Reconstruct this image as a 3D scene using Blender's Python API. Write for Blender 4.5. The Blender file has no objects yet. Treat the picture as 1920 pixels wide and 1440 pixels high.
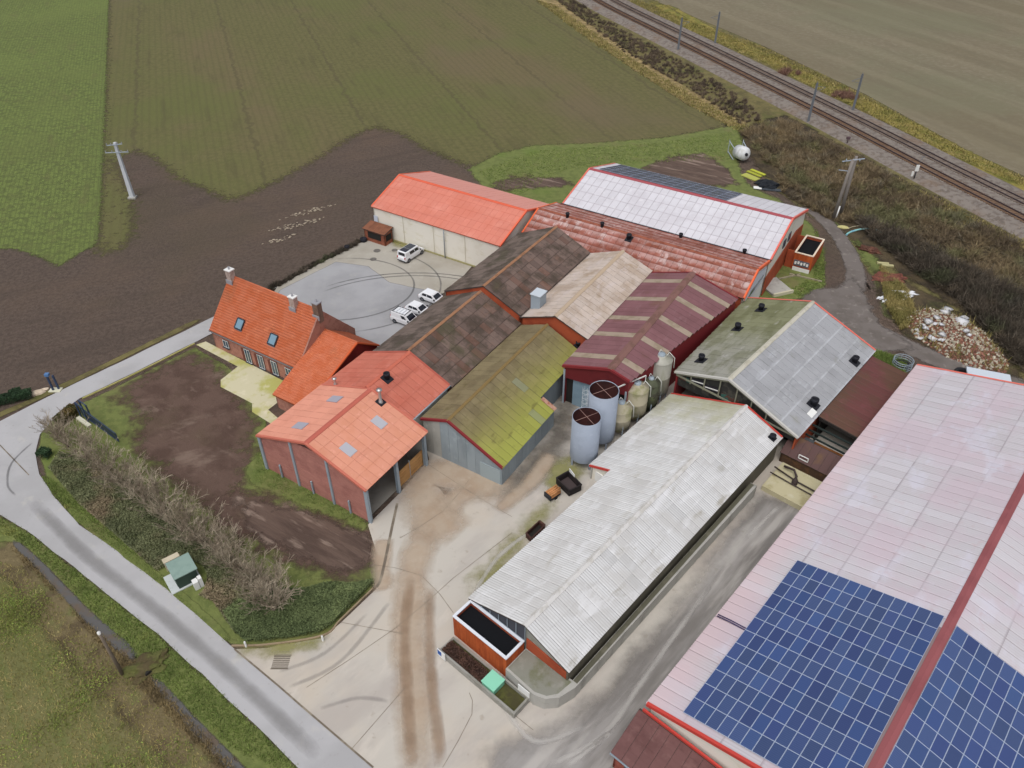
import bpy, bmesh, math, random
import numpy as np
from mathutils import Vector, Matrix
from mathutils.geometry import tessellate_polygon

# ---------------------------------------------------------------- camera
SC = bpy.context.scene
COL = SC.collection
FPX, PITCH, CAMH = 1459.0, math.radians(38.9), 64.0
cam_data = bpy.data.cameras.new('camera')
cam_data.sensor_width = 36.0
cam_data.lens = 36.0 * FPX / 1920.0
cam_data.clip_end = 6000.0
cam = bpy.data.objects.new('camera', cam_data)
cam.location = (0, 0, CAMH)
cam.rotation_euler = (math.pi / 2 - PITCH, 0, 0)
COL.objects.link(cam)
SC.camera = cam

# ---------------------------------------------------------------- sky, sun, exposure
SUN_EL, SUN_AZ = math.radians(64), math.radians(203)     # azimuth clockwise from +Y
wd = bpy.data.worlds.new('World'); SC.world = wd; wd.use_nodes = True
wn = wd.node_tree; wn.nodes.clear()
sky = wn.nodes.new('ShaderNodeTexSky'); sky.sky_type = 'NISHITA'; sky.sun_disc = False
sky.sun_elevation = SUN_EL; sky.sun_rotation = SUN_AZ
sky.air_density = 1.0; sky.dust_density = 4.0; sky.ozone_density = 1.0
hs = wn.nodes.new('ShaderNodeHueSaturation'); hs.inputs['Saturation'].default_value = 0.25
bgn = wn.nodes.new('ShaderNodeBackground'); bgn.inputs['Strength'].default_value = 0.15
won = wn.nodes.new('ShaderNodeOutputWorld')
wn.links.new(sky.outputs[0], hs.inputs['Color']); wn.links.new(hs.outputs[0], bgn.inputs['Color'])
wn.links.new(bgn.outputs[0], won.inputs['Surface'])
sl = bpy.data.lights.new('sun', 'SUN'); sl.energy = 0.9; sl.angle = math.radians(40); sl.color = (1.0, 0.97, 0.93)
so = bpy.data.objects.new('sun', sl); COL.objects.link(so)
sd = Vector((math.sin(SUN_AZ) * math.cos(SUN_EL), math.cos(SUN_AZ) * math.cos(SUN_EL), math.sin(SUN_EL)))
so.rotation_euler = sd.to_track_quat('Z', 'Y').to_euler(); so.location = (0, 0, 100)
SC.view_settings.view_transform = 'Standard'; SC.view_settings.look = 'None'
SC.view_settings.exposure = 0.0; SC.view_settings.gamma = 1.0
SC.view_settings.use_curve_mapping = False

random.seed(7); RNG = np.random.default_rng(7)
R = random.uniform

# ---------------------------------------------------------------- pixel -> place, building frames
CP, SP = math.cos(PITCH), math.sin(PITCH)
def G(u, v, z=0.0):
    """point of the horizontal plane at height z seen at photo pixel (u, v)"""
    dx, dy, dz = u - 960, v - 720, FPX
    wy, wz = dz * CP - dy * SP, -dz * SP - dy * CP
    t = (CAMH - z) / -wz
    return Vector((dx * t, wy * t, z))
class Frame:
    def __init__(s, deg):
        s.t = math.radians(deg); s.deg = deg
        s.A = Vector((math.cos(s.t), math.sin(s.t), 0)); s.B = Vector((math.sin(s.t), -math.cos(s.t), 0))
    def __call__(s, a, b, z=0.0): return s.A * a + s.B * b + Vector((0, 0, z))
    def inv(s, p): return p.dot(s.A), p.dot(s.B)
K = Frame(58.0)      # house and north-west barns
W = Frame(48.3)      # white, grey and pink barns

# ---------------------------------------------------------------- scene helpers
def tag(o, label=None, cat=None, group=None, kind=None):
    if label: o['label'] = label
    if cat: o['category'] = cat
    if group: o['group'] = group
    if kind: o['kind'] = kind
    return o
def thing(name, label, cat, loc=(0, 0, 0), rz=0.0, group=None):
    o = bpy.data.objects.new(name, None); o.empty_display_size = 0.5
    COL.objects.link(o); o.location = loc; o.rotation_euler = (0, 0, rz)
    return tag(o, label, cat, group)
class MB:
    """collects geometry for one mesh object"""
    def __init__(s): s.v = []; s.f = []; s.sm = []
    def add(s, vs, fs, smooth=False):
        n = len(s.v); s.v += [tuple(x) for x in vs]
        s.f += [tuple(i + n for i in f) for f in fs]; s.sm += [smooth] * len(fs)
    def hexa(s, p):   # 4 bottom, 4 top corners
        s.add(p, [(3, 2, 1, 0), (4, 5, 6, 7), (0, 1, 5, 4), (1, 2, 6, 5), (2, 3, 7, 6), (3, 0, 4, 7)])
    def box(s, x0, x1, y0, y1, z0, z1, fr=None):
        c = [(x0, y0), (x1, y0), (x1, y1), (x0, y1)]
        f = (lambda a, b, z: fr(a, b, z)) if fr else (lambda a, b, z: Vector((a, b, z)))
        p = [f(a, b, z0) for a, b in c] + [f(a, b, z1) for a, b in c]
        s.hexa(p)
    def prism(s, poly, d):   # polygon (3d points) extruded by vector d
        d = Vector(d); n = len(poly); poly = [Vector(q) for q in poly]
        s.add(poly + [q + d for q in poly], [tuple(range(n - 1, -1, -1)), tuple(range(n, 2 * n))] +
              [(i, (i + 1) % n, n + (i + 1) % n, n + i) for i in range(n)])
    def bar(s, p, q, w, h=None, up=(0, 0, 1)):
        p, q = Vector(p), Vector(q); h = h or w; d = (q - p).normalized(); u = Vector(up)
        if abs(d.dot(u)) > .98: u = Vector((1, 0, 0))
        x = d.cross(u).normalized() * w / 2; y = x.cross(d).normalized() * h / 2
        s.hexa([p - x - y, p + x - y, p + x + y, p - x + y, q - x - y, q + x - y, q + x + y, q - x + y])
    def tube(s, pts, rad, n=8, cap=True, smooth=True):
        pts = [Vector(q) for q in pts]; m = len(pts)
        rad = rad if isinstance(rad, (list, tuple)) else [rad] * m
        vs = []
        for i, q in enumerate(pts):
            d = (pts[min(i + 1, m - 1)] - pts[max(i - 1, 0)])
            d = d.normalized() if d.length > 1e-9 else Vector((0, 0, 1))
            u = Vector((0, 0, 1)) if abs(d.z) < .95 else Vector((1, 0, 0))
            x = d.cross(u).normalized(); y = x.cross(d)
            vs += [q + (x * math.cos(2 * math.pi * k / n) + y * math.sin(2 * math.pi * k / n)) * rad[i] for k in range(n)]
        fs = [(i * n + k, i * n + (k + 1) % n, (i + 1) * n + (k + 1) % n, (i + 1) * n + k) for i in range(m - 1) for k in range(n)]
        s.add(vs, fs, smooth)
        if cap:
            b = len(s.v) - len(vs)
            s.f += [tuple(b + k for k in range(n - 1, -1, -1)), tuple(b + (m - 1) * n + k for k in range(n))]; s.sm += [False, False]
    def lathe(s, prof, n=20, c=(0, 0, 0), cap0=False, cap1=False):
        c = Vector(c); vs = [c + Vector((r * math.cos(2 * math.pi * k / n), r * math.sin(2 * math.pi * k / n), z)) for r, z in prof for k in range(n)]
        m = len(prof)
        s.add(vs, [(i * n + k, i * n + (k + 1) % n, (i + 1) * n + (k + 1) % n, (i + 1) * n + k) for i in range(m - 1) for k in range(n)], True)
        b = len(s.v) - len(vs)
        if cap0: s.f.append(tuple(b + k for k in range(n - 1, -1, -1))); s.sm.append(False)
        if cap1: s.f.append(tuple(b + (m - 1) * n + k for k in range(n))); s.sm.append(False)
    def build(s, name, m, parent=None, off=None, world=True):
        """vertices are world coordinates unless world=False; made relative to the parent thing"""
        me = bpy.data.meshes.new(name)
        o_ = Vector((0, 0, 0))
        if world:
            if off is not None: o_ = Vector(off)
            elif parent is not None:
                o_ = Vector(parent['_o']) if '_o' in parent else Vector(parent.location)
        vv = [(Vector(x) - o_)[:] for x in s.v]
        me.from_pydata(vv, [], s.f); me.update()
        me.polygons.foreach_set('use_smooth', s.sm)
        me.materials.append(m)
        ob = bpy.data.objects.new(name, me); COL.objects.link(ob)
        if parent is not None: ob.parent = parent
        if world and parent is None and off is not None: ob.location = o_
        return ob
def origin(parent):
    p = parent
    while p.parent is not None: p = p.parent
    return Vector(p.location)
def part(name, mb, m, parent):           # world-coordinate part of a thing or of a part
    return mb.build(name, m, parent, off=origin(parent))
def solo(name, mb, m, label, cat, base, group=None):
    o = mb.build(name, m, None, off=Vector(base)); return tag(o, label, cat, group)
def inst(name, me, parent, Mw):          # shared-mesh piece, world matrix Mw (parent thing not rotated)
    o = bpy.data.objects.new(name, me); COL.objects.link(o); o.parent = parent
    o.matrix_basis = Matrix.Translation(-origin(parent)) @ Mw
    return o
def arrays_mesh(name, V, F, m, parent=None, smooth=False):
    me = bpy.data.meshes.new(name); V = np.asarray(V, np.float32); F = np.asarray(F, np.int32); k = F.shape[1]
    me.vertices.add(len(V)); me.vertices.foreach_set('co', V.ravel())
    me.loops.add(F.size); me.loops.foreach_set('vertex_index', F.ravel())
    me.polygons.add(len(F)); me.polygons.foreach_set('loop_start', np.arange(0, F.size, k, dtype=np.int32))
    me.update(calc_edges=True); me.materials.append(m)
    if smooth: me.polygons.foreach_set('use_smooth', np.ones(len(F), bool))
    o = bpy.data.objects.new(name, me); COL.objects.link(o)
    if parent is not None: o.parent = parent
    return o

# ---------------------------------------------------------------- materials
def lin(c):
    return tuple(((x / 255) / 12.92 if x / 255 <= .04045 else ((x / 255 + .055) / 1.055) ** 2.4) for x in c[:3])
class NT:
    def __init__(s, m): s.t = m.node_tree; s.n = s.t.nodes
    def new(s, k, **kw):
        o = s.n.new(k)
        for a, b in kw.items(): setattr(o, a, b)
        return o
    def link(s, a, b): s.t.links.new(a, b)
    def math(s, op, a, b=None, c=None, clamp=False):
        o = s.new('ShaderNodeMath', operation=op, use_clamp=clamp)
        for i, x in enumerate((a, b, c)):
            if x is None: continue
            if isinstance(x, (int, float)): o.inputs[i].default_value = x
            else: s.link(x, o.inputs[i])
        return o.outputs[0]
    def rng(s, x, lo, hi, a=0., b=1.):
        o = s.new('ShaderNodeMapRange', interpolation_type='SMOOTHSTEP')
        s.link(x, o.inputs[0])
        for i, q in zip((1, 2, 3, 4), (lo, hi, a, b)): o.inputs[i].default_value = q
        return o.outputs[0]
    def noise(s, vec, scale, det=5, rough=.6, dist=0.):
        o = s.new('ShaderNodeTexNoise'); s.link(vec, o.inputs['Vector'])
        o.inputs['Scale'].default_value = scale; o.inputs['Detail'].default_value = det
        o.inputs['Roughness'].default_value = rough; o.inputs['Distortion'].default_value = dist
        return o.outputs[0]
    def mix(s, f, a, b, mode='MIX'):
        o = s.new('ShaderNodeMix', data_type='RGBA', blend_type=mode)
        for i, x in ((0, f), (6, a), (7, b)):
            if isinstance(x, (int, float)): o.inputs[i].default_value = x
            elif isinstance(x, tuple): o.inputs[i].default_value = (*x[:3], 1)
            else: s.link(x, o.inputs[i])
        return o.outputs[2]
    def pos(s, rot=0., st=(1, 1, 1), src=None):
        if src is None:
            g = s.new('ShaderNodeNewGeometry'); src = g.outputs['Position']
        if rot == 0 and st == (1, 1, 1): return src
        o = s.new('ShaderNodeMapping', vector_type='TEXTURE'); s.link(src, o.inputs[0])
        o.inputs['Rotation'].default_value = (0, 0, math.radians(rot)); o.inputs['Scale'].default_value = st
        return o.outputs[0]
def L(c, s, lo, hi, amt=1., st=(1, 1, 1), rot=0., kind='N', det=5, g=None):
    return dict(c=lin(c), s=s, lo=lo, hi=hi, amt=amt, st=st, rot=rot, kind=kind, det=det, g=g)
MATS = {}
def mat(name, base, layers=(), rough=.85, bump=None, rand=0., isl=0., alpha=None, spec=.25, metal=0., obj=False, emit=None):
    """base sRGB 0-255; layers mixed on top; bump=(scale, strength, distance[, stretch, rot]); rand per object, isl per mesh island"""
    if name in MATS: return MATS[name]
    m = bpy.data.materials.new(name); m.use_nodes = True; t = NT(m); t.n.clear()
    out = t.new('ShaderNodeOutputMaterial'); bs = t.new('ShaderNodeBsdfPrincipled')
    t.link(bs.outputs[0], out.inputs[0])
    bs.inputs['Roughness'].default_value = rough; bs.inputs['Metallic'].default_value = metal
    bs.inputs['Specular IOR Level'].default_value = spec
    src = None
    if obj:
        tc = t.new('ShaderNodeTexCoord'); src = tc.outputs['Object']
    col = None
    cb = lin(base)
    for l in layers:
        v = t.pos(l['rot'], l['st'], src)
        if l['kind'] == 'N': f = t.rng(t.noise(v, l['s'], l['det']), l['lo'], l['hi'])
        elif l['kind'] == 'W':      # rows: period s along the rotated x axis
            sx = t.new('ShaderNodeSeparateXYZ'); t.link(v, sx.inputs[0])
            nz = t.noise(v, .25, 3)
            ph = t.math('MULTIPLY_ADD', nz, 1.2, t.math('MULTIPLY', sx.outputs[0], 2 * math.pi / l['s']))
            f = t.rng(t.math('SINE', ph), l['lo'], l['hi'])
        elif l['kind'] == 'G':      # gradient along the rotated x axis between lo and hi, broken by noise
            sx = t.new('ShaderNodeSeparateXYZ'); t.link(v, sx.inputs[0])
            nz = t.noise(t.pos(0, (1, 1, 1), src), l['s'], 6, .7)
            x = t.math('MULTIPLY_ADD', t.math('SUBTRACT', nz, .5), (l['hi'] - l['lo']) * (l['g'] or 1.), sx.outputs[0])
            f = t.rng(x, min(l['lo'], l['hi']), max(l['lo'], l['hi']), *((0., 1.) if l['hi'] > l['lo'] else (1., 0.)))
        elif l['kind'] == 'V':
            vo = t.new('ShaderNodeTexVoronoi'); t.link(v, vo.inputs['Vector']); vo.inputs['Scale'].default_value = l['s']
            f = t.rng(vo.outputs['Distance'], l['lo'], l['hi'])
        elif l['kind'] in 'XY':     # position on the sheet itself (0..1 up the slope, -.5...5 across)
            tc = t.new('ShaderNodeTexCoord'); sx = t.new('ShaderNodeSeparateXYZ'); t.link(tc.outputs['Object'], sx.inputs[0])
            x = sx.outputs[1] if l['kind'] == 'Y' else t.math('ABSOLUTE', sx.outputs[0])
            x = t.math('MULTIPLY_ADD', t.math('SUBTRACT', t.noise(t.pos(), 1.1, 5), .5), l['s'], x)
            f = t.rng(x, min(l['lo'], l['hi']), max(l['lo'], l['hi']), *((0., 1.) if l['hi'] > l['lo'] else (1., 0.)))
        elif l['kind'] == 'R':      # random per object threshold
            oi = t.new('ShaderNodeObjectInfo')
            f = t.rng(t.math('FRACT', t.math('MULTIPLY', oi.outputs['Random'], l['s'])), l['lo'], l['hi'])
        if l['amt'] != 1.: f = t.math('MULTIPLY', f, l['amt'])
        col = t.mix(f, col if col is not None else cb, l['c'])
    if rand or isl:
        if isl:
            gg = t.new('ShaderNodeNewGeometry'); rv = gg.outputs['Random Per Island']; k = isl
        else:
            oi = t.new('ShaderNodeObjectInfo'); rv = oi.outputs['Random']; k = rand
        f = t.math('MULTIPLY_ADD', rv, 2 * k, 1 - k)
        cc = t.new('ShaderNodeCombineColor')
        for i in range(3): t.link(f, cc.inputs[i])
        col = t.mix(1., col if col is not None else cb, cc.outputs[0], 'MULTIPLY')
    if col is None: bs.inputs['Base Color'].default_value = (*cb, 1)
    else: t.link(col, bs.inputs['Base Color'])
    if bump:
        v = t.pos(bump[4] if len(bump) > 4 else 0, bump[3] if len(bump) > 3 else (1, 1, 1), src)
        b = t.new('ShaderNodeBump'); t.link(t.noise(v, bump[0], 6, .65), b.inputs['Height'])
        b.inputs['Strength'].default_value = bump[1]; b.inputs['Distance'].default_value = bump[2]
        t.link(b.outputs[0], bs.inputs['Normal'])
    if alpha:                        # alpha=(noise scale, spread): soft ragged edge from point attribute w
        at = t.new('ShaderNodeAttribute', attribute_name='w')
        nz = t.noise(t.pos(), alpha[0], 7, .7)
        x = t.math('MULTIPLY_ADD', t.math('SUBTRACT', nz, .5), alpha[1], at.outputs['Fac'])
        so_ = alpha[3] if len(alpha) > 3 else .15
        f = t.rng(x, .5 - so_, .5 + so_, 0., alpha[2] if len(alpha) > 2 else 1.)
        g0 = t.math('MULTIPLY', f, t.rng(at.outputs['Fac'], 0., .12))
        t.link(g0, bs.inputs['Alpha'])
    if emit: pass
    MATS[name] = m
    return m
# ================================================================ GROUND
def px(*ps, z=0.): return [G(p[0], p[1], z) for p in ps]
def dens(pts, step, closed=True):
    out = []; n = len(pts)
    for i in range(n if closed else n - 1):
        a, b = pts[i], pts[(i + 1) % n]; k = max(1, int((b - a).length / step)); k = min(k, 120)
        out += [a.lerp(b, j / k) for j in range(k)]
    if not closed: out.append(pts[-1])
    return out
def setw(o, w):
    at = o.data.attributes.new('w', 'FLOAT', 'POINT'); at.data.foreach_set('value', w)
def zone(name, poly, z, m, feather=0., jag=0., step=2., kind='structure', label=None):
    """flat sheet; with feather the edge fades raggedly into what lies below (point attribute w)"""
    P = [Vector((p.x, p.y, 0)) for p in poly]
    if not feather:
        if jag: P = [p + Vector((R(-jag, jag), R(-jag, jag), 0)) for p in dens(P, step)]
        n = len(P); c = Vector((sum(p.x for p in P) / n, sum(p.y for p in P) / n, z))
        mb = MB(); q = [p + Vector((0, 0, z)) for p in P]; mb.add(q, tessellate_polygon([q]))
        up(mb); o = mb.build(name, m, None, off=c)
        return tag(o, kind=kind, label=label)
    A = np.array([(p.x, p.y) for p in P]); B = np.roll(A, -1, 0)
    lo = np.maximum(A.min(0) - feather, (-240, 10)); hi = np.minimum(A.max(0) + feather, (240, 420))
    cs = max(feather / 2.6, math.sqrt((hi - lo).prod() / 60000))
    nx, ny = [int(k) + 2 for k in (hi - lo) / cs]
    X, Y = np.meshgrid(lo[0] + np.arange(nx) * cs, lo[1] + np.arange(ny) * cs, indexing='ij'); Q = np.stack([X.ravel(), Y.ravel()], 1)
    d2 = np.full(len(Q), 1e18); ins = np.zeros(len(Q), bool)
    for a, b in zip(A, B):
        e = b - a; t = np.clip(((Q - a) @ e) / max(e @ e, 1e-9), 0, 1); r = Q - a - t[:, None] * e; d2 = np.minimum(d2, (r * r).sum(1))
        cr = (a[1] > Q[:, 1]) != (b[1] > Q[:, 1])
        with np.errstate(divide='ignore', invalid='ignore'): xi = (b[0] - a[0]) * (Q[:, 1] - a[1]) / (b[1] - a[1] + 1e-12) + a[0]
        ins ^= cr & (Q[:, 0] < xi)
    d = np.sqrt(d2) * np.where(ins, 1, -1); w = np.clip(.5 + d / feather, 0, 1)
    keep = np.zeros(nx * ny, bool).reshape(nx, ny); wv = w.reshape(nx, ny)
    cell = np.maximum.reduce([wv[:-1, :-1], wv[1:, :-1], wv[:-1, 1:], wv[1:, 1:]]) > 0
    ii, jj = np.nonzero(cell); idx = lambda i, j: i * ny + j
    F = np.stack([idx(ii, jj), idx(ii + 1, jj), idx(ii + 1, jj + 1), idx(ii, jj + 1)], 1)
    used, inv = np.unique(F, return_inverse=True); F = inv.reshape(F.shape)
    c = A.mean(0); V = np.concatenate([Q[used] - c, np.zeros((len(used), 1))], 1)
    o = arrays_mesh(name, V, F, m); o.location = (c[0], c[1], z); setw(o, w[used].astype(np.float32))
    return tag(o, kind=kind, label=label)
def up(mb):
    for i, f in enumerate(mb.f):
        a, b, d = (Vector(mb.v[j]) for j in f[:3])
        if (b - a).cross(d - a).z < 0: mb.f[i] = tuple(reversed(f))
def smooth(pts, k=6):
    out = []; n = len(pts)
    for i in range(n - 1):
        p0, p1, p2, p3 = pts[max(i - 1, 0)], pts[i], pts[i + 1], pts[min(i + 2, n - 1)]
        for j in range(k):
            t = j / k
            out.append(.5 * ((2 * p1) + (p2 - p0) * t + (2 * p0 - 5 * p1 + 4 * p2 - p3) * t * t + (3 * p1 - p0 - 3 * p2 + p3) * t ** 3))
    out.append(pts[-1]); return out
def ribbon(name, pts, width, z, m, kind='structure', soft=True, k=6, parent=None):
    q = smooth([Vector((p.x, p.y, 0)) for p in pts], k); n = len(q)
    c = Vector((sum(p.x for p in q) / n, sum(p.y for p in q) / n, z))
    cols = (-.5, -.3, -.1, .1, .3, .5) if soft else (-.5, .5)
    vs, w = [], []
    for i, p in enumerate(q):
        d = q[min(i + 1, n - 1)] - q[max(i - 1, 0)]; d = Vector((d.y, -d.x, 0)).normalized()
        f = i / (n - 1); wd_ = width if not isinstance(width, tuple) else width[0] + (width[1] - width[0]) * f
        for cc in cols:
            vs.append(p + d * wd_ * cc + Vector((0, 0, z)))
            e = min(1., min(f, 1 - f) * 8)
            w.append({.5: 0., .3: .55, .1: 1.}[abs(cc)] * e)
    nc = len(cols); mb = MB()
    mb.add(vs, [(i * nc + j, i * nc + j + 1, (i + 1) * nc + j + 1, (i + 1) * nc + j) for i in range(n - 1) for j in range(nc - 1)])
    for i, f in enumerate(mb.f):
        a, b, d = (Vector(mb.v[j]) for j in f[:3])
        if (b - a).cross(d - a).z < 0: mb.f[i] = tuple(reversed(f))
    if parent is None:
        o = mb.build(name, m, None, off=c); tag(o, kind=kind)
    else:
        o = part(name, mb, m, parent)
    if soft: setw(o, w)
    return o

# --- ground materials
m_plough = mat('ploughed soil', (93, 80, 71), [
    L((72, 60, 54), 1.6, .42, .62, .7), L((112, 99, 90), 2.6, .58, .72, .5), L((104, 86, 72), .05, .45, .7, .6),
    L((80, 69, 62), .9, .2, 1., .35, kind='W', rot=-62), L((76, 65, 58), .3, .5, .66, .5, st=(6, 1, 1), rot=28), L((84, 74, 60), .02, .5, .66, .6), L((160, 146, 126), 1.1, .735, .78, .4, st=(5, 1, 1), rot=25)],
    bump=(1.6, .9, .35))
m_olive = mat('seeded field', (102, 98, 62), [
    L((88, 86, 52), .9, .4, .62, .8), L((118, 112, 80), 1.8, .58, .72, .5), L((108, 94, 70), .03, .44, .62, .6, st=(1, 4, 1), rot=20),
    L((94, 98, 54), .02, .46, .64, .7), L((84, 80, 52), 1.6, .0, 1., .3, kind='W', rot=20), L((80, 74, 52), 24., .99, 1., .5, kind='W', rot=20), L((104, 92, 72), .008, .52, .64, .5),
    L((80, 76, 50), .3, .54, .68, .4, st=(1, 7, 1), rot=20), L((124, 114, 84), 3., .66, .72, .4, st=(1, 2, 1), rot=20)],
    bump=(2.2, .6, .15), alpha=(.9, 1.7, 1., .25))
m_crop = mat('green crop field', (107, 120, 63), [
    L((84, 92, 52), .9, .44, .58, .8), L((124, 140, 72), 1.5, .54, .68, .7), L((98, 104, 58), .06, .45, .65, .4),
    L((84, 92, 50), .75, .1, 1., .5, kind='W', rot=21), L((92, 96, 56), .35, .52, .64, .5), L((112, 126, 66), .03, .48, .64, .3), L((100, 100, 62), .2, .58, .7, .5, st=(1, 3, 1), rot=21)], bump=(3.2, .8, .25), alpha=(.9, 1.4, 1., .2))
m_stub = mat('stubble field', (125, 117, 98), [
    L((108, 100, 78), .04, .4, .65, .7, st=(1, 6, 1), rot=24), L((146, 132, 104), 1.4, .55, .75, .5), L((106, 96, 76), .7, .38, .55, .5),
    L((112, 104, 86), 1.3, .2, 1., .35, kind='W', rot=24), L((138, 130, 108), 14., .3, 1., .25, kind='W', rot=24), L((112, 112, 88), .012, .5, .62, .5), L((106, 98, 80), .3, .5, .66, .5, st=(1, 8, 1), rot=24)], bump=(2.2, .6, .15))
m_near = mat('stubble turnip field', (110, 108, 68), [L((92, 106, 52), 2.6, .2, 1., .4, kind='W', rot=38), 
    L((94, 82, 62), .2, .5, .68, .7, st=(1, 4, 1), rot=38), L((124, 116, 80), 1.4, .5, .7, .7), L((98, 102, 58), .12, .48, .62, .6, st=(1, 3, 1), rot=38),
    L((82, 70, 54), 1.1, .6, .74, .5)], bump=(3., .6, .15), alpha=(.5, .9))
m_grass = mat('rough grass', (110, 118, 66), [
    L((90, 100, 54), .8, .4, .62, .7), L((128, 132, 82), 1.5, .56, .72, .6), L((116, 106, 74), .12, .54, .7, .6), L((96, 114, 52), .1, .54, .68, .6)],
    bump=(3.5, .5, .15), alpha=(.6, .9))
m_verge = mat('rail verge grass', (112, 104, 66), [
    L((82, 76, 50), .35, .4, .62, .8), L((140, 126, 82), .7, .55, .72, .7), L((86, 92, 46), .15, .52, .68, .7), L((78, 64, 54), .22, .6, .75, .7)],
    bump=(2.5, .6, .2), alpha=(.3, .9))
m_straw = mat('dry straw grass', (158, 138, 98), [L((112, 98, 66), .5, .4, .6, .8), L((128, 120, 70), .2, .5, .7, .6), L((176, 160, 118), 1.2, .6, .75, .6)],
    bump=(2.5, .9, .3), alpha=(.25, 1.2))
m_yellow = mat('yellow verge grass', (140, 128, 66), [L((98, 102, 46), .22, .42, .6, .8), L((168, 150, 88), .7, .55, .72, .7), L((94, 80, 54), .5, .6, .72, .7)],
    bump=(2.5, .9, .3), alpha=(.3, 1.0))
m_scrubg = mat('scrub floor', (92, 80, 60), [L((60, 52, 42), .3, .4, .6, .9), L((84, 88, 48), .14, .55, .7, .7), L((122, 106, 76), .6, .58, .74, .6)],
    bump=(1.5, 1., .6), alpha=(.3, 1.0))
m_garden = mat('garden soil', (96, 77, 68), [
    L((78, 60, 52), .3, .42, .62, .8), L((112, 94, 84), .9, .56, .72, .7, st=(3, 1, 1), rot=-35), L((88, 76, 58), .09, .5, .7, .6),
    L((134, 116, 104), .25, .56, .7, .6, st=(2.5, 1, 1), rot=20)], bump=(2.2, .7, .15), alpha=(.5, 1.8, 1., .35))
m_mudr = mat('wet rutted soil', (98, 81, 72), [L((78, 63, 56), .8, .42, .6, .8, st=(5, 1, 1), rot=-32), L((142, 124, 112), .8, .54, .66, .8, st=(6, 1, 1), rot=-32)],
    bump=(1.4, .9, .2, (4, 1, 1), -32), alpha=(.4, 1.1))
m_road = mat('road concrete', (173, 172, 174), [
    L((158, 157, 158), .12, .42, .65, .7), L((184, 181, 175), .5, .56, .72, .5), L((146, 143, 140), 2.2, .62, .72, .4)], bump=(30, .12, .02), rough=.9)
m_yard = mat('yard concrete', (187, 181, 172), [
    L((188, 177, 163), .06, .45, .62, .8), L((168, 160, 154), .16, .45, .64, .7, st=(2.5, 1, 1), rot=40), L((200, 192, 182), .5, .55, .7, .6, st=(3, 1, 1), rot=60),
    L((152, 140, 126), .9, .62, .72, .5), L((174, 170, 164), .09, .55, .7, .6)], bump=(20, .12, .03), rough=.9)
m_lane = mat('worn lane concrete', (150, 146, 143), [
    L((116, 111, 107), .3, .42, .62, .8, st=(5, 1, 1), rot=48), L((178, 173, 168), .3, .5, .64, .8, st=(7, 1, 1), rot=48), L((126, 124, 106), .6, .62, .76, .5)],
    bump=(12, .2, .03), alpha=(.2, 1.2, 1., .5))
m_court = mat('court concrete', (168, 163, 153), [
    L((152, 146, 134), .12, .45, .65, .7), L((182, 177, 166), .4, .55, .72, .5), L((136, 130, 114), .3, .62, .76, .5)], bump=(20, .1, .02), rough=.9)
m_asph = mat('court asphalt', (160, 160, 163), [L((140, 140, 142), .1, .4, .65, .7), L((164, 163, 162), .5, .55, .72, .5)], bump=(30, .1, .02), alpha=(.4, .5))
m_gravel = mat('gravel track', (112, 105, 101), [L((98, 91, 86), .3, .42, .62, .8), L((146, 138, 132), .8, .55, .7, .6), L((84, 78, 72), 1.8, .62, .74, .5)],
    bump=(5, .5, .05), alpha=(.5, .9))
m_tan = mat('dried mud track', (188, 170, 150), [L((180, 158, 136), .5, .42, .62, .8), L((200, 182, 162), .9, .55, .7, .6)], alpha=(.22, 1.6, .75, .6))
m_tand = mat('damp mud track', (164, 138, 114), [L((146, 122, 100), .5, .45, .62, .7)], alpha=(.3, 1.8, .55, .7))
m_wet = mat('damp concrete stain', (104, 98, 90), [L((128, 118, 104), .5, .5, .7, .7), L((84, 80, 72), 1.2, .55, .7, .6)], alpha=(.3, 1.4, .8, .5), rough=.6)
m_moss = mat('moss on concrete', (142, 140, 84), [L((158, 152, 104), .8, .5, .7, .6)], alpha=(.5, 1.6, .7, .5))
m_skid = mat('tyre marks', (104, 103, 104), alpha=(.35, 1.8, .5, .7))
m_joint = mat('concrete joint', (112, 102, 90), [L((150, 140, 124), .8, .45, .65, .8)], rough=.95)
m_ballast = mat('rail ballast', (130, 122, 115), [L((98, 88, 82), 1.2, .45, .6, .8), L((150, 138, 124), 2.4, .55, .7, .7), L((120, 98, 80), .12, .5, .7, .6)], bump=(4, .9, .15))
m_water = mat('ditch water', (88, 86, 84), [L((96, 82, 66), .5, .46, .62, .9)], rough=.15, spec=.6, alpha=(.6, 1.2, 1., .2))
m_patio = mat('mossy patio concrete', (196, 190, 160), [L((170, 168, 92), .22, .45, .62, .9), L((214, 206, 184), .5, .55, .7, .7), L((150, 148, 80), 1.2, .62, .75, .6)], bump=(20, .15, .02))

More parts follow.
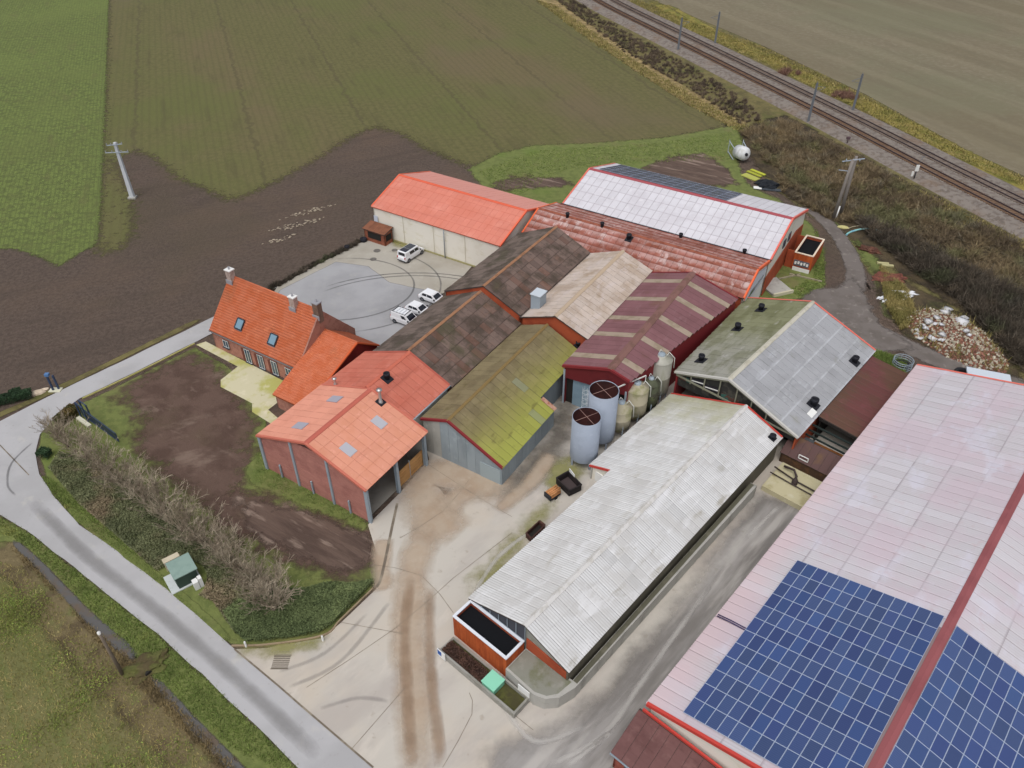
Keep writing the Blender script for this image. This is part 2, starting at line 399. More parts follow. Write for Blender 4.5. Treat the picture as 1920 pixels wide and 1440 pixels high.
# --- sheets
gb = MB(); gb.add([(-3500, -300, 0), (3500, -300, 0), (3500, 5500, 0), (-3500, 5500, 0)], [(0, 1, 2, 3)])
tag(gb.build('ground', m_plough), kind='structure')
zone('seeded_field', px((219, -330), (455, -330), (1010, 0), (1100, 62), (1190, 125), (1290, 190), (1372, 236), (1240, 262), (1100, 273), (1000, 276), (930, 293),
     (888, 315), (850, 300), (800, 280), (755, 252), (705, 238), (660, 255), (600, 295), (540, 328), (480, 358), (435, 377), (380, 352), (335, 334), (290, 295),
     (255, 281), (215, 300), (245, 370), (252, 420), (235, 460), (183, 480)), .010, m_olive, feather=6., jag=.6, step=3)
zone('crop_field', px((-2500, -330), (219, -330), (204, 0), (197, 200), (189, 380), (183, 455), (150, 475), (110, 500), (75, 482), (30, 468), (-20, 465), (-900, 430)), .016, m_crop, feather=2.4, jag=.4, step=3)
zone('rail_verge', px((455, -330), (514, -330), (1225, 0), (1431, 86), (1623, 177), (1815, 283), (1920, 330), (2600, 640), (2600, 1000), (1960, 735), (1800, 690), (1640, 520),
     (1540, 420), (1440, 345), (1395, 262), (1372, 236), (1290, 190), (1190, 125), (1100, 62), (1010, 0)), .022, m_verge, feather=2.5, jag=.6, step=3)
zone('stubble_field', px((514, -330), (1225, 0), (1431, 86), (1623, 177), (1815, 283), (1920, 330), (2600, 640), (5000, 640), (4200, -330)), .028, m_stub)
zone('straw_strip', px((1000, -8), (1030, -8), (1120, 55), (1210, 118), (1300, 172), (1400, 228), (1390, 246), (1290, 196), (1190, 132), (1090, 62)), .034, m_straw, feather=3.5, jag=.5)
ribbon('yellow_strip', px((1190, -20), (1300, 50), (1420, 100), (1530, 155), (1640, 205), (1760, 268), (1870, 325), (1990, 390)), 9., .034, m_yellow)
ribbon('yellow_strip', px((1230, -5), (1340, 60), (1450, 112), (1560, 170), (1660, 222), (1800, 290), (1950, 362)), 5., .040, m_yellow)
zone('grass_meadow', px((878, 318), (930, 290), (1000, 273), (1100, 269), (1240, 259), (1385, 234), (1405, 262), (1380, 300), (1400, 345), (1460, 375), (1520, 420), (1545, 470), (1545, 540),
     (1500, 560), (1420, 580), (1050, 470), (950, 400)), .036, m_grass, feather=3., jag=.6)
zone('mud_patch', px((1205, 318), (1260, 292), (1320, 288), (1365, 318), (1385, 345), (1330, 350), (1260, 340)), .044, m_mudr, feather=5., jag=.8)
zone('mud_patch', px((905, 360), (960, 330), (1060, 335), (1075, 350), (1000, 352)), .044, m_mudr, feather=6., jag=.8)
zone('scrub_floor', px((1385, 245), (1470, 215), (1560, 262), (1680, 330), (1800, 392), (1925, 455), (2100, 560), (2100, 800), (1930, 720), (1870, 640), (1770, 560), (1650, 490),
     (1560, 425), (1470, 365), (1425, 318), (1400, 285)), .046, m_scrubg, feather=5., jag=1.)
zone('grass_verge', px((1550, 405), (1640, 480), (1680, 560), (1700, 620), (1660, 590), (1640, 520), (1590, 440)), .052, m_grass, feather=4., jag=.6)
zone('scrub_floor', px((1640, 500), (1760, 560), (1860, 640), (1930, 715), (1800, 690), (1690, 625), (1650, 560)), .056, m_scrubg, feather=4., jag=.6)
ribbon('gravel_track', px((1470, 372), (1540, 410), (1580, 455), (1604, 510), (1598, 560), (1612, 600), (1680, 640), (1780, 683), (1900, 722), (2060, 775)), (3.6, 6.6), .062, m_gravel)
zone('gravel_track', px((1490, 575), (1520, 545), (1570, 540), (1600, 520), (1625, 560), (1650, 610), (1720, 655), (1640, 660), (1560, 600)), .066, m_gravel, feather=3., jag=.4)
# garden side
zone('garden_grass', px((72, 845), (80, 805), (120, 768), (180, 745), (365, 652), (430, 690), (500, 790), (490, 840), (690, 985), (716, 1075), (700, 1100), (605, 1195), (495, 1212), (430, 1206), (320, 1110), (210, 1020), (140, 965), (95, 915)),
     .030, m_grass, feather=1., jag=.25)
zone('garden_soil', px((262, 770), (215, 745), (300, 690), (362, 658), (432, 712), (480, 785), (470, 850), (450, 915), (520, 940), (640, 975), (694, 1000), (712, 1060), (690, 1085), (610, 1072), (520, 1045), (440, 1005),
     (360, 940), (300, 880), (262, 868), (258, 830)), .036, m_garden, feather=5., jag=.8)
zone('mud_patch', px((440, 930), (520, 950), (640, 985), (690, 1000), (706, 1060), (640, 1070), (560, 1045), (470, 1000)), .042, m_mudr, feather=4., jag=.6)
zone('garden_grass', px((484, 845), (510, 865), (600, 920), (690, 980), (690, 1000), (640, 975), (560, 945), (470, 905), (460, 880)), .048, m_grass, feather=2., jag=.3)
zone('patio', px((368, 647), (386, 641), (447, 672), (534, 716), (545, 735), (524, 753), (503, 769), (523, 786), (508, 795), (473, 773), (473, 757), (414, 726), (414, 713), (446, 688)), .070, m_patio)
# road and yard
road = zone('road', px((520, 538), (385, 602), (250, 668), (130, 725), (60, 760), (0, 790), (-300, 890), (-300, 1000), (0, 965), (50, 995), (120, 1050), (200, 1112), (300, 1192), (400, 1285), (480, 1360), (560, 1440), (705, 1570),
     (845, 1570), (700, 1440), (560, 1320), (440, 1218), (330, 1120), (220, 1035), (150, 985), (100, 930), (74, 890), (67, 850), (76, 815), (105, 780), (150, 748), (250, 700), (370, 640), (430, 610)), .076, m_road, jag=.06, step=1.5)
yard = zone('yard', px((440, 1218), (500, 1216), (605, 1197), (640, 1168), (706, 1105), (718, 1075), (690, 985), (750, 925), (805, 862), (780, 780), (1000, 640), (1080, 640), (1280, 700), (1480, 830), (1540, 780), (1600, 720),
     (1760, 800), (2100, 1000), (2100, 1600), (845, 1570), (700, 1440), (560, 1320)), .082, m_yard)
court = zone('court', px((520, 538), (600, 495), (693, 447), (760, 460), (890, 494), (850, 540), (838, 545), (715, 650)) + [K(58, -58.6), K(58, -80)], .088, m_court)
zone('court_asphalt', px((525, 545), (630, 492), (690, 500), (730, 530), (800, 545), (830, 555), (715, 650)) + [K(58.5, -59), K(58.5, -79.5)], .092, m_asph, feather=.8, jag=.1)
zone('yard_lane', px((1120, 1310), (1290, 1120), (1420, 930), (1480, 940), (1540, 960), (1470, 1080), (1340, 1250), (1200, 1440), (1100, 1520), (900, 1520), (930, 1410), (1040, 1375)), .086, m_lane, feather=3., jag=.5)
zone('damp_stain', px((920, 925), (960, 900), (1030, 815), (1045, 760), (1060, 700), (1085, 720), (1075, 790), (1050, 850), (1010, 900), (950, 935)), .086, m_wet, feather=3., jag=.5)
zone('yard_moss', px((1020, 905), (1040, 865), (1075, 860), (1095, 885), (1070, 905), (1040, 930)), .090, m_moss, feather=2., jag=.4)
zone('yard_moss', px((450, 1216), (520, 1206), (605, 1190), (590, 1215), (500, 1232)), .090, m_moss, feather=1.5, jag=.2)
zone('yard_moss', px((890, 1090), (1000, 965), (1035, 935), (1030, 955), (960, 1050), (900, 1120)), .090, m_moss, feather=2.5, jag=.3)
zone('court_moss', px((735, 452), (790, 462), (800, 470), (775, 470), (740, 462)), .096, m_moss, feather=1., jag=.2)
def marks(nm, m, w, *lines, z=.094):
    for l in lines: ribbon(nm, px(*l), w, z, m)
marks('mud_track', m_tan, 4.4, [(795, 1460), (775, 1300), (768, 1150), (790, 1020), (850, 940), (930, 900)], z=.086)
marks('mud_track', m_tan, 7., [(860, 1010), (800, 960), (800, 900), (880, 890), (960, 930)], z=.090)
marks('mud_track', m_tand, 1.3, [(772, 1440), (764, 1300), (760, 1180), (772, 1080)], [(828, 1440), (815, 1320), (806, 1200), (808, 1100)], z=.098)
marks('mud_track', m_tan, 2.5, [(720, 1010), (715, 1060), (720, 1110)], [(930, 960), (1000, 900), (1035, 850)], z=.098)
m_trk = mat('rubber track marks', (156, 151, 147), alpha=(.3, 1.8, .36, .7))
m_trkl = mat('pale track marks', (206, 202, 197), alpha=(.3, 1.8, .5, .7))
marks('tyre_mark', m_trk, .5, [(540, 1290), (640, 1240), (730, 1130)], [(520, 1262), (610, 1225), (690, 1150)], [(600, 1330), (670, 1310), (730, 1316)],
      [(1040, 1410), (1150, 1330), (1260, 1200), (1360, 1060)], [(1010, 1400), (1120, 1345), (1220, 1230)], [(1090, 1430), (1180, 1330)], z=.098)
marks('tyre_mark', m_trkl, .6, [(1020, 1440), (1130, 1380), (1210, 1270), (1330, 1100)], [(1060, 1440), (1150, 1370)], [(930, 1300), (1000, 1390), (1100, 1360)], [(990, 1000), (930, 1050), (880, 1130)], [(1400, 1010), (1460, 950)], z=.102)
# skid rings on the court
ring = []
for r0, c, a0, a1 in ((9.0, (640, 540), -2.6, 1.9), (12.3, (640, 540), -1.4, 1.2), (15, (760, 620), .8, 2.4), (16.5, (760, 625), .85, 2.3)):
    cc = G(*c)
    ribbon('tyre_mark', [cc + Vector((math.cos(a0 + (a1 - a0) * i / 14) * r0 * 1.25, math.sin(a0 + (a1 - a0) * i / 14) * r0, 0)) for i in range(15)], .38, .100, m_skid, k=3)
# joints between the concrete slabs (thin filled gaps)
for l in ([(745, 945), (735, 990), (716, 1080), (706, 1102)], ):
    ribbon('drain_channel', px(*l), .28, .104, m_joint, soft=False, k=3)
for l in ([(575, 1290), (740, 1180), (850, 1085)], [(700, 1060), (790, 1080), (850, 1150)], [(660, 1405), (760, 1290)], [(830, 1440), (885, 1340), (880, 1300)], [(750, 1010), (830, 960), (880, 900)],
          [(640, 1168), (760, 1190)], [(850, 1085), (960, 1000)], [(800, 870), (900, 935), (960, 970)], [(1000, 1370), (900, 1290)]):
    ribbon('slab_joint', px(*l), .045, .104, m_joint, soft=False, k=2)
ribbon('slab_joint', px((560, 1320), (520, 1285), (440, 1218)), .16, .104, m_joint, soft=False, k=2)
ribbon('slab_joint', px((700, 1440), (630, 1380), (560, 1320)), .16, .104, m_joint, soft=False, k=2)
ribbon('slab_joint', px((0, 835), (55, 892)), .12, .104, m_joint, soft=False, k=2)
marks('tyre_mark', m_skid, .35, [(62, 830), (22, 870), (15, 910), (30, 930)], z=.104)
marks('road_wear', mat('oil darkened lane', (140, 138, 137), alpha=(.2, 1.6, .5, .7)), 1.6, [(60, 940), (160, 1040), (300, 1150), (440, 1270), (600, 1420)], z=.080)
m_cov = mat('manhole iron', (110, 106, 102), [L((80, 76, 72), 3., .5, .6, .7)], rough=.7)
for u, v, r in ((707, 471, .6), (740, 470, .5), (700, 487, .55)):
    mb = MB(); c = G(u, v); mb.lathe([(r, .1), (r, .112)], 16, (c.x, c.y, 0), cap1=True)
    solo('manhole_cover', mb, m_cov, 'round iron manhole cover in the concrete parking court', 'manhole cover', c, 'manhole covers in the court')
# front verge, ditch and near field
zone('front_field', px((-700, 1000), (0, 1015), (60, 1055), (130, 1140), (200, 1225), (290, 1310), (420, 1450), (560, 1600), (-700, 1700)), .020, m_near, feather=2.5, jag=.5)
zone('ditch_bank', px((-100, 975), (0, 1000), (40, 1012), (170, 1160), (262, 1248), (430, 1440), (520, 1560), (440, 1560), (300, 1420), (180, 1290), (100, 1200), (20, 1090), (-100, 1040)), .026, mat('ditch bank', (112, 100, 72), [L((84, 72, 54), .4, .45, .62, .8), L((104, 108, 62), .25, .52, .66, .7), L((134, 120, 88), .9, .56, .7, .6)], bump=(3, .7, .2), alpha=(.5, 1.4, 1., .3)), feather=2., jag=.3)
zone('grass_verge', px((-200, 985), (0, 968), (50, 998), (120, 1053), (300, 1195), (400, 1288), (560, 1443), (640, 1520), (540, 1520), (440, 1420), (300, 1280), (270, 1245), (175, 1155), (100, 1075), (40, 1018), (-200, 1010)), .032, m_grass, feather=1.2, jag=.2)
0 and zone('ditch_water', px((14, 1012), (60, 1050), (110, 1105), (170, 1165), (215, 1200), (255, 1235), (268, 1248), (250, 1240), (205, 1208), (150, 1160), (95, 1105), (40, 1040)), .060, m_water)
0 and zone('ditch_water', px((283, 1268), (320, 1310), (370, 1370), (450, 1450), (520, 1530), (490, 1530), (425, 1450), (350, 1368), (300, 1300)), .060, m_water)
ribbon('grass_verge', px((395, 1178), (440, 1214), (330, 1112), (200, 1012), (120, 945))[1:], 1.6, .070, m_grass)
ribbon('grass_verge', px((-50, 800), (60, 752), (150, 709), (300, 636), (390, 592)), 1.6, .070, m_verge)
for l in ([(14, 1008), (60, 1046), (110, 1098), (165, 1155), (215, 1200), (264, 1243)], [(286, 1270), (325, 1315), (380, 1376), (450, 1450), (520, 1530)]):
    ribbon('ditch_water', px(*l), (1.0, 1.7), .064, m_water)
# kerb of the planted corner
mb = MB(); q = smooth(px((435, 1212), (500, 1210), (605, 1193), (640, 1162), (700, 1104)), 6)
for i in range(len(q) - 1): mb.bar(q[i] + Vector((0, 0, .1)), q[i + 1] + Vector((0, 0, .1)), .16, .2)
solo('kerb', mb, mat('kerb stone', (150, 132, 108), [L((120, 104, 84), 1., .5, .65, .7)]), 'low weathered kerb between clipped hedge and concrete drive', 'kerb', G(605, 1193))
mb = MB(); q = smooth(px((155, 748), (200, 727), (250, 703), (300, 678), (365, 645)), 6)
for i in range(0, len(q) - 1): mb.bar(q[i] + Vector((0, 0, .08)), q[i + 1] + Vector((0, 0, .08)), .18, .16)
solo('kerb', mb, MATS['moss on concrete'] if False else mat('mossy kerb', (176, 170, 110), [L((150, 150, 80), .6, .45, .6, .8), L((196, 186, 150), 1., .58, .7, .7)]), 'mossy yellowish kerb between access road and garden plot', 'kerb', G(250, 703))

# --- railway
def line_pts(ps): return [Vector((p.x, p.y, 0)) for p in px(*ps)]
cl = line_pts([(1040, -60), (1127, 0), (1281, 78), (1528, 201), (1640, 258), (1780, 331), (1920, 402), (2150, 520)])
d0 = (cl[0] - cl[1]).normalized(); cl = [cl[0] + d0 * 900, cl[0] + d0 * 300] + cl
d1 = (cl[-1] - cl[-2]).normalized(); cl += [cl[-1] + d1 * 120]
cl = smooth(cl, 8)
def offs(pts, o, z):
    out = []
    for i, p in enumerate(pts):
        d = pts[min(i + 1, len(pts) - 1)] - pts[max(i - 1, 0)]; n = Vector((-d.y, d.x, 0)).normalized()
        out.append(p + n * o + Vector((0, 0, z)))
    return out
mb = MB(); prof = [(-8.2, .02), (-6.2, .62), (6.2, .62), (8.2, .02)]; rows = [offs(cl, o, z) for o, z in prof]; n = len(cl)
for a, b in ((0, 1), (1, 2), (2, 3)):
    mb.add(rows[a] + rows[b], [(i + 1, i, n + i, n + i + 1) for i in range(n - 1)])
up(mb)
ballast = tag(mb.build('railway_ballast', m_ballast), kind='structure')
m_rail = mat('rail steel', (62, 52, 56), [L((88, 68, 58), .8, .5, .7, .6)], rough=.55, spec=.4)
m_slp = mat('sleepers', (122, 108, 98), [L((100, 84, 72), 1., .45, .6, .7)], isl=.15)
m_rust = mat('rust stained ballast', (124, 100, 80), [L((106, 86, 72), 1.2, .45, .6, .8), L((132, 116, 98), .3, .5, .65, .7)])
lens = [0.]
for i in range(1, n): lens.append(lens[-1] + (cl[i] - cl[i - 1]).length)
for tr, lab in ((-2.65, 'railway track nearer the farm, dark rails on rusty sleepers'), (2.65, 'railway track nearer the stubble field, dark rails on pale sleepers')):
    base = offs(cl, tr, 0)
    root = thing('railway_track', lab, 'railway track', base[n // 2])
    for sgn in (-.82, .82):
        mb = MB(); q = offs(cl, tr + sgn, .86)
        for i in range(n - 1): mb.bar(q[i], q[i + 1], .15, .17)
        part('rail', mb, m_rail, root)
    # sleepers as one joined part (a couple of pixels each)
    V, F = [], []; s = 0.; j = 0
    while s < lens[-1]:
        while j < n - 2 and lens[j + 1] < s: j += 1
        if -40 < cl[j].x < 130 and 60 < cl[j].y < 420:
            t_ = (s - lens[j]) / max(lens[j + 1] - lens[j], 1e-6); p = base[j].lerp(base[j + 1], t_); d = (cl[j + 1] - cl[j]).normalized(); nn = Vector((-d.y, d.x, 0))
            b0 = len(V)
            for z_ in (.6, .75):
                for aa, bb in ((-1, -1), (1, -1), (1, 1), (-1, 1)): V.append(p + nn * 1.45 * aa + d * .14 * bb + Vector((0, 0, z_)))
            F += [(b0 + 4, b0 + 5, b0 + 6, b0 + 7), (b0, b0 + 1, b0 + 5, b0 + 4), (b0 + 1, b0 + 2, b0 + 6, b0 + 5), (b0 + 2, b0 + 3, b0 + 7, b0 + 6), (b0 + 3, b0, b0 + 4, b0 + 7)]
        s += .62
    mb = MB(); mb.add(V, F); o = part('sleepers', mb, m_slp if tr > 0 else mat('rusty sleepers', (116, 92, 74), [L((96, 76, 64), 1., .45, .6, .7)], isl=.15), root); o['kind'] = 'stuff'
    # rust and dirt bed between the rails
    mb = MB(); q0, q1 = offs(cl, tr - 1.2, .66), offs(cl, tr + 1.2, .66); mb.add(q0 + q1, [(i + 1, i, n + i, n + i + 1) for i in range(n - 1)])
    for i, f in enumerate(mb.f):
        a, b, d = (Vector(mb.v[j]) for j in f[:3])
        if (b - a).cross(d - a).z < 0: mb.f[i] = tuple(reversed(f))
    o = part('track_bed', mb, m_rust if tr < 0 else m_ballast, root)
# ================================================================ BUILDINGS
K2 = Frame(-32.0)    # same grid as K, ridge running along K.B: (a', b') = (b, -a)
def sheet_mesh(name, m, waves=6, amp=.022, thick=.03):
    """unit roofing sheet, x -.5...5 across, y 0..1 up the slope, corrugated, with a visible lower lip"""
    n = waves * 2 if waves else 1
    vs, fs = [], []
    xs = [-.5 + i / n for i in range(n + 1)]
    zs = [amp * (1 if i % 2 else -1) for i in range(n + 1)] if waves else [0, 0]
    top = [(x, 0, z) for x, z in zip(xs, zs)]
    vs = top + [(x, 1, z) for x, z in zip(xs, zs)] + [(x, 0, z - thick) for x, z in zip(xs, zs)] + top
    k = n + 1
    fs = [(i, i + 1, k + i + 1, k + i) for i in range(n)] + [(2 * k + i, 2 * k + i + 1, 3 * k + i + 1, 3 * k + i) for i in range(n)]
    me = bpy.data.meshes.new(name); me.from_pydata(vs, [], fs); me.update()
    me.polygons.foreach_set('use_smooth', [True] * n + [False] * n); me.materials.append(m)
    return me
def clip(poly, f):      # keep f(p) >= 0
    out = []
    for i in range(len(poly)):
        p, q = poly[i], poly[(i + 1) % len(poly)]; a, b = f(p), f(q)
        if a >= 0: out.append(p)
        if (a >= 0) != (b >= 0):
            t = a / (a - b); out.append((p[0] + (q[0] - p[0]) * t, p[1] + (q[1] - p[1]) * t))
    return out
class Barn:
    def __init__(s, name, label, fr, a0, a1, bR, zR, left, right, sL, sR, deck, cat='barn', walls=None, over=.25, thick=.14, skip=()):
        s.fr, s.a0, s.a1, s.bR, s.zR, s.sL, s.sR = fr, a0, a1, bR, zR, sL, sR
        seg = lambda e: e if isinstance(e, list) else [(a0, a1, e, e)] if not isinstance(e, tuple) else [(a0, a1, *e)]
        s.left, s.right = seg(left), seg(right)
        s.root = thing(name, label, cat, fr((a0 + a1) / 2, bR, 0))
        mb = MB()
        for side, segs in ((0, s.left), (1, s.right)):
            for (p, q, b0, b1) in segs:
                top = [fr(p, b0, s.z(b0)), fr(p, bR, zR), fr(q, bR, zR), fr(q, b1, s.z(b1))]
                d = Vector((0, 0, -thick))
                mb.hexa([x + d for x in top] + top)
        s.roof = part('roof', mb, deck, s.root)
        if walls: s.walls(walls, over, skip)
    def z(s, b): return s.zR - s.sL * (s.bR - b) if b < s.bR else s.zR - s.sR * (b - s.bR)
    def eave(s, side, a):
        for (p, q, b0, b1) in (s.left, s.right)[side]:
            if p - 1e-6 <= a <= q + 1e-6: return b0 + (b1 - b0) * (a - p) / (q - p)
    def gable_poly(s, a, inset=.2, drop=.16):
        bl, br = s.eave(0, a) + inset, s.eave(1, a) - inset
        return [(bl, 0), (br, 0), (br, s.z(br) - drop), (s.bR, s.zR - drop), (bl, s.z(bl) - drop)]
    def walls(s, W_, over, skip, t=.18):
        W_ = W_ if isinstance(W_, dict) else {k: W_ for k in 'fblr'}
        for key, a, d in (('f', s.a0 + over, t), ('b', s.a1 - over, -t)):
            if key in skip: continue
            mb = MB(); mb.prism([s.fr(a, b, z) for b, z in s.gable_poly(a)], s.fr.A * d); part('wall', mb, W_[key], s.root)
        for key, segs, sg in (('l', s.left, 1), ('r', s.right, -1)):
            if key in skip: continue
            for i, (p, q, b0, b1) in enumerate(segs):
                p_, q_ = (p + over if i == 0 else p), (q - over if i == len(segs) - 1 else q)
                f0, f1 = b0 + .2 * sg, b1 + .2 * sg; mb = MB()
                z0, z1 = s.z(f0) - .17, s.z(f1) - .17
                c = [s.fr(p_, f0, 0), s.fr(q_, f1, 0), s.fr(q_, f1 + t * sg, 0), s.fr(p_, f0 + t * sg, 0)]
                top = [Vector((x.x, x.y, z)) for x, z in zip(c, (z0, z1, z1, z0))]
                mb.hexa(c + top); part('wall', mb, W_[key], s.root)
    def M(s, side, a, w, y0, y1, b_e, lift=(.075, .035), jit=.0):
        """matrix of a sheet on a slope: centred at a, width w, from slope fraction y0 to y1"""
        bE, bR = b_e, s.bR; f = lambda t: s.fr(a, bE + (bR - bE) * t, s.z(bE) + (s.zR - s.z(bE)) * t)
        lo, hi = f(y0), f(y1); up = (hi - lo).normalized()
        X = (-s.fr.A if side == 0 else s.fr.A); N = X.cross(up).normalized()
        j = R(-jit, jit)
        lo = lo + N * (lift[0] + j); hi = hi + N * (lift[1] + j)
        Y = hi - lo; N = X.cross(Y).normalized()
        X = X * w
        return Matrix(((X.x, Y.x, N.x, lo.x), (X.y, Y.y, N.y, lo.y), (X.z, Y.z, N.z, lo.z), (0, 0, 0, 1)))
    def sheets(s, me, w, rows, sides=(0, 1), lap=1.05, over=.06, skip=None, name='roof_sheet', jit=.006, alt=None, long=None, gap=.972):
        n = max(1, round((s.a1 - s.a0) / w)); w_ = (s.a1 - s.a0) / n
        for side in sides:
            for i in range(n):
                a = s.a0 + (i + .5) * w_; bE = s.eave(side, a); bO = bE + (-over if side == 0 else over)
                L_ = abs(bE - s.bR); k = rows[side] if not long else max(1, round(L_ / long))
                for r in range(k):
                    y0, y1 = r / k, (r + 1) / k
                    if skip and skip(side, a, r, k): continue
                    m_ = me[side] if isinstance(me, (tuple, list)) else me
                    if alt: m_ = alt(side, i, r, k) or m_
                    inst(name, m_, s.roof, s.M(side, a, w_ * gap, y0 - (over / L_ if r == 0 else 0), min(1., y1 + (lap - 1)), bE, jit=jit))
    def ridge(s, m, pieces=0, w=.28, h=.10, name='ridge_cap', lift=.11):
        n = pieces or 1; st = (s.a1 - s.a0) / n
        for i in range(n):
            p, q = s.a0 + i * st - (.02 if n > 1 else 0), s.a0 + (i + 1) * st
            mb = MB(); pr = []
            lf = lift + (.015 if i % 2 else 0)
            for b in (-w, -w * .45, 0, w * .45, w):
                pr.append((b, s.z(s.bR + b) + lf + (h * (1 - abs(b) / w) * .7)))
            low = [(b, z - .05) for b, z in reversed(pr)]
            mb.prism([s.fr(p, s.bR + b, z) for b, z in pr + low], s.fr.A * (q - p)); part(name, mb, m, s.roof)
    def barge(s, m, ends=(0, 1), h=.3, t=.06, out=.04, sides=(0, 1), lift=.10):
        for e in ends:
            a = s.a0 - out if e == 0 else s.a1 + out
            for side in sides:
                bE = s.eave(side, s.a0 if e == 0 else s.a1); mb = MB(); d = s.fr.A * (t if e == 0 else -t)
                p = [s.fr(a, bE, s.z(bE) + lift), s.fr(a, s.bR, s.zR + lift), s.fr(a, s.bR, s.zR + lift - h), s.fr(a, bE, s.z(bE) + lift - h)]
                mb.prism(p, d); part('barge_board', mb, m, s.root)
                mb = MB(); c = .10   # folded top flange
                p = [s.fr(a, bE, s.z(bE) + lift + .012), s.fr(a, s.bR, s.zR + lift + .012), s.fr(a + (.26 if e == 0 else -.26), s.bR, s.zR + lift + .012), s.fr(a + (.26 if e == 0 else -.26), bE, s.z(bE) + lift + .012)]
                mb.prism(p, (0, 0, .025)); part('barge_board', mb, m, s.root)
    def gutter(s, m, sides=(0, 1), r=.09):
        for side in sides:
            for (p, q, b0, b1) in (s.left, s.right)[side]:
                o = -.13 if side == 0 else .13
                mb = MB(); mb.tube([s.fr(p, b0 + o, s.z(b0) - .05), s.fr(q, b1 + o, s.z(b1) - .05)], r, 6); part('gutter', mb, m, s.root)
    def hit(s, side, u, v):
        """place on a roof slope seen at photo pixel (u, v)"""
        o = Vector((0, 0, CAMH)); d = (G(u, v) - o).normalized(); sl_ = s.sL if side == 0 else -s.sR
        # z = zR + sl*(b-bR)
        f = lambda p: p.z - (s.zR + sl_ * (p.dot(s.fr.B) - s.bR))
        t = f(o) / (f(o) - f(o + d * 400)) * 400; p = o + d * t
        return s.fr.inv(p)
    def vent(s, side, u, v, r=.26, h=.85, plate=.95, m=None, light=None):
        a, b = s.hit(side, u, v); z = s.z(b); m = m or m_black
        c = s.fr(a, b, 0); mb = MB()
        mb.lathe([(r * 1.05, z - .3), (r * 1.05, z + h * .62), (r * 1.35, z + h * .66), (r * 1.35, z + h), (r * .95, z + h + .02), (r * .9, z + h * .75)], 14, c)
        mb.lathe([(r * .9, z + h * .8), (.01, z + h * .8)], 14, c)
        ve = part('vent', mb, m, s.root)
        if plate:
            mb = MB(); q = plate / 2; zz = lambda bb: s.z(bb) + .16
            P = [(a - q, b - q), (a + q, b - q), (a + q, b + q), (a - q, b + q)]
            mb.hexa([s.fr(x, y, zz(y) - .1) for x, y in P] + [s.fr(x, y, zz(y)) for x, y in P]); part('flashing', mb, light or m, ve)
        return ve
    def rooflight(s, side, a, b, w, l, m, name='roof_window', frame=None, zt=.125):
        P = [(a - w / 2, b - l / 2), (a + w / 2, b - l / 2), (a + w / 2, b + l / 2), (a - w / 2, b + l / 2)]
        mb = MB(); mb.hexa([s.fr(x, y, s.z(y) + .04) for x, y in P] + [s.fr(x, y, s.z(y) + zt) for x, y in P]); o = part(name, mb, m, s.root)
        if frame:
            mb = MB(); g = .09
            for i in range(4):
                p, q = P[i], P[(i + 1) % 4]; mb.bar(s.fr(*p, s.z(p[1]) + zt), s.fr(*q, s.z(q[1]) + zt), g, .2)
            part('frame', mb, frame, o)
        return o

# --- building materials
m_black = mat('black plastic vent', (34, 35, 42), rough=.6)
m_deck = mat('roof underside', (74, 66, 62))
m_redtrim = mat('bright red trim', (194, 70, 62), rough=.5)
m_coral = mat('coral red trim', (222, 112, 98), rough=.5)
m_rtrim = mat('dark red trim', (128, 44, 48), rough=.6)
m_cream = mat('cream painted wall', (226, 222, 211), [L((212, 206, 190), .35, .5, .7, .7), L((204, 196, 164), .5, .55, .75, .5, st=(1, 1, .25))], rough=.8)
m_steel = mat('galvanised steel', (150, 162, 172), [L((130, 142, 152), .6, .45, .65, .6)], rough=.5, spec=.4)
m_bluegrey = mat('blue grey cladding', (142, 152, 158), [L((124, 134, 140), .35, .45, .65, .7, st=(1, 1, 3)), L((160, 170, 176), .8, .55, .7, .5)], rough=.6, rand=.08)
m_concw = mat('concrete wall', (168, 166, 160), [L((134, 132, 126), .5, .5, .68, .8, st=(1, 1, 3)), L((186, 184, 178), 1.2, .55, .7, .5), L((112, 112, 96), .7, .62, .74, .7)], bump=(8, .2, .03))
m_plat = mat('mossy concrete slab', (132, 132, 122), [L((108, 110, 84), .5, .45, .62, .8), L((154, 152, 144), .8, .55, .7, .5)], bump=(10, .2, .03))
m_dark = mat('dark interior', (40, 38, 36))
m_white = mat('white painted', (226, 226, 224), rough=.6)
m_orwall = mat('rust red wall', (164, 80, 52), [L((140, 62, 40), .4, .45, .65, .7), L((176, 84, 52), 1., .55, .7, .5)])
m_brickw = mat('pinkish brick', (172, 122, 106), [L((150, 104, 92), 2.2, .45, .6, .7), L((188, 142, 126), 4., .55, .68, .6), L((140, 98, 84), .4, .5, .7, .5)], bump=(9, .3, .03))
m_glass = mat('window glass', (64, 84, 100), rough=.08, spec=.7)
m_frame = mat('dark grey frame', (62, 66, 74), rough=.5)
m_lead = mat('lead flashing', (150, 150, 156), rough=.5)

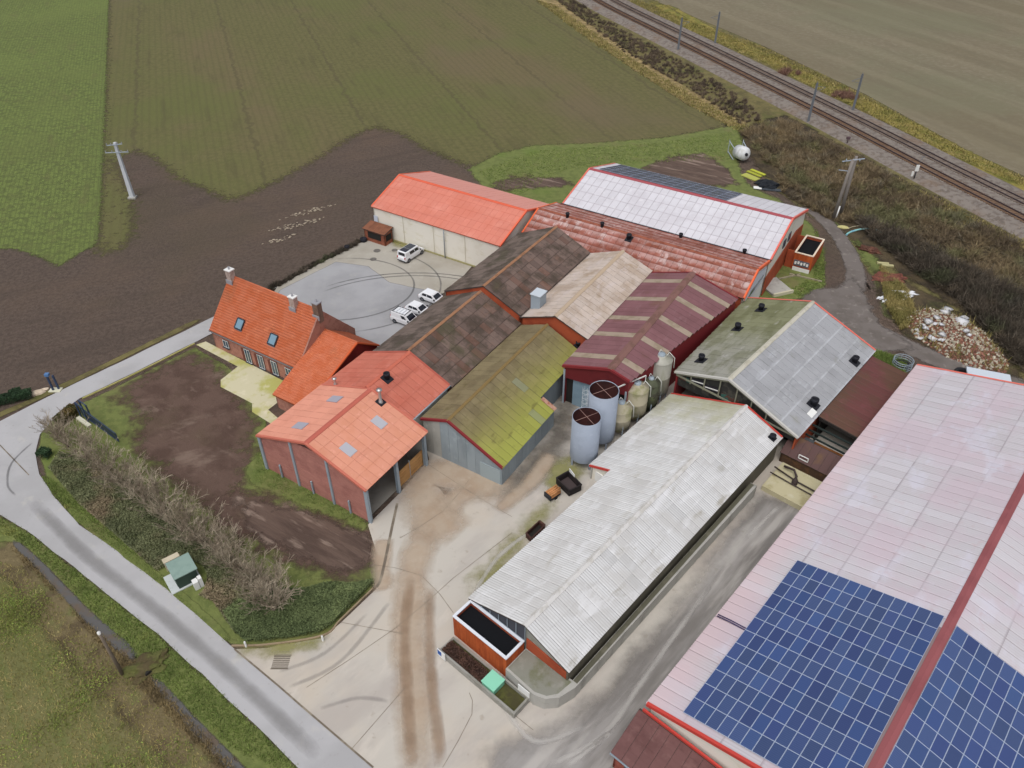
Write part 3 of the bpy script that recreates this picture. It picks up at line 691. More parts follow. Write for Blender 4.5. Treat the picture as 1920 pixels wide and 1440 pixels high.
# ---- brick panel barn (open machinery shed)
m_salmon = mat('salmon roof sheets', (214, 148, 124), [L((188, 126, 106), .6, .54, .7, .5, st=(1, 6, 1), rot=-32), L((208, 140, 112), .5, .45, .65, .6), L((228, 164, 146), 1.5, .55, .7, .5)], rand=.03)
m_salmonL = mat('salmon roof sheets left slope', (220, 152, 130), [L((208, 140, 118), .5, .45, .65, .6)], rand=.03)  # paler copy without streaks, used on the left slope
bb = Barn('brick_machinery_shed', 'brick-red panel shed with salmon roof and an open side', K, 38.9, 49.6, -49.9, 8.0, -57.9, -42.1, .35, .36, mat('salmon deck', (188, 108, 88)), 'shed')
bb.sheets((sheet_mesh('salmon_sheet_left', m_salmonL, 9, .012), sheet_mesh('salmon_sheet', m_salmon, 9, .012)), 1.07, (4, 5))
bb.ridge(mat('salmon ridge', (186, 100, 86)), 0, .3, .06)
bb.barge(mat('salmon barge', (196, 112, 94)), h=.22)
m_panel = mat('red concrete panel', (172, 118, 108), [L((154, 102, 94), .6, .45, .62, .7), L((184, 132, 122), 1.6, .55, .7, .5)], rand=.05, bump=(6, .3, .02))
mb = MB(); mb.prism([K(39.25, b, z) for b, z in bb.gable_poly(39.25)], K.A * .1); bw = part('wall', mb, mat('panel joint', (92, 66, 60)), bb.root)
roofline = lambda p: bb.z(p[0]) - .2 - p[1]
cuts = [-57.7, -52.6, -47.4, -42.3]
for i in range(3):
    for r in range(13):
        z0, z1 = r * .61 + .02, (r + 1) * .61 - .012
        po = clip([(cuts[i] + .1, z0), (cuts[i + 1] - .1, z0), (cuts[i + 1] - .1, z1), (cuts[i] + .1, z1)], lambda p: bb.z(-49.9 - abs(p[0] + 49.9)) - .2 - p[1])
        po = [q for k_, q in enumerate(po) if (Vector(q) - Vector(po[k_ - 1])).length > 1e-4]
        if len(po) < 3: continue
        mb = MB(); mb.prism([K(39.25 - R(.08, .1), b, z) for b, z in po], K.A * .1); part('panel', mb, m_panel, bw)
for i, b in enumerate(cuts):
    mb = MB(); wdt = .14 if i in (1, 2) else .2; mb.box(39.0, 39.2, b - wdt, b + wdt, 0, bb.z(b) - .25, K); part('post', mb, m_steel, bb.root)
for b in (-55.2, -50.4, -45.0):
    mb = MB(); mb.box(38.95, 39.1, b - .09, b + .09, 0, 2.0, K); part('post', mb, m_steel, bb.root)
for a in (39.3, 44.2, 49.2):
    mb = MB()
    mb.box(a - .18, a + .18, -42.35, -42.28, 0, 4.9, K); mb.box(a - .18, a + .18, -42.65, -42.58, 0, 4.9, K); mb.box(a - .04, a + .04, -42.58, -42.35, 0, 4.9, K)
    part('post', mb, m_steel, bb.root)
mb = MB(); mb.box(39.1, 49.4, -42.45, -42.3, 4.85, 5.1, K); part('beam', mb, m_steel, bb.root)
for b, a_, key in ((-57.6, 0, 'l'),):
    mb = MB(); mb.box(39.3, 49.3, -57.7, -57.55, 0, bb.z(-57.5) - .2, K); part('wall', mb, m_panel, bb.root)
mb = MB(); mb.prism([K(49.2, b, z) for b, z in bb.gable_poly(49.2)], K.A * .15); part('wall', mb, m_concw, bb.root)
m_timber = mat('raw timber boards', (186, 142, 92), [L((160, 116, 72), .8, .45, .62, .7, st=(1, 1, .3)), L((206, 166, 116), 2., .55, .7, .5)], rand=.08)
for i in range(2):          # timber half doors in the second bay
    for r in range(6):
        mb = MB(); mb.box(44.5 + i * 2.35, 46.78 + i * 2.35, -42.95, -42.85, .08 + r * .38, .44 + r * .38, K); part('board', mb, m_timber, bb.root)
mb = MB(); mb.box(46.78, 46.86, -42.99, -42.83, .05, 2.6, K); part('post', mb, m_steel, bb.root)
mb = MB(); mb.box(39.4, 49.2, -57.4, -42.9, .09, .12, K); part('floor', mb, mat('shed floor', (150, 146, 138), [L((128, 122, 112), .4, .45, .65, .7)]), bb.root)
m_rlight = mat('translucent roof light', (176, 176, 184), rough=.3)
m_rlightb = mat('blue translucent roof light', (160, 160, 172), rough=.3)
for u, v in ((711, 793), (653, 844)):
    a, b = bb.hit(1, u, v); bb.rooflight(1, a, b, 1.15, 1.5, m_rlight)
for u, v in ((628, 749), (563, 799)):
    a, b = bb.hit(0, u, v); bb.rooflight(0, a, b, 1.15, 1.7, m_rlightb)
m_chrome = mat('stainless flue', (190, 190, 190), rough=.3, metal=.8)
def flue(bn, side, u, v, r, h, cap=True, plate=True):
    a, b = bn.hit(side, u, v); z = bn.z(b); c = bn.fr(a, b, 0); mb = MB()
    mb.lathe([(r * 1.6, z), (r * 1.3, z + .3), (r, z + .35), (r, z + h)], 12, c)
    if cap: mb.lathe([(r, z + h), (r * 1.9, z + h + .1), (r * 1.9, z + h + .22), (.02, z + h + .3)], 12, c)
    f = part('flue', mb, m_chrome, bn.root)
    if plate:
        mb = MB(); P = [(a - .45, b - .45), (a + .45, b - .45), (a + .45, b + .45), (a - .45, b + .45)]
        mb.hexa([bn.fr(x, y, bn.z(y) + .05) for x, y in P] + [bn.fr(x, y, bn.z(y) + .15) for x, y in P]); part('flashing', mb, m_black, f)
flue(bb, 1, 714, 755, .18, 1.7); flue(bb, 0, 629, 722, .14, .8, plate=False)

# ---- red roofed store behind it
m_redr = mat('brick red roof sheets', (194, 114, 96), [L((166, 92, 78), .6, .52, .68, .6, st=(1, 6, 1), rot=-32), L((186, 102, 84), .5, .45, .65, .7), L((206, 128, 114), 1.2, .55, .7, .5)], rand=.04)
r2 = Barn('red_roof_store', 'store with brick-red corrugated roof and one black vent beside the farmhouse', K, 49.62, 57.6, -50.6, 7.95, -58.05, -44.8, .4, .46, mat('red deck', (150, 76, 64)),
          'shed', walls={'f': m_concw, 'b': m_concw, 'l': m_brickw, 'r': m_cream})
r2.sheets(sheet_mesh('red_sheet', m_redr, 7, .02), 1.0, (3, 3)); r2.ridge(mat('red ridge', (196, 108, 88)), 8, .26, .05)
r2.barge(mat('red barge', (176, 92, 78)), ends=(1,), h=.25); r2.gutter(m_steel, (1,))
r2.vent(1, 726, 711, .3, .9, 1.1)

# ---- dark brown barns
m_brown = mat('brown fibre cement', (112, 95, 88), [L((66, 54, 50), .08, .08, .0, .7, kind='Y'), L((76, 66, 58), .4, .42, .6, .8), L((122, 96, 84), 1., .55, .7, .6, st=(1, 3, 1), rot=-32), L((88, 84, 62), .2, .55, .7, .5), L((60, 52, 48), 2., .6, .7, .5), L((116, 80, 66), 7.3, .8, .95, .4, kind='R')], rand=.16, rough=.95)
m_brownL = mat('brown fibre cement shaded side', (112, 99, 92), [L((74, 66, 58), .4, .42, .6, .8), L((104, 92, 80), 1., .55, .7, .6, st=(1, 3, 1), rot=-32), L((80, 78, 60), .2, .55, .7, .5)], rand=.1, rough=.95)  # left-slope copy, lightened in colour against the shade on that side
m_bridge = mat('terracotta ridge', (158, 116, 88), [L((130, 96, 74), 1., .5, .65, .7)])
ms_brown, ms_brownL = sheet_mesh('brown_sheet', m_brown, 6, .022), sheet_mesh('brown_sheet_left', m_brownL, 6, .022)
b1 = Barn('brown_roof_barn', 'barn with lower dark brown roof overlooking the three parked white cars', K, 57.62, 73.6, -50.9, 8.0, -57.3, -44.55, .476, .476, m_deck, walls=m_brickw)
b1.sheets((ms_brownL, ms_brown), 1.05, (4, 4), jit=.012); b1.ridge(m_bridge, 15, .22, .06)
b2 = Barn('brown_roof_barn', 'taller dark brown roofed barn next to the orange roofed hall', K, 73.4, 93.3, -50.4, 9.0, -57.0, -44.55, .455, .455, m_deck, walls={'f': m_orwall, 'b': m_orwall, 'l': m_orwall, 'r': m_orwall}, over=.12)
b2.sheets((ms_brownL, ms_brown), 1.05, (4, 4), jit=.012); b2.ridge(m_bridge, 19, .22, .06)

# ---- tan barn
m_tanr = mat('tan fibre cement', (192, 178, 168), [L((170, 152, 136), .35, .42, .62, .8), L((196, 184, 180), 1., .52, .68, .7, st=(1, 3, 1), rot=-32), L((150, 128, 100), .25, .58, .72, .6)], rand=.06, rough=.9)
tn = Barn('tan_roof_barn', 'barn with pale tan roof and rust red gable carrying a grey metal box', K, 73.5, 93.6, -39.4, 8.0, -44.75, -34.6, .377, .377, m_deck, walls=m_orwall)
tn.sheets(sheet_mesh('tan_sheet', m_tanr, 6, .02), 1.06, (3, 3), jit=.005); tn.ridge(mat('tan ridge', (184, 164, 142)), 10, .3, .08)
mb = MB(); P = [(75.7, -44.35), (77.4, -44.35), (77.4, -42.95), (75.7, -42.95)]; mb.hexa([K(a, b, 6.2) for a, b in P] + [K(a, b, 8.5) for a, b in P]); bx = part('vent_housing', mb, m_steel, tn.root)
mb = MB(); P = [(75.6, -44.45), (77.5, -44.45), (77.5, -42.85), (75.6, -42.85)]; mb.hexa([K(a, b, 8.5) for a, b in P] + [K(a, b, 8.6) for a, b in P]); part('lid', mb, mat('pale steel lid', (188, 196, 204), rough=.5), bx)

# ---- green mossy barn
m_green = mat('mossy roof sheets', (128, 116, 88), [L((110, 98, 74), .5, .42, .6, .7), L((148, 144, 80), .35, -40.5, -34.0, .95, rot=-32, kind='G', g=.55),
    L((152, 156, 74), .5, -37.5, -33.2, .8, rot=-32, kind='G', g=.7), L((96, 86, 54), 1.2, .56, .7, .5, st=(1, 3, 1), rot=-32), L((140, 148, 128), 11.7, .96, .99, .5, kind='R')], rand=.07, rough=.95)
gn = Barn('mossy_roof_barn', 'low barn with yellow-green mossy roof and blue-grey metal walls', K, 51.0, 73.35, -40.4, 6.5, -44.25, [(51.0, 63.0, -33.15, -33.15), (63.0, 73.35, -35.2, -35.2)], .385, .49, m_deck,
          walls=m_bluegrey)
gn.sheets(sheet_mesh('mossy_sheet', m_green, 4, .03), 1.05, (2, 4), jit=.01, long=None); gn.ridge(mat('mossy ridge', (132, 110, 70)), 21, .2, .06)
gn.barge(m_rtrim, ends=(0,), h=.25)
gn.vent(1, 1084, 650, .26, .8, 0.9)
for i in range(9):                                       # wall cladding panels, front and side
    b0, b1_ = -44.0 + i * 1.19, -44.0 + (i + 1) * 1.19 - .03
    zt = [gn.z(b) - .3 for b in (b0, b1_)]
    mb = MB(); mb.prism([K(51.2, b0, .05), K(51.2, b1_, .05), K(51.2, b1_, zt[1])] + ([K(51.2, -40.4, gn.zR - .3)] if b0 < -40.4 < b1_ else []) + [K(51.2, b0, zt[0])], K.A * .045); part('cladding_panel', mb, m_bluegrey if i > 1 else m_concw, gn.root)
for i in range(8):
    mb = MB(); mb.box(51.3 + i * 1.45, 51.3 + (i + 1) * 1.45 - .03, -33.35, -33.31, .05, gn.z(-33.3) - .25, K); part('cladding_panel', mb, m_bluegrey, gn.root)
mb = MB(); mb.box(51.14, 51.2, -36.2, -33.5, .05, 2.3, K); part('sliding_door', mb, mat('pale blue grey door', (152, 164, 168), rough=.55), gn.root)
mb = MB()
for i in range(4):
    mb.hexa([K(62.4 + i * .15, -34.9, gn.z(-34.9) + .16), K(62.52 + i * .15, -34.9, gn.z(-34.9) + .16), K(62.52 + i * .15, -33.0, gn.z(-33.0) + .16), K(62.4 + i * .15, -33.0, gn.z(-33.0) + .16)] +
            [K(62.4 + i * .15, -34.9, gn.z(-34.9) + .2), K(62.52 + i * .15, -34.9, gn.z(-34.9) + .2), K(62.52 + i * .15, -33.0, gn.z(-33.0) + .2), K(62.4 + i * .15, -33.0, gn.z(-33.0) + .2)])
part('patch_sheet', mb, mat('bare rusty sheet', (190, 150, 130), [L((160, 96, 70), 2., .5, .62, .8)]), gn.root)

# ---- maroon barn with pale strips
m_mar = mat('maroon steel roof', (128, 90, 94), [L((116, 80, 83), .4, .42, .62, .7), L((138, 104, 108), 1., .55, .7, .5, st=(1, 3, 1), rot=-32), L((112, 84, 60), .2, .6, .75, .4)], rand=.06, rough=.7)
m_strip = mat('translucent strip', (160, 144, 128), [L((136, 122, 102), .8, .45, .62, .7)], rough=.6)
mr = Barn('maroon_roof_barn', 'maroon metal barn roof crossed by pale beige translucent strips', K, 67.2, 93.2, -28.5, 8.0, -34.75, (-25.85, -21.6), .32, .29, m_deck, walls={'f': m_dark, 'b': m_rtrim, 'l': m_rtrim, 'r': m_rtrim}, skip=('f',))
me_m, me_s = sheet_mesh('maroon_sheet', m_mar, 7, .02), sheet_mesh('translucent_sheet', m_strip, 7, .02)
mr.sheets(me_m, 1.083, (1, 1), alt=lambda sd_, i, r, k: me_s if i in (2, 7, 11, 16, 21) and sd_ == 0 or i in (2, 7, 12, 17, 21) and sd_ == 1 else None, jit=.004)
mr.ridge(mat('maroon ridge', (126, 92, 86), [L((106, 80, 70), .8, .45, .6, .7)]), 12, .5, .08)
mr.barge(m_rtrim, h=.3)
po = mr.gable_poly(67.4); mb = MB()
hang = [(po[4][0], 4.2), (po[1][0], 4.9), po[2], po[3], po[4]]
mb.prism([K(67.4, b, z) for b, z in hang], K.A * .1); part('gable_panel', mb, mat('maroon gable', (104, 36, 40), [L((88, 30, 36), .6, .45, .65, .6)], rough=.6), mr.root)
for i, (p, q) in enumerate(((-33.4, -30.6), (-30.5, -27.9))):
    mb = MB(); mb.box(67.75, 67.85, p, q, .1, 4.6, K); part('sliding_door', mb, mat('steel blue door', (128, 150, 164), [L((112, 134, 148), .5, .45, .65, .6)], rough=.55), mr.root)
mb = MB(); mb.box(67.9, 68.0, -34.5, -26.2, .1, 5.0, K); part('wall', mb, m_dark, mr.root)
for b in (-34.5, -26.2):
    mb = MB(); mb.box(67.35, 67.6, b - .12, b + .12, 0, 5.5, K); part('post', mb, m_steel, mr.root)

# ---- orange hall
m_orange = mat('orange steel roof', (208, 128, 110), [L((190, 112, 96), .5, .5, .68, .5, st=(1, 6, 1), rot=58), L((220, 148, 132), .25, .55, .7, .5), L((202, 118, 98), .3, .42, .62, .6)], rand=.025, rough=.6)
m_orangeF = mat('orange steel roof far side', (214, 148, 136), rand=.02, rough=.55)  # paler copy of the orange sheets, sky light put into the colour
oh = Barn('orange_roof_hall', 'cream walled storage hall with bright orange metal roof by the parking court', K2, -83.6, -57.9, -97.2, 8.0, -105.7, -89.3, .31, .335, mat('orange deck', (190, 92, 66)), 'hall', walls=m_cream)
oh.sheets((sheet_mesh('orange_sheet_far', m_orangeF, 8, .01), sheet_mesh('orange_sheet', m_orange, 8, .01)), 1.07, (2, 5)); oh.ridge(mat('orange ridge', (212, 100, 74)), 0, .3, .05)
oh.barge(mat('orange barge', (226, 110, 82)), h=.25)
mb = MB(); mb.tube([K(89.15, -68.6, .2), K(89.15, -68.6, 5.2)], .09, 8); part('downpipe', mb, mat('zinc pipe', (140, 146, 150), rough=.5), oh.root)
mb = MB(); mb.box(89.28, 89.4, -83.2, -58.2, .09, .35, K); part('plinth', mb, m_moss if False else mat('mossy plinth', (158, 152, 110)), oh.root)
mb = MB(); mb.box(89.3, 89.38, -83.3, -82.5, 2.6, 3.8, K); part('window', mb, mat('pale window', (190, 200, 214), rough=.2), oh.root)
for i in range(1, 4):
    mb = MB(); mb.box(89.36, 89.4, -83.3 + i * 6.2, -83.25 + i * 6.2, .3, 5.3, K); part('panel_joint', mb, mat('hall joint', (186, 178, 156)), oh.root)  # thin beige strips mark the joints of the wall panels

# ---- long light grey barn with solar strip, and rusty barn in front of it
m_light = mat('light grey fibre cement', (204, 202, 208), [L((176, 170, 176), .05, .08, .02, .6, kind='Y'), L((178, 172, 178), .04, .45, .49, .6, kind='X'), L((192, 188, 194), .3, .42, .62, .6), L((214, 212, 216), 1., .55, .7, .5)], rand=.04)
lb = Barn('light_grey_barn', 'long barn with light grey roof, maroon ridge and dark solar strip', K2, -56.3, -21.0, -115.2, 8.8, -125.7, -105.75, .28, .297, mat('grey deck', (150, 140, 142)), walls={'f': m_cream, 'b': m_cream, 'l': m_cream, 'r': m_cream})
lb.sheets(sheet_mesh('light_sheet', m_light, 6, .014), 1.26, (2, 5)); lb.ridge(mat('maroon ridge metal', (158, 78, 84), rough=.5), 0, .42, .06)
lb.barge(m_coral, h=.38)
mb = MB(); P = [(-105.5, 0), (-125.3, 0), (-125.3, 3.4), (-120.5, 4.3), (-112, 3.6), (-105.5, 3.2)]
mb.prism([K2(-21.19, b, z) for b, z in P], K2.A * .1); part('cladding', mb, m_orwall, lb.root)
for b in (-113.5, -116.2):
    mb = MB(); mb.box(-21.2, -21.08, b - .6, b + .6, 4.6, 5.9, K2); part('window', mb, m_glass, lb.root)
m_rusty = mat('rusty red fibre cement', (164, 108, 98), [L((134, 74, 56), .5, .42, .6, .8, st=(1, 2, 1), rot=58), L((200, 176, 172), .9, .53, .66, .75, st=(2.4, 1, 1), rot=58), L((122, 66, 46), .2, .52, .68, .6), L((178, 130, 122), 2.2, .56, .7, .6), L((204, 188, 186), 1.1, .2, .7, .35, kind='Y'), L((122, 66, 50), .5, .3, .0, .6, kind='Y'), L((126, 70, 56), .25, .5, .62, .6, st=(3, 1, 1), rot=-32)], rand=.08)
rb = Barn('rusty_roof_barn', 'barn with blotchy rusty red roof and a row of black vents', K2, -57.3, -21.1, -99.6, 7.6, -105.7, -94.6, .262, .43, m_deck, walls={'f': m_orwall, 'b': m_white, 'l': m_orwall, 'r': m_orwall})
rb.sheets(sheet_mesh('rusty_sheet', m_rusty, 6, .03), 1.06, (4, 4), jit=.015); rb.ridge(mat('rusty ridge', (146, 86, 68), [L((118, 64, 50), 1., .45, .6, .8)]), 0, .3, .07)
rb.barge(mat('orange fascia', (226, 106, 66), rough=.6), h=.45, sides=(0, 1))
mb = MB(); mb.prism([K2(-21.24, b, z) for b, z in ((-104.8, 3.6), (-95.4, 3.6), (-95.4, 4.9), (-99.6, 6.6), (-104.8, 5.3))], K2.A * .08); gp = part('gable_panel', mb, mat('pale gable panel', (206, 210, 220), rough=.5), rb.root)
mb = MB(); mb.prism([K2(-21.16, b, z) for b, z in ((-103.6, 4.2), (-96.6, 4.2), (-98.0, 4.9), (-103.6, 4.7))], K2.A * .05); part('window', mb, m_glass, gp)
for u, v, s_ in ((1064, 406, 0), (1129, 424, 0), (1276, 446, 0), (1395, 476, 0)): rb.vent(0 if s_ == 0 else 1, u, v, .24, .75, 0)
rb.vent(1, 1179, 449, .3, .9, 1.)
# valley gutter
mb = MB(); mb.tube([K2(-56.5, -105.72, 6.12), K2(-20.9, -105.72, 6.12)], .1, 6); part('gutter', mb, mat('dark gutter', (70, 68, 74)), lb.root)

# ---- grey barn
m_greyL = mat('mossy grey fibre cement', (150, 149, 140), [L((122, 124, 90), .16, 72., 86., .85, rot=48.3, kind='G', g=.8), L((96, 98, 66), .7, .46, .62, .5, st=(1, 3, 1), rot=-41.7), L((172, 170, 164), .9, .58, .7, .6, st=(1, 3, 1), rot=-41.7)], rand=.06)
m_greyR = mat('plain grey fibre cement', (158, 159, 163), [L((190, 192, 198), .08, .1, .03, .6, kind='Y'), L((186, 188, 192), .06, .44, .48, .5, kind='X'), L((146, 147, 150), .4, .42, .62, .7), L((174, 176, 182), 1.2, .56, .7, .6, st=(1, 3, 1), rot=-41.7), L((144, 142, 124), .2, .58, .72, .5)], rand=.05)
gr = Barn('grey_roof_barn', 'open gabled barn with mossy grey roof and red trimmed far gable', W, 69.5, 91.8, -28.2, 7.6, (-35.2, -37.2), -18.8, .357, .366, m_deck, walls={'f': m_concw, 'b': m_cream, 'l': m_rtrim, 'r': m_orwall}, skip=('f',))
gr.sheets((sheet_mesh('grey_sheet_left', m_greyL, 6, .024), sheet_mesh('grey_sheet', m_greyR, 6, .018)), 1.06, (4, 4)); gr.ridge(mat('pale ridge', (190, 186, 172), [L((160, 154, 136), .8, .5, .65, .6)]), 20, .3, .07)
gr.barge(m_coral, ends=(1,), h=.42); gr.barge(mat('pale barge', (190, 188, 182)), ends=(0,), h=.22)
for u, v, s_ in ((1426, 582, 0), (1382, 618, 0), (1314, 677, 0), (1602, 680, 1)): gr.vent(s_, u, v, .3, .95, 1.2)
gr.vent(1, 1525, 760, .36, 1.0, 1.3)
mb = MB(); a, b = gr.hit(1, 1522, 776); P = [(a - .7, b - .35), (a + .7, b - .35), (a + .7, b + .35), (a - .7, b + .35)]
mb.hexa([W(x, y, gr.z(y) + .1) for x, y in P] + [W(x, y, gr.z(y) + .17) for x, y in P]); part('repair_sheet', mb, m_white, gr.root)
mb = MB()                                          # open truss of the front gable
for b0, b1_ in ((-35.0, -28.2), (-19.2, -28.2)): mb.bar(W(69.75, b0, gr.z(b0) - .35), W(69.75, b1_, gr.z(b1_) - .35), .14, .22)
mb.bar(W(69.75, -35, 4.7), W(69.75, -19.2, 4.0), .14, .2)
for b in (-33, -31.2, -29.2, -27, -25, -23): mb.bar(W(69.75, b, 4.3), W(69.75, b, gr.z(b) - .35), .12, .14)
part('truss', mb, mat('weathered timber', (128, 128, 112)), gr.root)
m_mural = mat('teal spotted boards', (56, 96, 88), [L((96, 60, 52), .9, .48, .52, .9), L((30, 34, 38), 1.2, .55, .6, .9)])
mb = MB(); mb.prism([W(70.1, b, z) for b, z in ((-35, 3), (-19.4, 3), (-19.4, 4.0), (-28.2, 7.2), (-35, 4.7))], W.A * .1); part('gable_board', mb, mat('dark gable boards', (52, 52, 50), [L((84, 82, 74), .8, .5, .62, .7)]), gr.root)
for b0, b1_, z0, z1 in ((-34.9, -33.2, 4.15, 4.75), (-28.9, -26.6, 4.35, 5.0), (-26.4, -24.4, 4.2, 4.8)):
    mb = MB(); mb.prism([W(69.95, b, z) for b, z in ((b0, z0), (b1_, z0), (b1_, z1), (b0, z1))], W.A * .05); part('painted_board', mb, m_mural, gr.root)
for i, (b0, b1_) in enumerate(((-33.0, -31.3), (-31.1, -29.3))):
    mb = MB(); mb.prism([W(69.9, b, z) for b, z in ((b0, 4.5), (b1_, 4.7), (b1_, 5.5), (b0, 5.1))], W.A * .05); wi = part('window', mb, mat('dark window', (40, 38, 46), rough=.2), gr.root)
    mb = MB(); mb.bar(W(69.86, b0, 4.8), W(69.86, b1_, 5.1), .04, .12); part('glazing_bar', mb, m_white, wi)

# ---- white barn
m_wht = mat('white fibre cement', (212, 212, 212), [L((138, 136, 132), .265, .2, 1., .5, rot=48.3, kind='W'), L((168, 166, 162), .06, .05, .0, .25, kind='Y'), L((190, 188, 186), .3, .42, .62, .7), L((219, 219, 221), .8, .52, .68, .7, st=(1, 3, 1), rot=-41.7), L((158, 152, 134), .5, .6, .75, .5, st=(1, 2.5, 1), rot=-41.7),  # dark stripes paint corrugation shading into the colour, with dirt in the valleys
    L((150, 148, 92), .4, 60., 70., .6, rot=48.3, kind='G', g=1.6), L((180, 178, 174), 9.3, .9, .98, .3, kind='R')], rand=.03, rough=.9)
m_whtR = mat('white fibre cement right', (206, 206, 207), [L((132, 130, 126), .265, .2, 1., .5, rot=48.3, kind='W'), L((160, 158, 154), .06, .05, .0, .25, kind='Y'), L((186, 184, 182), .3, .42, .62, .7), L((214, 214, 216), .8, .52, .68, .7, st=(1, 3, 1), rot=-41.7), L((140, 132, 112), .6, .6, .75, .6, st=(1, 2.5, 1), rot=-41.7), L((168, 168, 168), 9.3, .93, .99, .35, kind='R')], rand=.03, rough=.9)  # darker copy for the right slope; its stripes again draw corrugation shade and dirt
wb = Barn('white_roof_barn', 'long low barn with whitish corrugated roof beside the blue-grey silos', W, 30.0, 69.2, -25.3, 5.5, [(30.0, 52.3, -32.15, -32.15), (52.3, 69.2, -34.95, -34.95)], -20.35, .362, .39, m_deck,
          walls={'f': m_dark, 'b': m_cream, 'l': m_concw, 'r': mat('damp mossy wall', (94, 90, 78), [L((116, 110, 96), .5, .5, .66, .6)])}, skip=('f',))
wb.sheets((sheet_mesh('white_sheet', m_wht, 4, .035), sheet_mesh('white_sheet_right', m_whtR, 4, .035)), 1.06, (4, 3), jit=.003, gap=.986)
wb.ridge(mat('pale ridge tile', (206, 204, 202), [L((178, 174, 166), 1.2, .48, .62, .6)]), 37, .3, .12)
wb.barge(m_redtrim, ends=(1,), h=.4)
mb = MB(); bE = -34.95; p = [W(52.25, bE, wb.z(bE) + .12), W(52.25, -32.2, wb.z(-32.2) + .12), W(52.25, -32.2, wb.z(-32.2) - .2), W(52.25, bE, wb.z(bE) - .2)]
mb.prism(p, W.A * .1); part('barge_board', mb, m_redtrim, wb.root)
mb = MB(); mb.prism([W(52.45, b, z) for b, z in ((-34.8, 0), (-32.3, 0), (-32.3, wb.z(-32.3) - .17), (-34.8, wb.z(-34.8) - .17))], W.A * .1); part('wall', mb, m_cream, wb.root)
mb = MB(); mb.box(52.36, 52.45, -34.1, -33.1, .1, 1.5, W); part('door', mb, m_white, wb.root)
mb = MB(); mb.prism([W(30.35, b, z) for b, z in wb.gable_poly(30.35)], W.A * .15); part('wall', mb, mat('gable render', (150, 150, 142), [L((128, 126, 112), .6, .45, .62, .7)]), wb.root)
mb = MB(); mb.prism([W(30.2, b, z) for b, z in ((-25.2, 1.9), (-20.7, 1.9), (-20.7, 2.9), (-25.2, 3.4))], W.A * .12); part('cladding', mb, m_orwall, wb.root)
mb = MB()
for i in range(7): b = -31.6 + i * 1.05; mb.bar(W(30.1, b, 2.9), W(30.1, b, wb.z(b) - .15), .06)
mb.bar(W(30.1, -31.8, 3.05), W(30.1, -25.4, 3.05), .06); part('gable_frame', mb, m_steel, wb.root)
mb = MB(); mb.prism([W(30.2, b, z) for b, z in ((-31.8, 2.4), (-25.4, 2.4), (-25.4, wb.z(-25.4) - .2), (-31.8, wb.z(-31.8) - .2))], W.A * .1); part('gable_mesh', mb, mat('dark gable mesh', (74, 76, 84)), wb.root)
wb.vent(1, 1448, 822, .28, .55, .8)
# concrete platform and retaining wall along its front and right side
mb = MB(); P = [(27.55, -25.3), (27.35, -21.9), (27.7, -20.9), (28.6, -20.1), (30.2, -19.65), (62.2, -19.45), (62.2, -20.2), (30.6, -20.25), (30.3, -25.3)]
mb.prism([W(a, b, 0) for a, b in P], (0, 0, 1.75)); plat = solo('concrete_platform', mb, m_concw, 'raised concrete platform wrapping the corner of the white barn', 'platform', W(28.5, -22.5))
mb = MB(); P2 = [(27.75, -25.2), (27.6, -22.0), (28.0, -21.0), (28.8, -20.4), (30.4, -20.2), (30.4, -20.9), (30.15, -25.2)]; mb.prism([W(a, b, 1.74) for a, b in P2], (0, 0, .03)); part('slab', mb, m_plat, plat)
mb = MB(); mb.box(30.6, 62.1, -20.2, -19.75, 1.74, 1.77, W); part('ledge', mb, mat('mossy ledge', (92, 90, 76), [L((118, 114, 98), .5, .5, .68, .6)]), plat)
mb = MB(); mb.box(27.25, 27.32, -23.6, -22.3, .35, 1.6, W); part('panel', mb, m_white, plat)

# ---- pink white barn
m_pink = mat('pinkish white fibre cement', (192, 188, 193), [L((158, 146, 152), .27, .3, 1., .35, rot=48.3, kind='W'), L((140, 130, 136), .04, .06, .0, .7, kind='Y'), L((192, 177, 186), .12, .42, .62, .8), L((198, 195, 206), .3, .52, .66, .8, st=(1, 2, 1), rot=-41.7), L((186, 164, 168), 1., .58, .72, .4), L((202, 180, 183), .3, -10.6, -13.0, .7, rot=-41.7, kind='G', g=.3), L((206, 206, 214), 13.1, .8, .95, .2, kind='R')], rand=.035)  # colour stripes hold the shade and dirt of the corrugation valleys
pk = Barn('pink_white_barn', 'very large barn with pinkish white roof and maroon ridge carrying solar panels', W, 31.3, 91.0, 2.0, 8.8, -13.5, 17.5, .245, .245, mat('pink deck', (150, 132, 134)), walls=m_cream)
A0, A1 = 32.2, 52.0
def pskip(side, a, r, k):
    if side == 0: return A0 + 1.2 < a < A1 - 1.2 and r >= 2
    return a < A1 - 1.2 or a > 70
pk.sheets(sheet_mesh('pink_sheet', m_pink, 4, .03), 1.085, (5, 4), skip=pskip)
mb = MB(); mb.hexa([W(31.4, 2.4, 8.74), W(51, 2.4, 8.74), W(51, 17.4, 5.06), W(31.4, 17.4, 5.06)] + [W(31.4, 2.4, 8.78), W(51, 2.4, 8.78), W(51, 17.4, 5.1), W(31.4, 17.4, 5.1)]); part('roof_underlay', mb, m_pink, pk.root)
mb = MB()
for i in range(19):
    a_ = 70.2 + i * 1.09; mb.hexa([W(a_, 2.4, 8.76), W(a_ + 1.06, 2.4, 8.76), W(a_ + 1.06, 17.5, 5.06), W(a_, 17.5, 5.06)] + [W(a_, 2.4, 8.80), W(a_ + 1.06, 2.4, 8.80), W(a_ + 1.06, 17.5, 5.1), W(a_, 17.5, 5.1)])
part('roof_sheets', mb, m_pink, pk.roof)['kind'] = 'stuff'
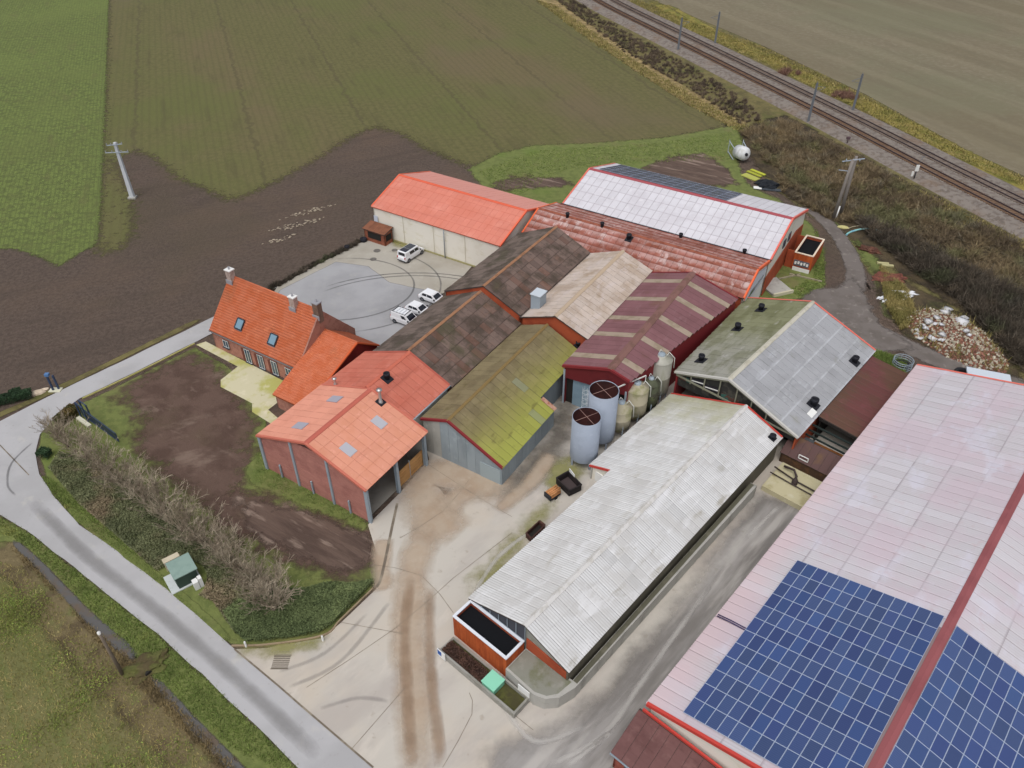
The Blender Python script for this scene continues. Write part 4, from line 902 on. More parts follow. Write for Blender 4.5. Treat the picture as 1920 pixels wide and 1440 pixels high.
pk.ridge(mat('maroon ridge cap', (146, 84, 87), [L((130, 72, 76), .3, .45, .62, .6)], rough=.55), 0, .4, .06)
pk.barge(m_redtrim, ends=(0,), h=.35); pk.barge(m_coral, ends=(1,), h=.35)
mb = MB(); mb.tube([W(42.4, -13.45, 5.15), W(42.4, -12.2, 5.45), W(42.3, -10.8, 5.78)], .06, 6); mb.tube([W(42.2, -13.45, 5.15), W(42.2, -12.2, 5.45), W(42.1, -10.8, 5.78)], .06, 6); part('cable_duct', mb, mat('cable duct', (66, 58, 92)), pk.root)
for u, v in ((1906, 1020),):
    pass
# snow hooks line of clips along the array
# ---- solar arrays
m_pvf = mat('aluminium frame', (172, 184, 206), rough=.45, spec=.4)
m_pv = mat('blue solar cells', (60, 77, 118), [L((76, 90, 124), .5, .5, .7, .4), L((88, 106, 152), .165, .7, 1., .45, kind='W'), L((58, 74, 118), .165, .9, 1., .4, kind='W', rot=90), L((44, 58, 112), 3.7, .2, .8, .5, kind='R'), L((58, 84, 134), 17.3, .6, .9, .5, kind='R')], rough=.18, spec=.5, rand=.16, obj=True)
m_pvd = mat('dark solar cells', (66, 74, 96), [L((84, 90, 110), 5.3, .3, .8, .4, kind='R')], rough=.25, spec=.5, rand=.08)
def pv_mesh(name, w, l, cell, fw=.022):
    """panel lying in x (along ridge) 0..w and y (up slope) 0..l"""
    me = bpy.data.meshes.new(name); g = .009
    vs = []; fs = []; mi = []
    c = [(g, g), (w - g, g), (w - g, l - g), (g, l - g)]
    i_ = [(g + fw, g + fw), (w - g - fw, g + fw), (w - g - fw, l - g - fw), (g + fw, l - g - fw)]
    vs = [(x, y, 0) for x, y in c] + [(x, y, .045) for x, y in c] + [(x, y, .045) for x, y in i_] + [(x, y, .038) for x, y in i_]
    for k in range(4):
        j = (k + 1) % 4; fs += [(k, j, 4 + j, 4 + k), (4 + k, 4 + j, 8 + j, 8 + k)]; mi += [0, 0]
    fs.append((12, 13, 14, 15)); mi.append(1); fs += [(8 + k, 8 + (k + 1) % 4, 12 + (k + 1) % 4, 12 + k) for k in range(4)]; mi += [0] * 4
    me.from_pydata(vs, [], fs); me.update(); me.materials.append(m_pvf); me.materials.append(cell); me.polygons.foreach_set('material_index', mi)
    return me
def pv_array(name, label, bn, side, a0, a1, na, b_lo, b_hi, ns, me_w, me_l, cell, group=None, vis=None, lift=.16):
    root = thing(name, label, 'solar panels', bn.fr((a0 + a1) / 2, (b_lo + b_hi) / 2, bn.z((b_lo + b_hi) / 2)), group=group)
    cosl = math.cos(math.atan(bn.sL if side == 0 else bn.sR)); w, l = (a1 - a0) / na, abs(b_hi - b_lo) / ns / cosl
    me = pv_mesh(name + '_panel', w, l, cell)
    for i in range(na):
        for j in range(ns):
            if vis and not vis(i, j): continue
            bl = b_lo + (b_hi - b_lo) * j / ns; bh = b_lo + (b_hi - b_lo) * (j + 1) / ns
            aa = a0 + (i + 1) * w if side == 0 else a0 + i * w
            p = bn.fr(aa, bl, bn.z(bl)); q = bn.fr(aa, bh, bn.z(bh)); X = -bn.fr.A if side == 0 else bn.fr.A; Y = (q - p).normalized(); N = X.cross(Y); p = p + N * (lift + R(-.004, .004))
            inst('solar_panel', me, root, Matrix(((X.x, Y.x, N.x, p.x), (X.y, Y.y, N.y, p.y), (X.z, Y.z, N.z, p.z), (0, 0, 0, 1))))
    return root
pv_array('solar_array', 'blue solar panels on the pink barn slope facing the white barn', pk, 0, A0, A1, 12, -10.75, 1.45, 13, 0, 0, m_pv)
pv_array('solar_array', 'blue solar panels on the pink barn slope beyond its maroon ridge', pk, 1, A0 - .3, A1 - .3, 12, 12.35, 2.4, 10, 0, 0, m_pv, vis=lambda i, j: True)
pv_array('solar_array', 'dark solar panel strip below the maroon ridge of the light grey barn', lb, 0, -54.8, -32.0, 12, -125.0, -115.8, 4, 0, 0, m_pvd)

# ---- brown lean-to in front of the pink barn
m_brn2 = mat('dark brown tile roof', (108, 76, 74), [L((92, 62, 60), .5, .45, .62, .7), L((124, 92, 88), 1.2, .56, .7, .5)], rand=.05)
lt = Barn('brown_lean_to', 'low lean-to with dark brown roof at the foot of the pink barn gable', K2 if False else Frame(-41.7), -13.9, 6.0, -31.0, 4.1, -31.2, -27.4, .3, .42, m_deck, 'lean-to', walls={k: mat('red brick lean wall', (150, 84, 70), [L((124, 66, 56), 1., .45, .62, .7)]) for k in 'fblr'})
lt.sheets(sheet_mesh('brown_tile_sheet', m_brn2, 4, .03), 1.0, (1, 8), sides=(1,), name='roof_sheet'); lt.barge(m_redtrim, ends=(), h=.2); lt.gutter(m_steel, (1,))
mb = MB(); mb.bar(W(31.12, -13.6, 4.32), W(31.12, 6.0, 4.32), .16, .3); part('flashing', mb, m_redtrim, lt.root)
mb = MB(); mb.box(27.5, 27.58, -12.6, -11.0, .9, 1.9, W); wi = part('window', mb, m_glass, lt.root)

# ---- maroon lean-to between grey and pink barns
m_mar2 = mat('maroon corrugated sheet', (102, 62, 60), [L((90, 70, 54), .16, .45, .62, .7), L((118, 70, 72), 1., .55, .7, .5)], rand=.05, rough=.7)
l2 = Barn('maroon_lean_to', 'maroon corrugated roof filling the gap between grey and pink barns', W, 74.9, 90.6, -18.7, 4.0, -18.75, -13.6, .1, .1, m_deck, 'lean-to', walls=m_dark, skip=('f',))
l2.sheets(sheet_mesh('maroon_corrugated_sheet', m_mar2, 3, .045), 1.05, (1, 1), sides=(1,))
mb = MB(); mb.bar(W(74.95, -18.6, 3.6), W(74.95, -13.7, 3.2), .15, .3); part('beam', mb, m_dark, l2.root)
# ---- small shed roof and sunken bay in the gap
sh = Barn('brown_shed', 'small weathered brown shed squeezed between white and pink barns', Frame(-41.7), -20.1, -13.7, -71.3, 2.9, -71.5, -69.0, .3, .55, m_deck, 'shed', walls={k: mat('stained brown wall', (84, 64, 50), [L((112, 80, 54), .8, .48, .62, .8)]) for k in 'fblr'}, over=.1)
sh.sheets(sheet_mesh('brown_rib_sheet', mat('brown purple sheet', (92, 70, 68), [L((110, 86, 60), .4, .5, .66, .6)]), 3, .03), .9, (1, 1), sides=(1,))
mb = MB(); mb.box(69.9, 69.98, -18.0, -16.9, 1.35, 1.85, W); wi = part('window', mb, m_glass, sh.root)
mb = MB()
for p, q in (((-18.0, 1.35), (-16.9, 1.35)), ((-18.0, 1.85), (-16.9, 1.85)), ((-18.0, 1.35), (-18.0, 1.85)), ((-16.9, 1.35), (-16.9, 1.85))): mb.bar(W(69.15, p[0], p[1] + .55), W(69.15, q[0], q[1] + .55), .08)
part('frame', mb, m_white, wi)
m_oxide = mat('orange stained floor', (150, 96, 50), [L((124, 76, 42), .6, .45, .62, .8), L((172, 122, 76), 1.2, .58, .7, .6)])
mb = MB(); mb.box(71.7, 74.6, -19.0, -13.7, .1, .5, W); ob_ = solo('loading_bay', mb, m_oxide, 'orange stained loading bay between shed and maroon roof', 'loading bay', W(73, -16.5))
for a in (72.9, 73.6, 74.4):
    mb = MB(); mb.bar(W(a, -19.0, 2.4 + (a - 72.9) * .3), W(a, -13.7, 2.2 + (a - 72.9) * .3), .14, .2); part('beam', mb, mat('dark green steel', (44, 54, 52)), ob_)
mb = MB(); mb.box(71.9, 73.4, -19.3, -17.9, .5, 1.6, W); part('hopper', mb, mat('grey steel hopper', (96, 104, 108), rough=.5), ob_)
mb = MB(); mb.box(63.6, 68.6, -19.35, -13.6, .05, .75, W)
pit = solo('concrete_pit_cover', mb, mat('stained pit concrete', (186, 178, 146), [L((160, 150, 112), .5, .48, .64, .8), L((200, 194, 172), .8, .55, .7, .6)], bump=(10, .2, .02)), 'cream concrete pit cover crossed by dark pipes', 'pit cover', W(66, -16.5))
m_pipe = mat('dark pipe', (66, 56, 54), rough=.6)
mb = MB(); mb.tube([W(66.9, -19.6, 1.1), W(66.5, -16.8, 1.0), W(66.4, -13.6, 1.0)], .09, 8); part('pipe', mb, m_pipe, pit)
mb = MB(); mb.tube([W(65.9, -19.6, 1.0), W(65.8, -16.8, .95), W(65.7, -13.6, .95)], .07, 8); part('pipe', mb, m_pipe, pit)
mb = MB(); mb.tube([W(67.6, -18.8, 1.2), W(67.6, -17.6, 1.35), W(67.0, -17.0, 1.2), W(66.4, -16.9, 1.05)], .14, 8); part('pipe', mb, m_pipe, pit)
mb = MB(); mb.lathe([(.32, .75), (.32, 1.35), (.2, 1.45), (.2, 1.6), (.02, 1.6)], 12, W(66.2, -16.8)); part('valve', mb, m_pipe, pit)

# ---- timber clad air washer boxes
m_clad = mat('orange timber cladding', (176, 86, 44), [L((150, 68, 34), .9, .45, .62, .8, st=(1, 1, 4)), L((196, 106, 58), 2., .56, .7, .6, st=(1, 1, 4))], rand=.14)
m_pit = mat('black filter bed', (13, 15, 20), rough=.9)
m_rim = mat('pale rim', (214, 218, 226), rough=.5)
def washer(name, label, fr, a0, a1, b0, b1, h, rimm, plinth=0.):
    root = thing(name, label, 'scrubber', fr((a0 + a1) / 2, (b0 + b1) / 2, 0))
    mb = MB(); t = .12
    for q in ((a0 + .03, a0 + t, b0 + .03, b1 - .03), (a1 - t, a1 - .03, b0 + .03, b1 - .03), (a0 + t, a1 - t, b0 + .03, b0 + t), (a0 + t, a1 - t, b1 - t, b1 - .03)): mb.box(*q, .0, h - .05, fr)
    part('body', mb, m_orwall, root)
    mb = MB(); mb.box(a0 + t, a1 - t, b0 + t, b1 - t, .1, h - .55, fr); part('filter_bed', mb, m_pit, root)
    n = round((b1 - b0) / .42); w = (b1 - b0) / n
    for i in range(n):
        mb = MB(); mb.box(a0 - .01, a0 + .03, b0 + i * w + .008, b0 + (i + 1) * w - .008, plinth + .02, h - .06, fr); part('board', mb, m_clad, root)
    n = round((a1 - a0) / .42); w = (a1 - a0) / n
    for bb_ in (b0 - .01, b1 - .03):
        for i in range(n):
            mb = MB(); mb.box(a0 + i * w + .008, a0 + (i + 1) * w - .008, bb_, bb_ + .04, plinth + .02, h - .06, fr); part('board', mb, m_clad, root)
    mb = MB()
    for p, q in (((a0 + .08, b0 - .03), (a0 + .08, b1 + .03)), ((a1 - .08, b0 - .03), (a1 - .08, b1 + .03)), ((a0 + .22, b0 + .08), (a1 - .22, b0 + .08)), ((a0 + .22, b1 - .08), (a1 - .22, b1 - .08))):
        mb.bar(fr(*p, h), fr(*q, h), .26, .12)
    part('rim', mb, rimm, root)
    return root
ws = washer('air_scrubber', 'orange timber clad box with white rim and black top at the white barn front', W, 27.7, 30.05, -31.9, -25.35, 3.0, m_rim)
ws2 = washer('air_scrubber', 'orange clad box with black top and vent panel beside the light grey barn', K, 115.8, 122.4, -19.7, -16.8, 3.1, mat('beige rim', (222, 206, 186)), plinth=.7)
mb = MB(); mb.box(115.7, 115.78, -19.5, -16.85, .0, .68, K); part('plinth', mb, m_white, ws2)
mb = MB(); mb.box(115.68, 115.76, -19.5, -17.1, .95, 1.9, K); vp = part('vent_panel', mb, mat('vent panel grey', (96, 96, 104)), ws2)
for i in range(5):
    mb = MB(); mb.box(115.63, 115.67, -19.35 + i * .46, -19.05 + i * .46, 1.2 + (.1 if i % 2 else 0), 1.65 + (.1 if i % 2 else 0), K); part('vent_grille', mb, m_white, vp)
mb = MB(); mb.box(116.2, 116.35, -20.95, -19.72, .0, 3.05, K); part('side_wall', mb, m_orwall, ws2)
mb = MB(); mb.box(121.8, 121.95, -20.95, -19.72, .0, 3.05, K); part('side_wall', mb, m_orwall, ws2)

# ---- farmhouse
def pantiles(bn, side, m, name='tiles', rows=.34, wav=.24, a_lim=None):
    a0, a1 = a_lim or (bn.a0, bn.a1); bE = bn.eave(side, (a0 + a1) / 2); Lz = math.hypot(bE - bn.bR, bn.z(bE) - bn.zR)
    nr = int(Lz / rows); nw = int((a1 - a0) / wav) * 4
    V, F = [], []
    up0, up1 = bn.fr(0, bE, bn.z(bE)), bn.fr(0, bn.bR, bn.zR); up = (up1 - up0) / nr; X = bn.fr.A
    N = (X.cross(up) if side == 1 else (-X).cross(up)).normalized()
    for r in range(nr):
        b0 = len(V)
        for e in (0, 1):
            for i in range(nw + 1):
                a = a0 + (a1 - a0) * i / nw
                h = .05 + .03 * math.sin(i * math.pi / 2) + (.05 if e == 0 else 0)
                V.append(bn.fr(a, bE, bn.z(bE)) + up * (r + (1.02 if e else 0)) + N * h)
        for i in range(nw + 1): V.append(V[b0 + i] - N * .06)
        k = nw + 1
        F += [(b0 + i, b0 + i + 1, b0 + k + i + 1, b0 + k + i) for i in range(nw)] + [(b0 + 2 * k + i, b0 + 2 * k + i + 1, b0 + i + 1, b0 + i) for i in range(nw)]
    mb = MB(); mb.add(V, F, True); o = part(name, mb, m, bn.roof); o['kind'] = 'stuff'; return o
m_tile = mat('orange clay tiles', (192, 110, 79), [L((150, 92, 62), .35, .56, .72, .5, st=(1, 1, 3)), L((186, 96, 58), .7, .42, .6, .7), L((212, 130, 92), 1.6, .55, .7, .6), L((160, 86, 48), .25, .62, .75, .6)], rough=.75)
hs_ = Barn('farmhouse', 'pink brick farmhouse with steep orange tiled roof and three chimneys', K2, -81.3, -64.9, -57.5, 8.9, -62.8, -52.15, 1.1, 1.1, mat('tile deck', (150, 70, 40)), 'house', walls=m_brickw, over=.1)
for s_ in (0, 1): pantiles(hs_, s_, m_tile)
mb = MB(); mb.tube([K2(-81.3, -57.5, 8.98), K2(-64.9, -57.5, 8.98)], .14, 8); part('ridge_tiles', mb, m_tile, hs_.roof)
m_chim = mat('pale chimney brick', (176, 160, 152), [L((150, 132, 124), 2.5, .48, .6, .7), L((198, 190, 186), 1.5, .58, .7, .6)])
def chimney(b, a, w, l, z0, z1, capm, m=None):
    mb = MB(); mb.box(a - w / 2, a + w / 2, b - l / 2, b + l / 2, z0, z1, K); c = part('chimney', mb, m or m_chim, hs_.root)
    mb = MB(); mb.box(a - w / 2 - .08, a + w / 2 + .08, b - l / 2 - .08, b + l / 2 + .08, z1, z1 + .14, K); part('cap', mb, capm, c)
    mb = MB(); mb.lathe([(.14, z1 + .14), (.14, z1 + .5), (.1, z1 + .5), (.1, z1 + .2)], 10, K(a, b)); part('pot', mb, m_lead, c)
    mb = MB(); mb.box(a - w / 2 - .14, a - w / 2 - .02, b - l / 2 - .12, b + l / 2 + .12, z0 + .5, z0 + 1.1, K); part('flashing', mb, m_lead, c)
chimney(-80.7, 57.2, .8, .9, 7.6, 10.1, m_white); chimney(-68.9, 57.0, .7, .9, 7.4, 9.9, m_white); chimney(-65.0, 57.3, .8, .9, 7.4, 10.2, m_lead, mat('dark chimney brick', (120, 100, 88), [L((96, 80, 70), 2., .48, .62, .7)]))
for b in (-64.78, -81.42):                                 # gable parapets standing proud of the tiles
    mb = MB(); po = [(-62.9, 0), (-52.1, 0), (-52.1, 3.1), (-57.5, 9.1), (-62.9, 3.1)]
    if b > -70: mb.prism([K2(b - .1, x, z) for x, z in po], K2.A * .22); part('gable_parapet', mb, mat('parapet brick', (162, 118, 104), [L((140, 98, 86), 1.2, .46, .6, .7), L((176, 160, 152), .5, .6, .7, .6)]), hs_.root)
for u, v in ((450, 612), (512, 641)):
    a, b = hs_.hit(1, u, v); hs_.rooflight(1, a, b, 1.25, .95, mat('roof window glass', (112, 142, 160), rough=.08, spec=.7), 'roof_window', m_frame, .36)  # pale blue glass colour carries the reflected sky
hs_.gutter(mat('zinc gutter', (120, 118, 120), rough=.5), (1,), .08)
def wallhit(u, v, a):       # point of the vertical plane a = const of frame K
    o = Vector((0, 0, CAMH)); d = G(u, v) - o; t = (a - o.dot(K.A)) / d.dot(K.A); p = o + d * t; return p.dot(K.B), p.z
m_door = mat('dark red door', (94, 50, 48), rough=.5)
for (u, v, w, z0, z1) in ((424, 643, 1.0, 1.1, 2.2), (465, 664, 1.0, .15, 2.3), (490, 677, 1.0, .15, 2.3), (516, 690, 1.0, .15, 2.3), (542, 699, .95, 1.1, 2.2)):
    b, z = wallhit(u, v, 52.3); mb = MB(); mb.box(52.22, 52.32, b - w / 2, b + w / 2, z0, z1, K); wi = part('window', mb, m_glass, hs_.root)
    mb = MB()
    for p, q in (((b - w / 2, z0), (b + w / 2, z0)), ((b - w / 2, z1), (b + w / 2, z1)), ((b - w / 2, z0), (b - w / 2, z1)), ((b + w / 2, z0), (b + w / 2, z1)), ((b, z0), (b, z1))): mb.bar(K(52.2, p[0], p[1]), K(52.2, q[0], q[1]), .05)
    part('frame', mb, m_white, wi)
    mb = MB(); mb.box(52.02, 52.24, b - w / 2 - .1, b + w / 2 + .1, z0 - .1, z0, K); part('sill', mb, m_frame, wi)
    if z1 - z0 > 1.5:
        mb = MB(); mb.box(52.14, 52.19, b - w / 2 - .5, b - w / 2 - .06, z0, z1, K); part('shutter', mb, mat('brown shutter', (112, 66, 56)), wi)
an = Barn('house_annex', 'lower annex with orange tiled roof joining the farmhouse to the red store', K2, -64.75, -59.1, -57.6, 6.0, -61.5, -47.4, .72, .372, mat('annex deck', (150, 70, 40)), 'house', walls={'f': m_brickw, 'b': mat('dark red gable', (126, 40, 36), [L((104, 32, 30), .8, .45, .6, .7)]), 'l': m_brickw, 'r': m_brickw})
for s_ in (0, 1): pantiles(an, s_, m_tile)
mb = MB(); mb.tube([K2(-64.7, -57.6, 6.08), K2(-59.1, -57.6, 6.08)], .13, 8); part('ridge_tiles', mb, m_tile, an.roof)
an.barge(mat('tile verge', (196, 92, 54)), ends=(1,), h=.18)

# ---- shelter against the hall
kn = Barn('brick_shelter', 'small brick shelter with brown roof and dark openings against the cream hall', K2, -84.0, -79.2, -89.2, 2.75, -89.3, -86.9, .1, .22, m_deck, 'shelter', walls={k: mat('shelter brick', (142, 86, 66), [L((118, 70, 56), 1.5, .46, .6, .7)]) for k in 'fblr'}, over=.2)
kn.sheets(sheet_mesh('shelter_sheet', mat('rust brown sheet', (128, 84, 64), [L((108, 70, 54), .8, .45, .6, .7)], rand=.05), 5, .02), 1.2, (1, 1), sides=(1,))
mb = MB(); mb.box(87.02, 87.08, -83.0, -80.2, .8, 1.9, K); part('opening', mb, m_dark, kn.root)
mb = MB(); mb.box(87.4, 88.8, -79.42, -79.36, .8, 1.9, K); part('opening', mb, m_dark, kn.root)
# ================================================================ OBJECTS
def local(root):                       # parts built in the root's own coordinates
    def add(name, mb, m, parent=None):
        o = mb.build(name, m, None, world=False); o.parent = parent or root; return o
    return add
# ---- silos
def ladder(mb, c, ang, r, z0, z1, cage=True):
    d = Vector((math.cos(ang), math.sin(ang), 0)); t = Vector((-d.y, d.x, 0)); o = Vector(c) + d * (r + .18)
    for s in (-.2, .2): mb.bar(o + t * s + Vector((0, 0, z0)), o + t * s + Vector((0, 0, z1)), .04)
    z = z0
    while z < z1: mb.bar(o - t * .2 + Vector((0, 0, z)), o + t * .2 + Vector((0, 0, z)), .03); z += .35
    if cage:
        z = z0 + 1.6
        while z < z1 + .3:
            pts = [o + t * (.36 * math.cos(a)) + d * (.62 * math.sin(a)) + Vector((0, 0, z)) for a in [math.pi * i / 8 for i in range(9)]]
            mb.tube(pts, .022, 4, False); z += .7
        for a in (.5, 1.2, 1.95, 2.65):
            p = o + t * (.36 * math.cos(a)) + d * (.62 * math.sin(a)); mb.bar(p + Vector((0, 0, z0 + 1.6)), p + Vector((0, 0, z1 + .3)), .03)
m_silo = mat('blue grey silo paint', (150, 159, 174), [L((138, 147, 160), .4, .42, .62, .6), L((162, 171, 184), 1., .56, .7, .5)], rough=.55)
m_siloin = mat('rusty silo inside', (66, 36, 34), [L((50, 30, 30), .8, .45, .6, .7)])
def open_silo(label, a, b, r, z0, z1, lad):
    c = W(a, b); root = thing('open_silo', label, 'silo', c); mb = MB()
    mb.lathe([(r * .3, z0 - .6), (r * .98, z0), (r, z0 + .1), (r, z1), (r - .06, z1), (r - .06, z1 - 3.2)], 40, c); part('shell', mb, m_silo, root)
    mb = MB(); mb.lathe([(r - .07, z1 - .05), (r - .08, z1 - 3.2), (.02, z1 - 3.3)], 36, c); part('inner_wall', mb, m_siloin, root)
    mb = MB()
    for an in (.5, .5 + math.pi / 2):
        d = Vector((math.cos(an), math.sin(an), 0)) * (r - .03); mb.tube([c - d + Vector((0, 0, z1 - .06)), c + d + Vector((0, 0, z1 - .06))], .03, 6)
    part('cross_brace', mb, mat('rusty steel bar', (150, 120, 112)), root)
    for k in range(4):
        an = .4 + k * math.pi / 2; p = c + Vector((math.cos(an), math.sin(an), 0)) * (r * .92); mb = MB(); mb.bar(p, p + Vector((0, 0, z0 + .3)), .2, .2); part('leg', mb, m_silo, root)
    if lad:
        mb = MB(); ladder(mb, c, lad, r, .8, z1 + .3); part('ladder', mb, mat('galvanised ladder', (196, 200, 204), rough=.5), root)
    return root
open_silo('shorter open topped blue-grey silo by the corner of the white barn', 54.0, -37.0, 1.62, 1.1, 7.0, None)
open_silo('taller open topped blue-grey silo with caged ladder', 57.9, -37.6, 1.72, 1.2, 8.1, math.radians(190))
m_gal = mat('dull galvanised silo', (168, 166, 156), [L((142, 142, 126), .5, .45, .62, .8, st=(1, 1, 4)), L((190, 190, 184), 1., .55, .7, .6, st=(1, 1, 4)), L((128, 132, 86), .5, .6, .75, .7)], rough=.5, spec=.4)
m_gral = mat('beige lichen silo', (170, 162, 140), [L((134, 134, 92), .6, .48, .64, .8), L((190, 180, 160), .8, .55, .7, .6)], rough=.8)
m_grsilo = mat('dark green silo', (84, 88, 70), [L((62, 58, 50), .7, .48, .62, .8), L((110, 116, 84), .8, .58, .7, .6)], rough=.8)
def feed_silo(label, a, b, r, z0, z1, m, top):
    c = W(a, b); root = thing('feed_silo', label, 'silo', c); mb = MB()
    mb.lathe([(.25, z0 - 1.3), (r * .96, z0 - .02), (r, z0), (r, z0 + (z1 - z0) * .5), (r * 1.015, z0 + (z1 - z0) * .5 + .03), (r, z0 + (z1 - z0) * .5 + .06), (r, z1)], 28, c); part('shell', mb, m, root)
    mb = MB(); mb.lathe([(r * 1.03, z1 - .05), (r * 1.03, z1), (r * .32, z1 + top)], 28, c); tp = part('roof_cone', mb, m, root)
    mb = MB(); mb.lathe([(r * .32, z1 + top), (r * .3, z1 + top + .22), (.02, z1 + top + .25)], 16, c); part('lid', mb, m_steel, tp)
    for k in range(4):
        an = .2 + k * math.pi / 2; p = c + Vector((math.cos(an), math.sin(an), 0)) * (r * .95); mb = MB(); mb.bar(p, p + Vector((0, 0, z0 + .6)), .13); part('leg', mb, m_steel, root)
    mb = MB(); mb.tube([c + Vector((r * .35, -.2, z1 + top * .8)), c + Vector((r * .6, -.2, z1 + top + .5)), c + Vector((r * 1.1, -.3, z1 + top * .5)), c + Vector((r * 1.15, -.35, z1 - 1.2))], .06, 6)
    mb.tube([c + Vector((-r * .3, .2, z1 + top * .8)), c + Vector((-r * .1, .3, z1 + top + .55)), c + Vector((r * .3, .4, z1 + top * .9))], .05, 6)
    part('fill_pipe', mb, mat('pale fill pipe', (206, 206, 200), rough=.5), root)
    return root
feed_silo('squat beige feed silo directly behind the taller blue-grey silo', 60.6, -36.75, 1.3, 1.6, 4.2, m_gral, .75)
feed_silo('beige lichen stained feed silo with white filling pipes on top', 63.7, -36.75, 1.42, 1.7, 5.4, m_gral, .6)
feed_silo('slim dark green feed silo between two paler silos', 66.1, -36.35, 1.1, 1.7, 5.0, m_grsilo, .5)
feed_silo('tallest galvanised feed silo at the corner of the grey barn', 69.0, -37.0, 1.42, 1.8, 6.6, m_gal, .55)
mb = MB(); mb.bar(W(59.8, -38.2, 6.4), W(64.8, -36.4, 6.7), .12); mb.bar(W(59.8, -38.2, 6.4), W(59.8, -38.2, 0), .1); mb.bar(W(64.8, -36.4, 6.7), W(64.8, -36.4, 5.9), .1)
solo('auger_pipe', mb, mat('white auger', (208, 208, 204)), 'thin white conveyor pipe running across to the feed silos', 'pipe', W(59.8, -38.2))

